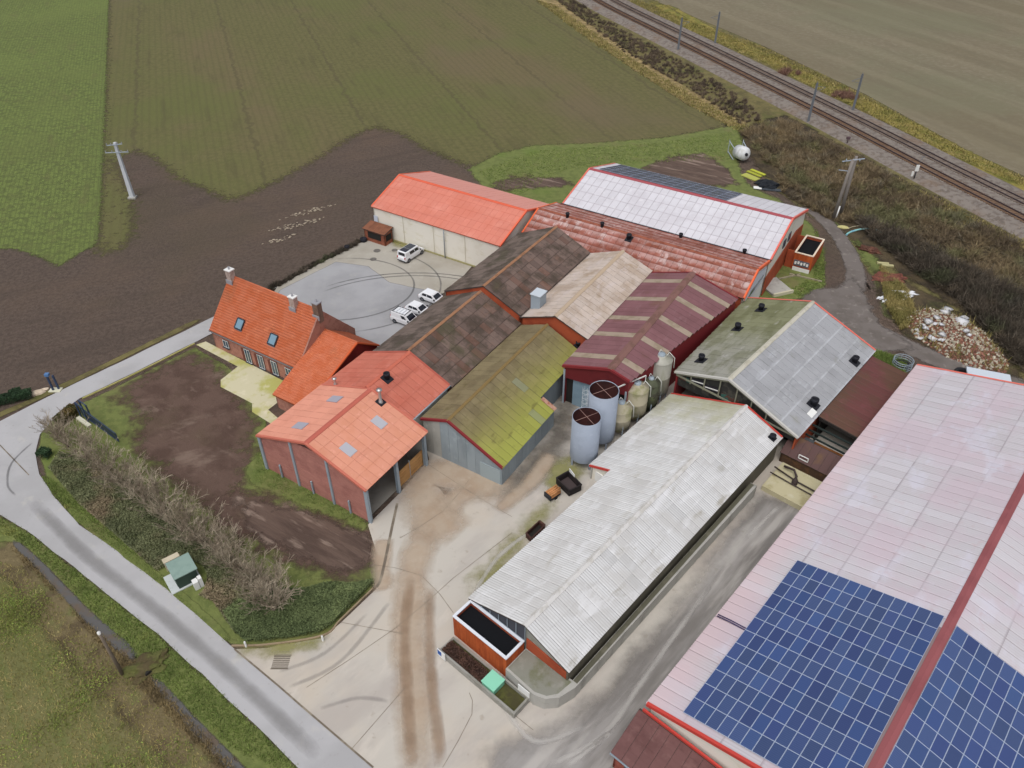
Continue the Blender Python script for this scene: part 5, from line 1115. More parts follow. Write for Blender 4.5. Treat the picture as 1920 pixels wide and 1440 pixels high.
# ---- cars
m_carw = mat('white car paint', (228, 230, 234), rough=.25, spec=.5)
m_tyre = mat('tyre rubber', (38, 38, 42), rough=.85)
m_rimm = mat('wheel rim', (120, 122, 128), rough=.4, metal=.5)
m_cglass = mat('car glass', (26, 30, 40), rough=.06, spec=.7)
m_headl = mat('headlamp', (214, 218, 224), rough=.15)
m_taill = mat('tail lamp', (170, 34, 40), rough=.25)
m_trim = mat('black trim', (44, 46, 52), rough=.6)
def car(label, p, rz, Lc, Wc, Hc, belt, hood, kind, group=None):
    """x forward; body shell lofted from rounded sections, glasshouse with separate panes"""
    root = thing('parked_car' if kind == 'car' else 'parked_van', label, 'car' if kind == 'car' else 'van', p, rz, group); add = local(root)
    h = Lc / 2; zb = .32; w = Wc / 2
    def sect(x, zt, ww, zlo=zb):   # rounded cross-section
        return [(x, -ww * .92, zlo), (x, -ww, zlo + .16), (x, -ww, zt - .12), (x, -ww * .93, zt), (x, ww * .93, zt), (x, ww, zt - .12), (x, ww, zlo + .16), (x, ww * .92, zlo)]
    nose = belt - .12
    st = [(-h, belt - .22, w * .86, zb + .16), (-h + .07, belt - .04, w * .95, zb + .03), (-h + .4, belt, w, zb), (h - hood - .3, belt, w, zb), (h - hood, belt - .02, w, zb), (h - .3, nose - .06, w * .97, zb), (h - .08, nose - .2, w * .9, zb + .02), (h, nose - .34, w * .8, zb + .16)]
    mb = MB(); S = [sect(*q) for q in st]; n8 = 8
    vs = [v for s_ in S for v in s_]; fs = [(i * n8 + k, i * n8 + (k + 1) % n8, (i + 1) * n8 + (k + 1) % n8, (i + 1) * n8 + k) for i in range(len(S) - 1) for k in range(n8)]
    fs += [tuple(range(n8)), tuple((len(S) - 1) * n8 + k for k in range(n8 - 1, -1, -1))]
    mb.add(vs, fs); body = add('body', mb, m_carw)
    # glasshouse: bottom ring at the belt, top ring at the roof
    xb, xf = (-h + (.16 if kind != 'car' else .3)), h - hood - .05
    tb, tf = (xb + (.08 if kind != 'car' else .42)), xf - (.55 if kind == 'bigvan' else .75)
    wt = w * (.88 if kind != 'car' else .8)
    bot = [(xb, -w * .95, belt - .03), (xf, -w * .95, belt - .03), (xf, w * .95, belt - .03), (xb, w * .95, belt - .03)]
    top = [(tb, -wt, Hc - .07), (tf, -wt, Hc - .07), (tf, wt, Hc - .07), (tb, wt, Hc - .07)]
    mb = MB(); mb.hexa([Vector(q) for q in bot] + [Vector(q) for q in top]); add('cabin', mb, m_carw)
    mb = MB(); e = .02
    rp = [(tb + .02, -wt * .97, Hc - .07), (tf - .02, -wt * .97, Hc - .07), (tf - .02, wt * .97, Hc - .07), (tb + .02, wt * .97, Hc - .07)]; r2_ = [(tb + .12, -wt * .86, Hc), (tf - .12, -wt * .86, Hc), (tf - .12, wt * .86, Hc), (tb + .12, wt * .86, Hc)]
    mb.hexa([Vector(q) for q in rp] + [Vector(q) for q in r2_]); rf = add('roof', mb, m_carw)
    def pane(nm, c4, m=m_cglass):
        c4 = [Vector(q) for q in c4]; n_ = (c4[1] - c4[0]).cross(c4[3] - c4[0]).normalized(); mb = MB(); mb.prism([q - n_ * .01 for q in c4], n_ * .03); return add(nm, mb, m)
    lerp = lambda p_, q_, t: tuple(p_[i] + (q_[i] - p_[i]) * t for i in range(3))
    def facepane(nm, b0, b1, t1, t0, u0, u1, v0, v1, m=m_cglass):
        f = lambda u, v: lerp(lerp(b0, b1, u), lerp(t0, t1, u), v); return pane(nm, [f(u0, v0), f(u1, v0), f(u1, v1), f(u0, v1)], m)
    facepane('windscreen', bot[1], bot[2], top[2], top[1], .08, .92, .1, .9)
    facepane('rear_window', bot[3], bot[0], top[0], top[3], .12, .88, .3, .88)
    cuts = {'car': ((.12, .44), (.48, .86)), 'van': ((.62, .86),), 'bigvan': ((.3, .62), (.66, .9))}[kind]
    for u0, u1 in cuts:
        facepane('side_window', bot[0], bot[1], top[1], top[0], u0, u1, .22, .84)
        facepane('side_window', bot[2], bot[3], top[3], top[2], 1 - u1, 1 - u0, .22, .84)
    for sx in (-1, 1):
        for sy in (-1, 1):
            x, y = (h - .85 if sx > 0 else -h + .8), sy * (w - .11); rr = .33 if kind != 'bigvan' else .35
            mb = MB(); mb.tube([(x, y - .11, rr), (x, y + .11, rr)], rr, 18); wh = add('wheel', mb, m_tyre)
            mb = MB(); mb.tube([(x, y + sy * .1, rr), (x, y + sy * .125, rr)], rr * .62, 14); add('rim', mb, m_rimm, wh)
            mb = MB(); mb.tube([(x, sy * (w - .02), rr + .03), (x, sy * (w + .004), rr + .03)], rr * 1.14, 18); add('wheel_arch', mb, m_trim)
    for sy in (-1, 1):
        mb = MB(); mb.box(h - .2, h - .03, sy * w * .7 - .17, sy * w * .7 + .17, nose - .42, nose - .26); add('headlight', mb, m_headl)
        mb = MB(); mb.box(-h + .0, -h + .1, sy * w * .8 - .09, sy * w * .8 + .09, belt - .38, belt - .1 if kind == 'car' else belt + .05); add('tail_light', mb, m_taill)
        mb = MB(); mb.box(xf - .3, xf - .12, sy * (w + .1) - .09, sy * (w + .1) + .09, belt + .02, belt + .2); add('mirror', mb, m_trim)
    mb = MB(); mb.box(-h - .02, -h + .12, -w * .85, w * .85, zb + .02, zb + .2); add('bumper', mb, m_trim)
    mb = MB(); mb.box(h - .14, h + .02, -w * .8, w * .8, zb + .02, zb + .18); add('bumper', mb, m_trim)
    mb = MB(); mb.box(-h - .015, -h + .05, -.26, .26, zb + .3, zb + .41); add('number_plate', mb, m_headl)
    return root, add, (tb, tf, wt, Hc)
rzB = math.atan2(K.B.y, K.B.x); rzA = math.atan2(K.A.y, K.A.x)
gz = Vector((0, 0, .094))
rt, add, (tb, tf, wt, Hc) = car('white van with dark glossy roof panels parked by the cream hall', K(86.6, -73.6) + gz, rzA - .03, 4.9, 1.92, 1.95, 1.08, .95, 'bigvan')
mb = MB(); mb.box(tb + .2, tb + 1.3, -wt * .8, wt * .8, Hc + .005, Hc + .03); mb.box(tb + 1.36, tf - .2, -wt * .8, wt * .8, Hc + .005, Hc + .03); add('roof_panel', mb, mat('dark roof film', (52, 58, 70), rough=.15, spec=.6))
rt, add, (tb, tf, wt, Hc) = car('small white van with roof rack bars under the brown barn eave', K(71.0, -62.4) + gz, rzB + .02, 4.45, 1.82, 1.84, 1.08, .85, 'van')
rk = None
for i in range(5):
    x = tb + .25 + i * (tf - tb - .4) / 4; mb = MB(); mb.bar((x, -wt * .92, Hc + .1), (x, wt * .92, Hc + .1), .07); add('rack_bar', mb, m_trim if i in (0, 4) else m_headl)
for s_ in (-1, 1):
    mb = MB(); mb.bar((tb + .2, s_ * wt * .88, Hc + .05), (tf - .1, s_ * wt * .88, Hc + .05), .05); add('rack_rail', mb, m_trim)
car('white hatchback parked in the middle between white van and other car', K(74.05, -62.4) + gz, rzB, 4.1, 1.76, 1.5, .92, 1.0, 'car')
car('white estate car parked nearest the taller brown barn', K(77.7, -62.5) + gz, rzB - .02, 4.5, 1.8, 1.56, .95, 1.05, 'car')

# ---- pole with crossarms in the field
m_conc = mat('pale concrete pole', (196, 200, 206), [L((178, 182, 188), .6, .45, .62, .6)])
m_arm = mat('grey steel arm', (168, 178, 190), rough=.5)
m_wood = mat('weathered wood', (120, 108, 96), [L((98, 88, 78), .8, .45, .62, .7, st=(1, 1, 5))])
def sq_pole(mb, p, h, w0, w1):
    p = Vector(p); mb.hexa([p + Vector((x * w0, y * w0, 0)) for x, y in ((-1, -1), (1, -1), (1, 1), (-1, 1))] + [p + Vector((x * w1, y * w1, h)) for x, y in ((-1, -1), (1, -1), (1, 1), (-1, 1))])
p = G(249, 371); root = thing('power_pole', 'pale concrete power pole with steel crossarms alone in the ploughed field', 'power pole', p)
mb = MB(); sq_pole(mb, p, 10.6, .38, .22); part('shaft', mb, m_conc, root)
mb = MB(); mb.box(p.x - .7, p.x + .7, p.y - .6, p.y + .6, 0, .3); part('footing', mb, m_concw, root)
for z, w_, ang in ((10.3, 1.3, .3), (8.9, 2.0, .1)):
    mb = MB(); d = Vector((math.cos(ang), math.sin(ang), 0)); mb.bar(p + d * -w_ + Vector((0, -.3, z)), p + d * w_ + Vector((0, -.3, z)), .12); ar = part('crossarm', mb, m_arm, root)
    for s_ in (-.95, -.4, .4, .95):
        mb = MB(); q = p + d * (w_ * s_) + Vector((0, -.3, z)); mb.lathe([(.05, z), (.1, z + .12), (.06, z + .2), (.1, z + .3), (.02, z + .4)], 8, (q.x, q.y, 0)); part('insulator', mb, mat('insulator', (150, 150, 158), rough=.2), ar)
# ---- twin pole by the track
p, q = G(1562, 411), G(1575, 404); root = thing('twin_power_pole', 'leaning pair of weathered poles joined at the top beside the scrub bank', 'power pole', p)
for s0, dx in ((p, .5), (q, -.1)):
    mb = MB(); mb.tube([s0, s0 + Vector((dx * .5, 0, 5.5)), s0 + Vector((dx, 0, 11.))], [.32, .29, .25], 10); part('shaft', mb, mat('grey concrete pole', (134, 127, 122), [L((112, 106, 100), .8, .45, .62, .6, st=(1, 1, 4))]), root)
mb = MB(); mb.bar(p + Vector((-1.2, 0, 10.7)), q + Vector((1.4, 0, 10.6)), .14); ar = part('crossarm', mb, m_arm, root)
for s_ in (-1.0, .2, 1.3):
    mb = MB(); o_ = p + Vector((s_ + .4, 0, 0)); mb.lathe([(.06, 10.75), (.11, 10.9), (.06, 11), (.1, 11.1), (.02, 11.2)], 8, (o_.x, o_.y, 0)); part('insulator', mb, m_arm, ar)
mb = MB(); mb.bar(p + Vector((-1.4, 0, 9.2)), p + Vector((.2, 0, 9.0)), .1); part('bracket', mb, m_arm, root)
mb = MB(); mb.tube([p + Vector((.3, -.25, 0)), p + Vector((.45, -.25, 2.6))], .13, 8); part('cable_guard', mb, m_white, root)
# ---- catenary masts along the railway
m_mast = mat('mast steel', (112, 116, 122), rough=.6)
for i, (u, v, sg, lab) in enumerate(((1515, 229, 1, 'steel catenary mast on the farm side of the tracks next to the scrub'), (1271, 96, 1, 'farm side catenary mast beside the dark bramble strip'), (1106, 4, 1, 'farm side catenary mast where the tracks leave the fields'),
        (1597.7, 211, -1, 'steel catenary mast on the stubble field side by a bush'), (1340, 84, -1, 'stubble side catenary mast above yellow grass'))):
    p = G(u, v, .05); root = thing('catenary_mast', lab, 'mast', p, group='catenary masts along the railway')
    mb = MB(); mb.bar(p + Vector((-.14, 0, 0)), p + Vector((-.1, 0, 8.6)), .06, .3); mb.bar(p + Vector((.14, 0, 0)), p + Vector((.1, 0, 8.6)), .06, .3); mb.bar(p, p + Vector((0, 0, 8.6)), .22, .05); part('shaft', mb, m_mast, root)
    nrm = Vector((.934, .358, 0)) * sg; mb = MB(); mb.bar(p + Vector((0, 0, 7.9)), p + nrm * 2.6 + Vector((0, 0, 7.4)), .08); mb.bar(p + Vector((0, 0, 6.6)), p + nrm * 2.6 + Vector((0, 0, 7.4)), .07); part('bracket_arm', mb, m_mast, root)
    mb = MB(); mb.lathe([(.05, 8.6), (.12, 8.7), (.06, 8.8), (.12, 8.9), (.02, 9.0)], 8, (p.x, p.y, 0)); part('insulator', mb, m_mast, root)
p = G(1713, 336, .05); root = thing('rail_signal', 'short white and dark rail signal post at the track edge', 'signal', p)
mb = MB(); mb.tube([p, p + Vector((0, 0, 1.7))], .12, 8); part('post', mb, m_trim, root)
mb = MB(); mb.box(p.x - .3, p.x + .3, p.y - .12, p.y + .12, 1.7, 2.9); part('board', mb, m_white, root)
mb = MB(); mb.box(p.x - .75, p.x - .4, p.y - .1, p.y + .1, .7, 1.6); part('side_box', mb, m_white, root)
mb = MB(); mb.tube([p + Vector((0, 0, 2.9)), p + Vector((.3, 0, 4.4)), p + Vector((.7, 0, 4.6))], .07, 6); part('lamp_arm', mb, m_mast, root)
p = G(1588, 269, .05); mb = MB(); mb.tube([p, p + Vector((0, 0, 1.1))], .1, 8); mb.box(p.x - .35, p.x + .35, p.y - .25, p.y + .25, 1.0, 1.5)
solo('trackside_box', mb, mat('maroon grey box', (92, 74, 78)), 'small dark equipment box on a post at the ballast edge', 'equipment box', p)
# ---- leaning wooden pole by the ditch
p = G(230, 1264); root = thing('wooden_pole', 'grey wooden pole with pale top standing at the ditch', 'pole', p)
mb = MB(); mb.tube([p, p + Vector((0, 0, 3.2)), p + Vector((0, 0, 6.3))], [.17, .15, .12], 10); part('shaft', mb, m_wood, root)
mb = MB(); mb.lathe([(.14, 6.25), (.14, 6.5), (.02, 6.55)], 10, (p.x, p.y, 0)); part('cap', mb, m_white, root)

# ---- sliding gate and gate posts
m_gate = mat('dark blue gate steel', (52, 66, 92), [L((66, 84, 112), .8, .5, .66, .6)], rough=.45)
g0, g1 = G(168, 790), G(224, 831); d = (g1 - g0).normalized(); root = thing('sliding_gate', 'dark blue steel sliding gate with tall guide posts beside the road', 'gate', g0)
mb = MB(); up_ = Vector((0, 0, 1))
for z in (.35, 1.75): mb.bar(g0 - d * 1.2 + up_ * z, g1 + up_ * (z if z < 1 else 1.55), .1, .14)
mb.bar(g1 + up_ * .3, g1 + up_ * 1.55, .1)
mb.bar(g0 - d * 1.2 + up_ * .35, g0 - d * 1.2 + up_ * 1.75, .1); part('frame', mb, m_gate, root)
n_ = int((g1 - g0).length / .16)
mb = MB()
for i in range(n_): q = g0 + d * (.16 * i); mb.bar(q + up_ * .35, q + up_ * 1.62, .03)
part('bars', mb, m_gate, root)['kind'] = 'stuff'
nn = Vector((-d.y, d.x, 0))
for k, (o1, o2) in enumerate(((0, .25), (0, -.25), (1.6, .25), (1.6, -.25))):
    q = g0 - d * (1.3 - o1) + nn * o2; mb = MB(); mb.bar(q, q + up_ * 2.6, .14); part('guide_post', mb, m_gate, root)
mb = MB(); q = g0 - d * 1.3; mb.bar(q + nn * .25 + up_ * 2.55, q + nn * .25 + d * 1.6 + up_ * 2.55, .12); mb.bar(q - nn * .25 + up_ * 2.55, q - nn * .25 + d * 1.6 + up_ * 2.55, .12); part('guide_rail', mb, m_gate, root)
mb = MB(); mb.bar(g0 - d * 1.6 + nn * -.55 + up_ * .15, g0 + d * 1.1 + nn * -.55 + up_ * .15, .5, .3); part('footing', mb, mat('cream concrete block', (206, 204, 184)), root)
p = G(106, 732); root = thing('gate_receiver', 'dark blue receiving posts with lamp across the road from the gate', 'gate post', p)
for o_ in (-.3, .3):
    mb = MB(); mb.bar(p + Vector((o_, o_ * .4, 0)), p + Vector((o_, o_ * .4, 2.4)), .2); part('post', mb, m_gate, root)
mb = MB(); mb.box(p.x - .8, p.x + .7, p.y - .5, p.y + .4, 0, .18); part('footing', mb, MATS['cream concrete block'], root)
mb = MB(); mb.box(p.x - .55, p.x - .05, p.y - .2, p.y + .25, 2.4, 2.75); part('lamp', mb, mat('blue lamp box', (86, 122, 168), rough=.4), root)
for i, (u, v, sx, lab) in enumerate(((70, 738, 1.0, 'larger pale stone block by the end of the dark hedge'), (84, 732, .6, 'smaller pale stone between the stone block and the gate receiver'))):
    p = G(u, v); bm = bmesh.new(); bmesh.ops.create_icosphere(bm, subdivisions=2, radius=1)
    for vv in bm.verts: vv.co = Vector((vv.co.x * sx, vv.co.y * sx * .6, max(vv.co.z, -.3) * sx * .4)) * R(.85, 1.15)
    me = bpy.data.meshes.new('stone_block'); bm.to_mesh(me); bm.free(); me.materials.append(mat('pale stone', (206, 190, 170), [L((180, 162, 140), 1., .45, .6, .7)])); o = bpy.data.objects.new('stone_block', me); COL.objects.link(o); o.location = p + Vector((0, 0, .1)); o.rotation_euler = (0, 0, .4)
    tag(o, lab, 'stone')
# ---- transformer cabinet group
p = G(347, 1084); fr = Frame(38.)
def fbox(mb, c, fr, a0, a1, b0, b1, z0, z1):
    P = [(a0, b0), (a1, b0), (a1, b1), (a0, b1)]; mb.hexa([c + fr(a, b, z0) for a, b in P] + [c + fr(a, b, z1) for a, b in P])
root = thing('transformer_cabinet', 'green metal transformer cabinet on a concrete slab among the hedge trees', 'cabinet', p)
mb = MB(); fbox(mb, p, fr, -.9, 1.1, -1.1, 1.1, .15, 1.75); part('body', mb, mat('dark green cabinet side', (58, 74, 66), rough=.6), root)
mb = MB(); fbox(mb, p, fr, -1.05, 1.25, -1.25, 1.25, 1.75, 1.86); part('lid', mb, mat('grey green lid', (134, 156, 148), [L((120, 142, 134), .8, .45, .62, .6)], rough=.6), root)
mb = MB(); fbox(mb, p, fr, -1.7, 1.3, -1.3, 1.3, 0, .15); part('slab', mb, mat('pale slab', (190, 196, 196)), root)
mb = MB(); fbox(mb, p, fr, -.95, -.9, -.9, -.05, .3, 1.6); part('door', mb, mat('cabinet door green', (78, 98, 88), rough=.6), root)
mb = MB(); fbox(mb, p, fr, -.95, -.9, .05, .9, .3, 1.6); part('door', mb, MATS['cabinet door green'], root)
c2 = p + fr(-.3, -2.1); mb = MB(); fbox(mb, c2, fr, -.8, .7, -.25, .3, 0, 1.35); fbox(mb, c2, fr, -.85, .75, -.3, .35, 1.35, 1.42)
solo('meter_cupboard', mb, mat('beige cupboard', (196, 186, 164), [L((176, 166, 142), 1., .45, .62, .6)]), 'beige meter cupboard on the road side of the green cabinet', 'cupboard', c2)
c3 = p + fr(.7, 1.9); mb = MB(); fbox(mb, c3, fr, -.4, .1, -.3, .3, 0, 1.1); fbox(mb, c3, fr, .15, .5, -.25, .25, 0, 1.3)
solo('meter_cupboard', mb, m_white, 'pair of small white meter boxes behind the green cabinet', 'cupboard', c3)
# ---- entrance posts, drain grate
for u, v, lab in ((462, 1213, 'short white post at the road end of the clipped hedge'), (606, 1202, 'short white post at the yard end of the clipped hedge')):
    p = G(u, v); mb = MB(); mb.lathe([(.1, 0), (.1, .75), (.08, .85), (.02, .88)], 10, (p.x, p.y, 0)); mb.lathe([(.104, .5), (.104, .66)], 10, (p.x, p.y, 0)); solo('marker_post', mb, m_white, lab, 'post', p)
p = G(527, 1243); mb = MB()
for i in range(7): mb.box(p.x - .75, p.x + .75, p.y - .6 + i * .19, p.y - .5 + i * .19, .085, .11)
mb.box(p.x - .8, p.x + .8, p.y - .68, p.y - .62, .085, .112); mb.box(p.x - .8, p.x + .8, p.y + .7, p.y + .76, .085, .112)
solo('drain_grate', mb, mat('rusty grate', (112, 104, 94)), 'rusty square drain grate set in the drive entrance', 'drain grate', p)
# ---- court edge planters
for u, v, r_, lab in ((651, 467, .45, 'smaller black round tub at the field edge of the court'), (682, 453, .6, 'larger black round tub next to the brick shelter')):
    p = G(u, v); mb = MB(); mb.lathe([(r_ * .85, .09), (r_, .2), (r_, .62), (r_ * .8, .66), (r_ * .78, .5), (.02, .5)], 16, (p.x, p.y, 0)); solo('round_tub', mb, mat('black tub', (36, 36, 44), rough=.7), lab, 'tub', p)

# ---- planter bed at the white barn front
root = thing('planter_bed', 'long concrete edged bed with brown hedge and green cabinet before the orange box', 'planter', W(26.4, -27))
m_blk = mat('planter wall', (150, 148, 142), [L((126, 124, 114), .6, .45, .62, .7)])
for i, q in enumerate(((25.3, 25.5, -31.6, -22.3), (27.1, 27.3, -31.6, -25.4), (25.5, 27.1, -31.6, -31.4), (25.5, 27.35, -22.5, -22.3), (27.15, 27.32, -25.4, -22.5))):
    mb = MB(); mb.box(*q, .05, .55 if q[2] < -26 and i != 0 else .8, W); part('wall', mb, m_blk, root)
mb = MB(); mb.box(25.5, 27.12, -31.4, -22.5, .1, .45, W); part('soil', mb, mat('planter soil', (70, 66, 42), [L((90, 92, 44), .6, .45, .6, .8), L((54, 46, 36), 1.2, .5, .65, .6)]), root)
mb = MB(); mb.box(25.55, 26.95, -26.3, -24.9, .45, 1.15, W); cb = mb
gc = solo('green_cabinet', cb, mat('mint green cabinet', (120, 184, 156), [L((104, 164, 140), .8, .5, .66, .5)], rough=.5), 'mint green box cabinet standing in the planter bed', 'cabinet', W(26.2, -25.6))
mb = MB(); mb.box(25.5, 27.0, -26.36, -24.84, 1.15, 1.21, W); part('lid', mb, mat('mint lid', (138, 206, 178), [L((112, 172, 148), 1.4, .6, .7, .5)], rough=.5), gc)
sg = MB(); sg.box(25.14, 25.2, -31.5, -30.5, .25, 1.25, W); so_ = solo('notice_board', sg, m_white, 'small white board with blue panel on the planter end', 'sign', W(25.2, -31.0))
mb = MB(); mb.box(25.12, 25.14, -31.42, -30.95, .55, 1.15, W); part('blue_panel', mb, mat('sign blue', (42, 92, 168), rough=.5), so_)
mb = MB(); mb.bar(W(25.22, -31.4, .05), W(25.22, -31.4, 1.3), .06); mb.bar(W(25.22, -30.6, .05), W(25.22, -30.6, 1.3), .06); part('post', mb, m_steel, so_)

# ---- containers in the yard
m_blackbin = mat('black plastic bin', (40, 35, 36), [L((62, 52, 50), .8, .5, .66, .6)], rough=.7)
def skip(name, label, cs, h, z0, m, floor, t=.1):
    cs = [G(u, v, h) for u, v in cs]; cen = sum(cs, Vector()) / 4; root = thing(name, label, 'bin', Vector((cen.x, cen.y, 0))); inn = [c + (cen - c).normalized() * t * 1.6 for c in cs]
    mb = MB()
    for i in range(4):
        a, b, c, d_ = cs[i], cs[(i + 1) % 4], inn[(i + 1) % 4], inn[i]; lo = lambda p: Vector((p.x, p.y, z0)); mb.hexa([lo(a), lo(b), lo(c), lo(d_), a, b, c, d_])
    part('side', mb, m, root); mb = MB(); mb.hexa([Vector((p.x, p.y, z0 + .02)) for p in inn] + [Vector((p.x, p.y, z0 + .14)) for p in inn]); part('floor', mb, floor, root)
    mb = MB()
    for i in range(4): mb.bar(cs[i], cs[(i + 1) % 4], .12, .1)
    part('rim', mb, m, root)
    for c in cs:
        mb = MB(); q = c + (cen - c).normalized() * .25; mb.lathe([(.1, .09), (.1, z0 + .05)], 8, (q.x, q.y, 0), cap1=True); part('foot', mb, m, root)
    return root
sk = skip('open_bin', 'black open topped bin with a white panel inside near the silos', [(1043, 896), (1065.6, 883), (1090.6, 909), (1067.7, 920)], 1.1, .2, m_blackbin, mat('bin floor', (72, 62, 62)))
mb = MB(); a_, b_ = G(1067, 887, .9), G(1077, 898, .9); mb.hexa([a_ + Vector((0, 0, -.6)), b_ + Vector((0, 0, -.6)), b_ + Vector((.04, .04, -.6)), a_ + Vector((.04, .04, -.6)), a_ + Vector((0, 0, .75)), b_ + Vector((0, 0, .6)), b_ + Vector((.04, .04, .6)), a_ + Vector((.04, .04, .75))])
solo('foam_sheet', mb, m_white, 'white sheet leaning inside the black open bin', 'foam sheet', a_ + Vector((0, 0, -.6)))
skip('open_bin', 'rusty brown open trough against the white barn eave', [(986, 1000), (1012, 976), (1022, 984), (996, 1010)], .8, .15, mat('rusty trough', (70, 46, 42), [L((96, 66, 56), .8, .5, .64, .7)]), m_dark)
p = G(1036, 932); root = thing('log_cart', 'small cart loaded with orange split logs near the black bin', 'cart', p); fr = Frame(40.)
mb = MB(); fbox(mb, p, fr, -.75, .75, -.5, .5, .3, .42); part('bed', mb, m_trim, root)
mb = MB(); fbox(mb, p, fr, -.8, -.7, -.55, .55, .3, .95); part('front_grille', mb, m_trim, root)
for i in range(3):
    for j in range(4):
        mb = MB(); y = -.38 + j * .25; z = .55 + i * .2; mb.tube([p + fr(-.68, y, z), p + fr(.7 + R(0, .3), y + R(-.03, .03), z)], .11, 8); part('log', mb, mat('split log', (196, 140, 92), [L((160, 106, 66), 1.4, .5, .64, .7)], rand=.1), root)
for s_ in (-1, 1):
    mb = MB(); q = p + fr(0, s_ * .52, .24); mb.tube([q - fr.B * .05, q + fr.B * .05], .22, 12); part('wheel', mb, m_tyre, root)

# ---- things behind the barns
p = G(1390, 303); d = Vector((.25, -.95, .18)).normalized(); root = thing('old_tank', 'white cylindrical tank lying on its side in a steel frame by the scrub', 'tank', p)
c0 = p + Vector((-.4, 1.9, 1.35)); mb = MB(); mb.tube([c0, c0 + d * 2.4, c0 + d * 3.0, c0 + d * 3.1], [1.35, 1.35, .9, .35], 24); part('shell', mb, mat('dirty white tank', (212, 214, 216), [L((184, 184, 180), .8, .48, .62, .7), L((150, 150, 132), .5, .6, .74, .6)], rough=.5), root)
mb = MB(); mb.tube([c0 + d * 3.05, c0 + d * 3.35], .32, 12); part('outlet', mb, m_black, root)
mb = MB()
for x in (-1.4, 1.4):
    for zz in (.3, 2.4): mb.bar(c0 + Vector((x, 2.6, zz - 1.3)), c0 + Vector((x * .9, -1.6, zz - 1.35)), .12)
for x in (-1.4, 1.4): mb.bar(c0 + Vector((x, 2.6, -1.3)), c0 + Vector((x, 2.6, 1.4)), .12)
part('frame', mb, m_arm, root)
for k, (u, v, w_, lab) in enumerate(((1407, 333, 1.6, 'wide pale yellow board lying in the grass by the black tarpaulin'), (1414, 327, .7, 'narrow greenish yellow plank next to the wide yellow board'), (1421, 324, .7, 'brighter yellow plank touching the black tarpaulin'))):
    c = G(u, v); fr = Frame(-52); mb = MB(); fbox(mb, c, fr, -1.7, 1.7, -w_ / 2, w_ / 2, .05, .2); solo('yellow_board', mb, mat('yellow board ' + str(k), ((170, 172, 88), (160, 164, 60), (176, 180, 62))[k]), lab, 'board', c)
def lump(name, label, cat, c, sx, sy, sz, m, sub=3, rz=0., rough_=.25, seed=1):
    rs = random.Random(seed); bm = bmesh.new(); bmesh.ops.create_icosphere(bm, subdivisions=sub, radius=1)
    ph = [rs.uniform(0, 6) for _ in range(6)]
    for v in bm.verts:
        n_ = 1 + rough_ * (math.sin(v.co.x * 4 + ph[0]) * math.sin(v.co.y * 5 + ph[1]) + .6 * math.sin(v.co.y * 9 + ph[2] + v.co.z * 7))
        v.co = Vector((v.co.x * sx * n_, v.co.y * sy * n_, max(v.co.z, -.05) * sz * n_))
    me = bpy.data.meshes.new(name); bm.to_mesh(me); bm.free(); me.materials.append(m); o = bpy.data.objects.new(name, me); COL.objects.link(o); o.location = c; o.rotation_euler = (0, 0, rz)
    return tag(o, label, cat)
lump('tarpaulin', 'crumpled black tarpaulin heap in the grass behind the light grey barn', 'tarpaulin', G(1437, 347), 2.1, 2.0, .9, mat('black tarp', (24, 28, 34), rough=.5), 3, .3, .2, 4)
c = G(1440, 356); fr = Frame(-14); mb = MB(); fbox(mb, c, fr, -2.6, 2.4, -.5, .5, .06, .2); o = solo('dark_sheet', mb, mat('dark sheet', (66, 72, 78), rough=.6), 'dark flat sheet with white end below the tarpaulin heap', 'sheet', c)
mb = MB(); fbox(mb, c, fr, -2.7, -1.2, -.55, .55, .2, .26); part('white_end', mb, m_white, o)
mb = MB(); cc = G(1622, 447)
mb.tube([cc + Vector((2.6 * math.cos(t) * 1.2, 2.6 * math.sin(t), .35 + .3 * math.sin(t * 2))) for t in [2.75 - i * .22 for i in range(13)]], .17, 8)
solo('water_pipe', mb, mat('turquoise pipe', (136, 190, 190), [L((110, 160, 190), .5, .5, .6, .8)], rough=.5), 'thick turquoise plastic pipe arched on the grass by the track', 'pipe', cc)
mb = MB(); mb.tube([cc + Vector((3.1 * math.cos(t) * 1.15 + .6, 3.4 * math.sin(t) + .6, .3)) for t in [2.4 - i * .2 for i in range(14)]], .06, 6)
solo('water_pipe', mb, mat('beige hose', (176, 166, 140)), 'thin beige hose looping around the turquoise pipe', 'pipe', cc + Vector((.5, .5, 0)))
c = G(1690, 687); root = thing('ring_feeder', 'grey steel ring feeder standing behind the pink barn corner', 'ring feeder', c); mb = MB()
for z in (.15, .5, .85, 1.15): mb.tube([c + Vector((1.25 * math.cos(t), 1.25 * math.sin(t), z)) for t in [i * math.pi / 12 for i in range(25)]], .05, 6, False)
part('rings', mb, m_steel, root); mb = MB()
for i in range(14): t = i * 2 * math.pi / 14; mb.bar(c + Vector((1.25 * math.cos(t), 1.25 * math.sin(t), 0)), c + Vector((1.25 * math.cos(t), 1.25 * math.sin(t), 1.15)), .05)
part('uprights', mb, m_steel, root)
mb = MB(); mb.lathe([(.95, .05), (.95, .5), (.7, .6), (.6, .35), (.02, .3)], 20, (c.x, c.y, 0)); part('tyre', mb, m_tyre, root)
c = G(1452, 540); fr = Frame(20); mb = MB(); fbox(mb, c, fr, -1.7, 1.8, -2.2, 2.0, .05, .35); o = solo('concrete_ramp', mb, m_concw, 'grey concrete slab with cream lip beside the rusty barn corner', 'slab', c)
mb = MB(); fbox(mb, c, fr, -1.7, 1.8, 2.0, 2.3, .05, .55); part('lip', mb, mat('cream lip', (198, 192, 168)), o)
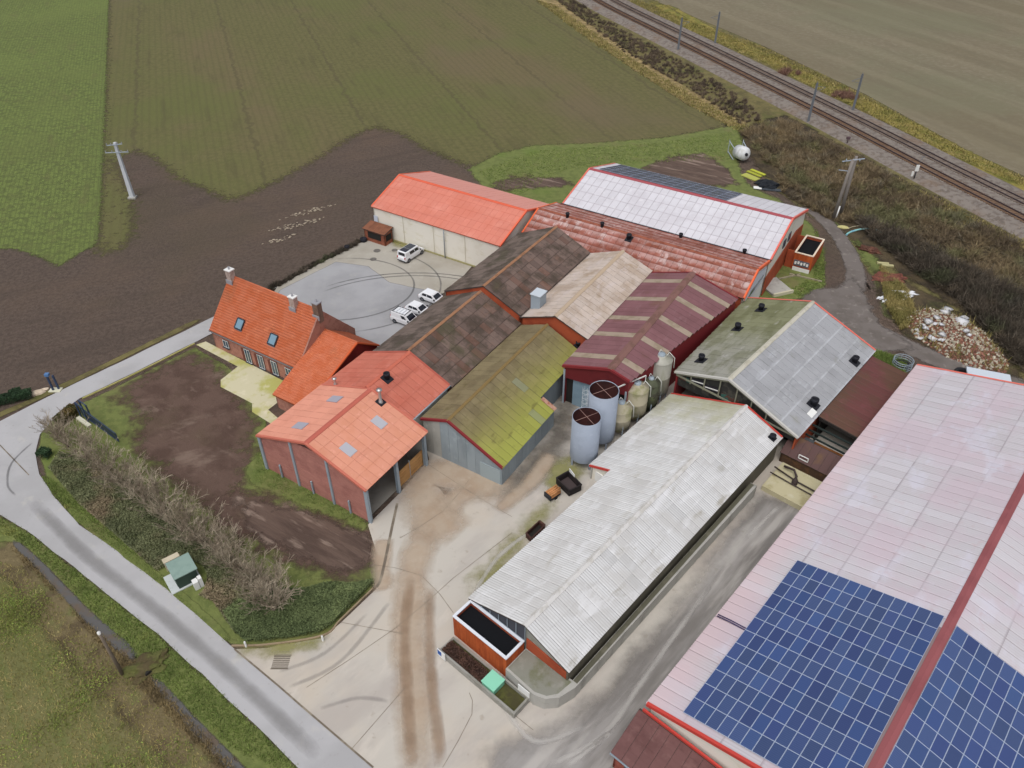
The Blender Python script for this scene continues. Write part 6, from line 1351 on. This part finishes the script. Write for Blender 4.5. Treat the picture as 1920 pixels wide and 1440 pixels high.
for k, (u, v, ang, ln, lab) in enumerate(((1480, 520, 20, 4., 'long weathered beam lying in the grass before the clad box'), (1510, 522, -28, 5., 'thin plank lying in the grass beyond the weathered beam'))):
    c = G(u, v); fr = Frame(ang); mb = MB(); fbox(mb, c, fr, -ln / 2, ln / 2, -.12, .12, .05, .25); solo('timber_beam', mb, mat('grey timber', (150, 142, 120), [L((124, 116, 96), 1., .5, .62, .6)]), lab, 'beam', c)
c = G(1848, 716); fr = Frame(-20); root = thing('white_trailer', 'pale flat trailer partly hidden behind the far pink barn gable', 'trailer', c)
mb = MB(); fbox(mb, c, fr, -2.6, 2.6, -1., 1., .9, 1.15); part('bed', mb, mat('pale trailer bed', (196, 204, 214), rough=.5), root)
for a_ in (-1.4, 1.4):
    for b_ in (-.9, .9):
        mb = MB(); q = c + fr(a_, b_, .45); mb.tube([q - fr.B * .12, q + fr.B * .12], .45, 14); part('wheel', mb, m_tyre, root)
mb = MB(); fbox(mb, c, fr, -2.6, 2.6, -.2, .2, .55, .9); part('chassis', mb, m_trim, root)
c = G(1803, 703); mb = MB(); mb.tube([c + Vector((.8 * math.cos(t), .8 * math.sin(t), .35)) for t in [i * math.pi / 10 for i in range(21)]], .28, 8, False); solo('tractor_tyre', mb, m_tyre, 'black tractor tyre lying beside the pale trailer', 'tyre', c)

# ---- rubble heap by the track
def in_poly(poly, n, seed):
    A = np.array([(p.x, p.y) for p in poly]); rg = np.random.default_rng(seed); out = []; lo, hi = A.min(0), A.max(0)
    while len(out) < n:
        Q = lo + rg.random((n * 3, 2)) * (hi - lo); ins = np.zeros(len(Q), bool)
        for a, b in zip(A, np.roll(A, -1, 0)):
            cr = (a[1] > Q[:, 1]) != (b[1] > Q[:, 1]); xi = (b[0] - a[0]) * (Q[:, 1] - a[1]) / (b[1] - a[1] + 1e-12) + a[0]; ins ^= cr & (Q[:, 0] < xi)
        out += list(Q[ins])
    return np.array(out[:n])
rp = px((1690, 590), (1740, 578), (1800, 592), (1850, 628), (1890, 678), (1885, 700), (1830, 692), (1770, 668), (1715, 632))
RA = np.array([(p.x, p.y) for p in rp]); RB = np.roll(RA, -1, 0)
def pdist(Q):
    d2 = np.full(len(Q), 1e18)
    for a, b in zip(RA, RB):
        e = b - a; t = np.clip(((Q - a) @ e) / (e @ e), 0, 1); r = Q - a - t[:, None] * e; d2 = np.minimum(d2, (r * r).sum(1))
    return np.sqrt(d2)
def rubble_h(Q): return np.minimum(pdist(Q) * .25, .9)
def chunks(Q, Z, s0, s1, seed):
    rg = np.random.default_rng(seed); n = len(Q); base = np.array([(-1, -1, -1), (1, -1, -1), (1, 1, -1), (-1, 1, -1), (-1, -1, 1), (1, -1, 1), (1, 1, 1), (-1, 1, 1)], float) * .5
    V = base[None] * (s0 + rg.random((n, 1, 3)) * (s1 - s0)) * (.75 + .5 * rg.random((n, 8, 1)))
    a = rg.random((n, 3)) * 6.28; ca, sa = np.cos(a), np.sin(a)
    for k, (i, j) in enumerate(((0, 1), (1, 2), (0, 2))):
        if k: ca_, sa_ = np.cos(a[:, k] * .12), np.sin(a[:, k] * .12)
        else: ca_, sa_ = ca[:, k], sa[:, k]
        x, y = V[:, :, i].copy(), V[:, :, j].copy(); V[:, :, i] = x * ca_[:, None] - y * sa_[:, None]; V[:, :, j] = x * sa_[:, None] + y * ca_[:, None]
    V += np.concatenate([Q, Z[:, None]], 1)[:, None, :]
    f = np.array([(3, 2, 1, 0), (4, 5, 6, 7), (0, 1, 5, 4), (1, 2, 6, 5), (2, 3, 7, 6), (3, 0, 4, 7)]); F = (f[None] + (np.arange(n) * 8)[:, None, None]).reshape(-1, 4)
    return V.reshape(-1, 3), F
m_rub = mat('brick rubble', (132, 92, 78), [L((104, 74, 62), .5, .45, .6, .7)], isl=.5)
m_rubc = mat('cream rubble', (176, 168, 152), [L((150, 140, 120), .6, .45, .6, .7)], isl=.25)
mb = MB(); V, F = [], []
gx = in_poly(rp, 900, 3)
o_r = arrays_mesh('rubble_heap', *chunks(in_poly(rp, 2600, 5), rubble_h(in_poly(rp, 2600, 5)) - .05, .1, .36, 6), m_rub); tag(o_r, 'heap of broken brick and concrete rubble along the gravel track', 'rubble', kind='stuff')
Q = in_poly(rp, 520, 8); o_ = arrays_mesh('rubble_heap', *chunks(Q, rubble_h(Q) + .05, .12, .42, 9), m_rubc); tag(o_, 'cream stones scattered over the brick rubble heap', 'rubble', kind='stuff')
# soil body of the heap
Q = np.stack(np.meshgrid(np.linspace(RA[:, 0].min(), RA[:, 0].max(), 60), np.linspace(RA[:, 1].min(), RA[:, 1].max(), 50), indexing='ij'), -1).reshape(-1, 2)
A_ = RA; ins = np.zeros(len(Q), bool)
for a, b in zip(A_, np.roll(A_, -1, 0)):
    cr = (a[1] > Q[:, 1]) != (b[1] > Q[:, 1]); ins ^= cr & (Q[:, 0] < (b[0] - a[0]) * (Q[:, 1] - a[1]) / (b[1] - a[1] + 1e-12) + a[0])
Z = np.where(ins, rubble_h(Q), -.3); F = [(i * 50 + j, (i + 1) * 50 + j, (i + 1) * 50 + j + 1, i * 50 + j + 1) for i in range(59) for j in range(49)]
tag(arrays_mesh('rubble_mound', np.concatenate([Q, Z[:, None]], 1), F, mat('rubble soil', (100, 84, 62), [L((76, 60, 48), .5, .45, .6, .8), L((104, 102, 58), .3, .52, .66, .7)], bump=(2, .8, .2)), smooth=True), kind='structure')
slabs = [(1738, 612, 1.0), (1752, 607, .8), (1733, 622, .7), (1760, 620, .9), (1771, 590, 1.3), (1775, 583, 1.1), (1798, 603, 1.5), (1800, 612, 1.7), (1745, 640, 1.2), (1763, 637, 1.1), (1724, 637, .7), (1716, 628, .6), (1717, 622, .6), (1730, 617, .6), (1748, 618, .7), (1762, 645, .8), (1812, 640, .7), (1806, 632, .8)]
for i, (u, v, s_) in enumerate(slabs):
    c = G(u, v); z = float(rubble_h(np.array([[c.x, c.y]]))[0]); V, F = chunks(np.zeros((1, 2)), np.zeros(1), s_ * .6, s_ * 1.0, 40 + i); V[:, 2] *= .3
    o = arrays_mesh('concrete_chunk', V, F, mat('white concrete chunk', (206, 206, 210), [L((176, 174, 172), 1.2, .48, .62, .7)])); o.location = (c.x, c.y, z + .25); o.rotation_euler = (R(-.3, .3), R(-.3, .3), R(0, 3)); tag(o, 'broken white concrete slab lying on the rubble heap', 'concrete chunk', 'broken slabs on the rubble heap')
m_foil = mat('white plastic foil', (222, 224, 228), [L((190, 192, 198), 1.5, .5, .64, .6)], rough=.4)
for i, (u, v, sx, sy, rz, lab) in enumerate(((1690, 550, 2.3, .5, -.1, 'long crumpled white plastic foil above the rubble heap'), (1702, 558, 1.5, .5, .7, 'white plastic foil strip touching the long foil'), (1651, 560, .5, .4, .2, 'small white plastic scrap on the grass by the track'), (1660, 566, .5, .35, .5, 'second small white scrap nearer the gravel track'))):
    lump('plastic_foil', lab, 'foil', G(u, v), sx, sy, .3, m_foil, 3, rz, .4, 20 + i)
lump('brick_heap', 'small heap of red bricks between the hose and the rubble', 'brick heap', G(1668, 522), 2.6, 1.6, .5, mat('red brick heap', (128, 78, 66), [L((96, 60, 52), 1.6, .45, .58, .8)], bump=(3, 1., .3)), 3, .2, .3, 31)
lump('scrap_heap', 'rusty scrap heap on the grass below the turquoise pipe', 'scrap', G(1630, 470), 1.9, .9, .5, mat('rusty scrap', (112, 74, 60), [L((150, 130, 110), 1.8, .55, .66, .7), L((80, 54, 46), 1.5, .4, .55, .7)], bump=(4, 1., .3)), 3, -.5, .35, 33)
c = G(1655, 495); fr = Frame(-10)
for i, dy in enumerate((0, .7)):
    mb = MB(); fbox(mb, c + Vector((.5 * i, -dy, 0)), fr, -.9, .9, -.25, .25, .05, .25); solo('stone_slab', mb, mat('yellowish slab', (176, 170, 128)), ('yellowish stone slab in the grass below the scrap heap', 'second yellowish slab just below its twin')[i], 'slab', c + Vector((.5 * i, -dy, 0)))
c = G(1581, 427); lump('stone_block', 'pale yellow stone on the grass at the pole side of the track', 'stone', c, 1.0, .5, .4, mat('yellow stone', (186, 178, 124)), 2, -.3, .15, 35)
m_near_bank = mat('earth bank', (96, 98, 54), [L((84, 70, 52), .5, .46, .6, .8)], bump=(4, .8, .2))
# ================================================================ VEGETATION
def blades(Q, h, w, lean, seed, z0=0., per=3, spread=.12):
    """per thin triangles at each point"""
    rg = np.random.default_rng(seed); n = len(Q) * per; Q = np.repeat(Q, per, 0) + rg.normal(0, spread, (n, 2))
    a = rg.random(n) * 6.283; hh = h[0] + rg.random(n) * (h[1] - h[0]); ww = w[0] + rg.random(n) * (w[1] - w[0]); le = hh * lean * rg.random(n)
    d = np.stack([np.cos(a), np.sin(a)], 1); t = np.stack([-d[:, 1], d[:, 0]], 1); z = np.full((n, 1), z0)
    V = np.empty((n, 3, 3)); V[:, 0] = np.concatenate([Q - t * ww[:, None], z], 1); V[:, 1] = np.concatenate([Q + t * ww[:, None], z], 1); V[:, 2] = np.concatenate([Q + d * le[:, None], z + hh[:, None]], 1)
    return V.reshape(-1, 3), np.arange(n * 3).reshape(-1, 3)
def leaves(P, s, seed, flat=.5):
    rg = np.random.default_rng(seed); n = len(P); u = rg.normal(size=(n, 3)); u[:, 2] *= flat; u /= np.linalg.norm(u, axis=1)[:, None]
    k = rg.normal(size=(n, 3)); v = np.cross(u, k); v /= np.linalg.norm(v, axis=1)[:, None]; ss = (s[0] + rg.random(n) * (s[1] - s[0]))[:, None]
    V = np.stack([P - u * ss, P + v * ss * .55, P + u * ss, P - v * ss * .55], 1); return V.reshape(-1, 3), np.arange(n * 4).reshape(-1, 4)
def stuff(name, V, F, m, label, cat):
    return tag(arrays_mesh(name, V, F, m), label, cat, kind='stuff')
def merge(*VF):
    Vs, Fs, o = [], [], 0
    for V, F in VF: Vs.append(V); Fs.append(F + o); o += len(V)
    return np.concatenate(Vs), np.concatenate(Fs)
m_gb = mat('grass blades', (122, 138, 72), [L((96, 114, 56), .3, .4, .6, .8), L((156, 154, 90), .25, .55, .7, .7)], isl=.3)
m_gby = mat('dry grass blades', (152, 139, 89), [L((117, 113, 63), .3, .4, .6, .8), L((178, 163, 117), .5, .55, .7, .7)], isl=.3)
# grass
vg = px((0, 968), (50, 998), (120, 1053), (300, 1195), (400, 1288), (560, 1443), (520, 1443), (430, 1400), (300, 1280), (262, 1240), (175, 1150), (100, 1070), (40, 1015), (0, 1000))
stuff('verge_grass', *blades(in_poly(vg, 6000, 11), (.06, .26), (.03, .06), .8, 12), m_gb, 'green roadside verge grass between road and ditch', 'grass')
gg = px((484, 848), (510, 868), (600, 922), (690, 982), (692, 992), (640, 972), (560, 940), (475, 900))
stuff('garden_tufts', *blades(in_poly(gg, 1500, 13), (.06, .22), (.03, .06), .8, 14), m_gb, 'green grass strip at the foot of the brick shed', 'grass')
rs_ = px((75, 890), (100, 928), (150, 983), (220, 1033), (330, 1118), (440, 1214), (420, 1200), (320, 1098), (215, 1005), (150, 945), (100, 900))
stuff('verge_grass', *blades(in_poly(rs_, 3000, 15), (.06, .22), (.03, .06), .8, 16), m_gb, 'green grass edge between road and planted hedge', 'grass')
md = px((895, 322), (1000, 283), (1240, 268), (1380, 245), (1400, 265), (1370, 300), (1200, 305), (1060, 318), (950, 380))
stuff('meadow_grass', *blades(in_poly(md, 5000, 17), (.06, .22), (.06, .12), .8, 18), m_gb, 'rough meadow grass behind the orange hall', 'grass')
m2 = px((1455, 520), (1500, 560), (1545, 535), (1545, 480), (1530, 430), (1525, 520), (1480, 545))
stuff('meadow_grass', *blades(in_poly(m2, 1500, 19), (.06, .22), (.06, .12), .8, 20), m_gb, 'grass patch between the clad box and gravel track', 'grass')
ys = px((1195, 0), (1300, 42), (1431, 88), (1623, 180), (1815, 286), (1920, 334), (1920, 350), (1800, 300), (1640, 222), (1440, 122), (1300, 62), (1180, 2))
stuff('dry_grass', *blades(in_poly(ys, 9000, 21), (.12, .45), (.08, .18), .8, 22, per=2, spread=.3), m_gby, 'yellow dry grass strip between railway and stubble field', 'grass')
st_ = px((1005, 0), (1040, 10), (1190, 115), (1300, 180), (1420, 250), (1390, 250), (1290, 196), (1190, 132), (1090, 65))
stuff('dry_grass', *blades(in_poly(st_, 5000, 23), (.12, .5), (.08, .18), .8, 24, per=2, spread=.3), m_gby, 'straw coloured dry grass strip along the seeded field', 'grass')
rvb = px((1420, 225), (1560, 275), (1700, 345), (1820, 405), (1925, 455), (1925, 475), (1800, 425), (1680, 365), (1560, 300), (1440, 255))
stuff('dry_grass', *blades(in_poly(rvb, 5000, 25), (.12, .5), (.06, .14), .8, 26, per=2, spread=.3), m_gby, 'olive dry grass between scrub bank and ballast', 'grass')
# front field plants
ff = px((-40, 1050), (40, 1060), (120, 1150), (200, 1235), (290, 1320), (410, 1450), (-40, 1450))
Q = in_poly(ff, 40000, 27); rg = np.random.default_rng(28)
key = np.sin(Q[:, 0] * .45 + np.sin(Q[:, 1] * .3) * 1.5) * np.sin(Q[:, 1] * .38 + 1.) + rg.normal(0, .45, len(Q)); Q = Q[(key > .35) & (np.sin((Q[:, 0] * .79 - Q[:, 1] * .62) * .55) + rg.normal(0, .5, len(Q)) > -.2)]
P = np.concatenate([Q, .04 + rg.random((len(Q), 1)) * .22], 1)
stuff('turnip_plants', *leaves(P, (.05, .11), 29, .35), mat('turnip leaves', (122, 138, 66), [L((161, 168, 88), .4, .5, .66, .7), L((103, 105, 54), .3, .4, .55, .6)], isl=.3), 'patchy green leafy plants in the near field', 'plants')
Q = in_poly(ff, 14000, 30); stuff('stubble_straw', *blades(Q, (.05, .25), (.02, .05), 1.6, 31, per=1), m_gby, 'dry straw stalks in the near field', 'straw')
dk = px((0, 1008), (60, 1055), (130, 1140), (200, 1225), (290, 1315), (420, 1450), (450, 1450), (310, 1300), (255, 1245), (165, 1170), (90, 1100), (20, 1025))
stuff('ditch_reeds', *blades(in_poly(dk, 2200, 32), (.1, .35), (.02, .05), 1., 33), mat('dead reed blades', (137, 120, 85), [L((103, 90, 66), .4, .45, .6, .7)], isl=.3), 'dead brown grass along the ditch', 'grass')
# ---- bare shrubs and trees made of tapered twigs
def twig_tree(n_main, h, spread, seed, forks=7, sub=5, rad=.035, base_r=.25, thin=.012):
    """list of 3-sided tapered twigs radiating from a short stool"""
    rs = random.Random(seed); V, F = [], []
    def twig(p, q, r0, r1):
        d = (q - p).normalized(); u = Vector((0, 0, 1)) if abs(d.z) < .9 else Vector((1, 0, 0)); x = d.cross(u).normalized(); y = x.cross(d); b = len(V)
        for c, r in ((p, r0), (q, r1)):
            for k in range(3): a = k * 2.094; V.append(c + (x * math.cos(a) + y * math.sin(a)) * r)
        for k in range(3): F.append((b + k, b + (k + 1) % 3, b + 3 + (k + 1) % 3, b + 3 + k))
    for i in range(n_main):
        a = rs.uniform(0, 6.283); e = rs.uniform(0, 1) ** .7 * spread; p = Vector((math.cos(a), math.sin(a), 0)) * base_r * rs.random()
        d = Vector((math.cos(a) * math.sin(e), math.sin(a) * math.sin(e), math.cos(e))); L_ = h * rs.uniform(.65, 1.05)
        m = p + d * L_ * .5 + Vector((rs.uniform(-.1, .1), rs.uniform(-.1, .1), 0)); q = m + (d + Vector((rs.uniform(-.2, .2), rs.uniform(-.2, .2), .12))).normalized() * L_ * .5
        twig(p, m, rad, rad * .65); twig(m, q, rad * .65, thin * .6)
        for k in range(forks):
            t = rs.uniform(.25, .95); s = p.lerp(m, t * 2) if t < .5 else m.lerp(q, t * 2 - 1)
            dd = (d + Vector((rs.gauss(0, .5), rs.gauss(0, .5), rs.gauss(.1, .3)))).normalized(); e2 = s + dd * L_ * rs.uniform(.16, .34); twig(s, e2, thin * 1.4, thin * .6)
            for j in range(sub):
                s2 = s.lerp(e2, rs.uniform(.3, 1)); twig(s2, s2 + (dd + Vector((rs.gauss(0, .6), rs.gauss(0, .6), rs.gauss(.1, .4)))).normalized() * L_ * rs.uniform(.06, .14), thin, thin * .5)
    return V, F
m_twig = mat('bare brown twigs', (172, 160, 141), [L((188, 174, 152), .8, .5, .65, .7), L((112, 98, 83), .6, .4, .55, .6)], isl=.2)
m_trunk = mat('tree bark', (96, 84, 72), [L((74, 64, 54), 1., .45, .6, .7)])
protos = []
for k in range(4):
    V, F = twig_tree(30, 4.0, .8, 60 + k, 8, 5, .032, .2, .016); me = bpy.data.meshes.new('tree_crown'); me.from_pydata([v[:] for v in V], [], F); me.materials.append(m_twig)
    mb = MB(); mb.tube([(0, 0, -.1), (.03, .02, .35), (0, 0, .8)], [.22, .17, .14], 8); t_ = mb.build('trunk', m_trunk, None, world=False); tm = t_.data; bpy.data.objects.remove(t_); protos.append((me, tm))
tr = [(108, 822, .8), (128, 838, .9), (165, 862, 1.), (205, 888, 1.05), (240, 915, 1.), (272, 940, 1.1), (308, 968, 1.1), (345, 1000, 1.1), (382, 1020, 1.05), (418, 1045, 1.), (448, 1070, 1.1), (480, 1105, 1.), (515, 1148, 1.15), (505, 1120, .95)]
tl = ['bare garden tree at the road bend next to the gate', 'bare garden tree second from the gate along the hedge'] + ['bare twiggy tree in the row between hedge and garden soil'] * 7 + ['bare twiggy tree behind the green transformer cabinet'] * 2 + ['bare twiggy tree rising from the hedge towards the yard entrance'] * 3
for i, (u, v, s_) in enumerate(tr):
    root = thing('bare_tree', tl[i], 'tree', G(u, v), R(0, 6), 'bare trees in the garden hedge'); root.scale = (s_, s_, s_)
    o = bpy.data.objects.new('crown', protos[i % 4][0]); COL.objects.link(o); o.parent = root; o.location = (0, 0, .5)
    o = bpy.data.objects.new('trunk', protos[i % 4][1]); COL.objects.link(o); o.parent = root
# ---- evergreen ground cover and hedges
def cover(poly, n, h, seed, edge=.5):
    Q = in_poly(poly, n, seed); rg = np.random.default_rng(seed + 1); hh = h * (.75 + .25 * np.sin(Q[:, 0] * 1.3) * np.sin(Q[:, 1] * 1.1)) ; z = hh * rg.random(n) ** .35
    return np.concatenate([Q, z[:, None]], 1)
m_cov = mat('evergreen leaves', (112, 116, 84), [L((88, 94, 66), .35, .4, .6, .8), L((140, 144, 106), .5, .55, .7, .7), L((142, 124, 102), .14, .48, .64, .8)], isl=.35)
c1 = px((92, 880), (112, 850), (180, 868), (260, 905), (350, 985), (430, 1040), (520, 1095), (520, 1180), (470, 1200), (440, 1188), (400, 1130), (325, 1098), (225, 1012), (150, 948))
cvp = cover(c1, 70000, .6, 71); tcp = G(347, 1084); cvp = cvp[np.hypot(cvp[:, 0] - tcp.x + .5, cvp[:, 1] - tcp.y + .9) > 2.9]
stuff('ground_cover', *leaves(cvp, (.05, .13), 72, .6), m_cov, 'low dark evergreen ground cover under the bare trees', 'ground cover')
h1 = px((462, 1206), (440, 1186), (420, 1150), (470, 1120), (540, 1110), (640, 1098), (702, 1094), (640, 1158), (604, 1188), (500, 1205))
o = arrays_mesh('clipped_hedge', *leaves(cover(h1, 60000, 1.0, 73), (.05, .11), 74, .6), mat('hedge leaves', (106, 118, 78), [L((84, 96, 62), .35, .4, .6, .8), L((130, 142, 94), .5, .55, .7, .7)], isl=.35)); tag(o, 'broad clipped green hedge filling the corner between road and yard', 'hedge')
def hedge(label, a, b, w, h, n, m, seed):
    p, q = G(*a), G(*b); d = (q - p); L_ = d.length; d.normalize(); nn = Vector((-d.y, d.x, 0)); rg = np.random.default_rng(seed)
    t = rg.random(n) * L_; s = (rg.random(n) - .5) * w; z = rg.random(n) ** .45 * h; k = rg.integers(0, 3, n); s = np.where(k == 0, np.sign(s) * w / 2 + rg.normal(0, .04, n), s); z = np.where(k == 1, h + rg.normal(0, .05, n), z)
    P = np.stack([p.x + d.x * t + nn.x * s, p.y + d.y * t + nn.y * s, z], 1) - np.array([p.x, p.y, 0]); root = thing('clipped_hedge', label, 'hedge', p)
    o = arrays_mesh('foliage', *leaves(P, (.05, .12), seed + 1, .6), m, root)
    mb = MB()
    for i in range(int(L_ / .6) + 1): mb.bar(d * (i * .6), d * (i * .6) + Vector((0, 0, h * .8)), .05)
    o = mb.build('stems', m_trunk, None, world=False); o.parent = root
m_hd = mat('dark hedge leaves', (54, 76, 51), [L((41, 59, 41), .6, .4, .6, .8), L((73, 98, 63), .8, .55, .7, .7)], isl=.3)
m_hb = mat('brown beech hedge', (103, 88, 54), [L((76, 81, 46), .5, .4, .6, .8), L((127, 107, 68), .8, .55, .7, .7)], isl=.3)
hedge('dark green clipped hedge along the field side of the road', (-60, 772), (63, 744), 1.1, 1.1, 9000, m_hd, 81)
hedge('short brownish green hedge between road bend and gate', (112, 800), (145, 772), 1.3, 1.2, 5000, m_hb, 83)
hedge('small dark shrub row behind the road side hedge', (20, 744), (42, 737), .8, .8, 1800, m_hd, 85)
hedge('dark evergreen clump at the road bend below the bare trees', (80, 862), (92, 850), 1.2, 1.0, 1800, m_hd, 87)
rg = np.random.default_rng(90); n = 5000
Pp = np.array([W(25.55 + a * 1.2, -31.3 + b * 4.9, .4 + z * .6)[:] for a, b, z in zip(rg.random(n), rg.random(n), rg.random(n) ** .5)])
o = arrays_mesh('brown_hedge', *leaves(Pp, (.04, .1), 91, .6), mat('brown dead leaves', (90, 66, 56), [L((68, 51, 46), .8, .4, .6, .8), L((120, 90, 76), 1., .58, .7, .6)], isl=.3)); tag(o, 'brown leafed low hedge planted in the concrete bed', 'hedge')
# ---- weeds along the court edge, scrub bank, brambles by the railway
def thicket(poly, nshrub, h, seed, per=110, dens_h=None):
    C = in_poly(poly, nshrub, seed); rg = np.random.default_rng(seed + 1); Vs = []
    H = (h[0] + rg.random(nshrub) * (h[1] - h[0])); n = nshrub * per
    c = np.repeat(C, per, 0); hh = np.repeat(H, per); a = rg.random(n) * 6.283; e = rg.random(n) ** .6 * 1.15; L_ = hh * (.5 + .6 * rg.random(n))
    d = np.stack([np.cos(a) * np.sin(e), np.sin(a) * np.sin(e), np.cos(e)], 1); t0 = rg.random(n) * .55
    p = np.concatenate([c, np.zeros((n, 1))], 1) + d * (L_ * t0)[:, None]; d2 = d + rg.normal(0, .45, (n, 3)); d2 /= np.linalg.norm(d2, axis=1)[:, None]; q = p + d2 * (L_ * (.3 + .4 * rg.random(n)))[:, None]
    q[:, 2] = np.maximum(q[:, 2], .05); s = np.cross(d2, rg.normal(size=(n, 3))); s /= np.linalg.norm(s, axis=1)[:, None]; w = (.02 + .05 * rg.random(n))[:, None]
    V = np.stack([p - s * w, p + s * w, q], 1).reshape(-1, 3); return V, np.arange(n * 3).reshape(-1, 3)
m_scr = mat('scrub twigs', (132, 116, 90), [L((92, 80, 66), .08, .42, .6, .8), L((152, 133, 99), .2, .5, .66, .7), L((112, 114, 80), .1, .5, .64, .8), L((128, 122, 106), .25, .54, .66, .6)], isl=.35)
m_scrd = mat('dark scrub twigs', (92, 83, 72), [L((68, 62, 55), .12, .42, .6, .8), L((120, 106, 88), .3, .55, .7, .6), L((84, 90, 62), .12, .54, .68, .7), L((104, 100, 90), .2, .56, .68, .6)], isl=.35)
sc1 = px((1392, 255), (1460, 225), (1540, 265), (1660, 330), (1790, 400), (1925, 470), (1925, 560), (1780, 500), (1660, 440), (1600, 400), (1500, 345), (1440, 310))
stuff('scrub', *thicket(sc1, 1100, (.8, 2.8), 101, 90), m_scr, 'dense brown leafless scrub on the bank below the railway', 'scrub')
sc2 = px((1600, 410), (1680, 440), (1790, 500), (1925, 565), (1925, 700), (1870, 640), (1790, 560), (1700, 500), (1630, 445))
stuff('scrub', *thicket(sc2, 800, (1., 3.2), 103, 100), m_scrd, 'darker leafless thicket above the rubble heap', 'scrub')
sc3 = px((1455, 330), (1600, 405), (1590, 425), (1540, 405), (1470, 365))
stuff('scrub', *thicket(sc3, 110, (.8, 2.), 105, 130), m_scr, 'low brown scrub around the twin poles', 'scrub')
bb1 = px((1040, 0), (1075, 0), (1180, 65), (1290, 122), (1400, 190), (1430, 225), (1390, 235), (1290, 165), (1180, 105))
stuff('bramble_strip', *thicket(bb1, 900, (.5, 1.4), 107, 70), mat('dark bramble', (109, 95, 81), [L((81, 71, 62), .15, .42, .6, .8), L((130, 123, 88), .2, .55, .7, .6)], isl=.3), 'dark bramble strip between seeded field and railway', 'brambles')
for i, (u, v, lab) in enumerate(((1585, 182, 'reddish bare bush near a catenary mast across the tracks'), (1480, 138, 'low reddish bush beyond the tracks among yellow grass'))):
    c = G(u, v); q = [c + Vector((3.2 * math.cos(a), 2.2 * math.sin(a), 0)) for a in [k * .785 for k in range(8)]]; V, F = thicket(q, 22 if i == 0 else 14, (1., 2.4), 110 + i, 120); o = arrays_mesh('bare_bush', V - np.array([c.x, c.y, 0]), F, mat('reddish twigs', (134, 103, 90), [L((103, 81, 73), .5, .45, .6, .7)], isl=.25)); o.location = c; tag(o, lab, 'bush')
ce = px((505, 540), (600, 488), (694, 441), (696, 447), (602, 495), (510, 546))
stuff('court_weeds', *thicket(ce, 170, (.3, 1.1), 113, 80), m_scrd, 'dark weeds along the field edge of the parking court', 'weeds')
ce2 = px((1640, 660), (1700, 680), (1690, 705), (1640, 680)); stuff('weeds', *blades(in_poly(ce2, 2500, 115), (.2, .7), (.04, .1), .9, 116), m_gb, 'green weeds around the ring feeder', 'weeds')
ce3 = px((1650, 500), (1700, 545), (1720, 600), (1690, 620), (1660, 570)); stuff('weeds', *blades(in_poly(ce3, 4000, 117), (.2, .7), (.04, .1), .9, 118), m_gby, 'yellowing grass tussocks above the rubble heap', 'weeds')
lump('earth_bank', 'grassy earth bank bridging the ditch beside the road', 'bank', G(276, 1250), 1.9, 1.4, .5, m_near_bank, 3, .6, .25, 51)
mb = MB(); c = G(281, 1266); mb.tube([c + Vector((0, 0, .12)), c + Vector((-.5, .45, .12))], .32, 14); solo('culvert_pipe', mb, m_dark, 'dark culvert pipe mouth under the earth bank of the ditch', 'culvert', c)
# ---- flint and straw scatter on the ploughed field
ps = px((440, 440), (640, 370), (660, 380), (500, 470), (430, 480)); Q = in_poly(ps, 700, 121); key = (np.sin((Q[:, 0] * -.5 + Q[:, 1] * .87) * 1.6) + np.sin(Q[:, 0] * .35 + 2) * .8 + RNG.normal(0, .3, len(Q))) > 1.0; Q = Q[key]
cv, cf = chunks(np.zeros_like(Q), np.zeros(len(Q)), .08, .3, 122); cv = cv.reshape(-1, 8, 3); cv[:, :, 0] *= 1.6; sr, cr_ = math.sin(.5), math.cos(.5); cv = np.stack([cv[:, :, 0] * cr_ - cv[:, :, 1] * sr, cv[:, :, 0] * sr + cv[:, :, 1] * cr_, cv[:, :, 2] * .3 + .06], 2); cv[:, :, :2] += Q[:, None, :]
stuff('chalk_flecks', cv.reshape(-1, 3), cf, mat('pale chalk', (177, 164, 145), isl=.15), 'pale chalk flecks in the ploughed soil', 'stones')

stuff('rubble_weeds', *blades(in_poly(rp, 350, 131) , (.3, 1.3), (.04, .1), .9, 132, z0=.1), m_gby, 'dry weeds growing through the rubble heap', 'weeds')
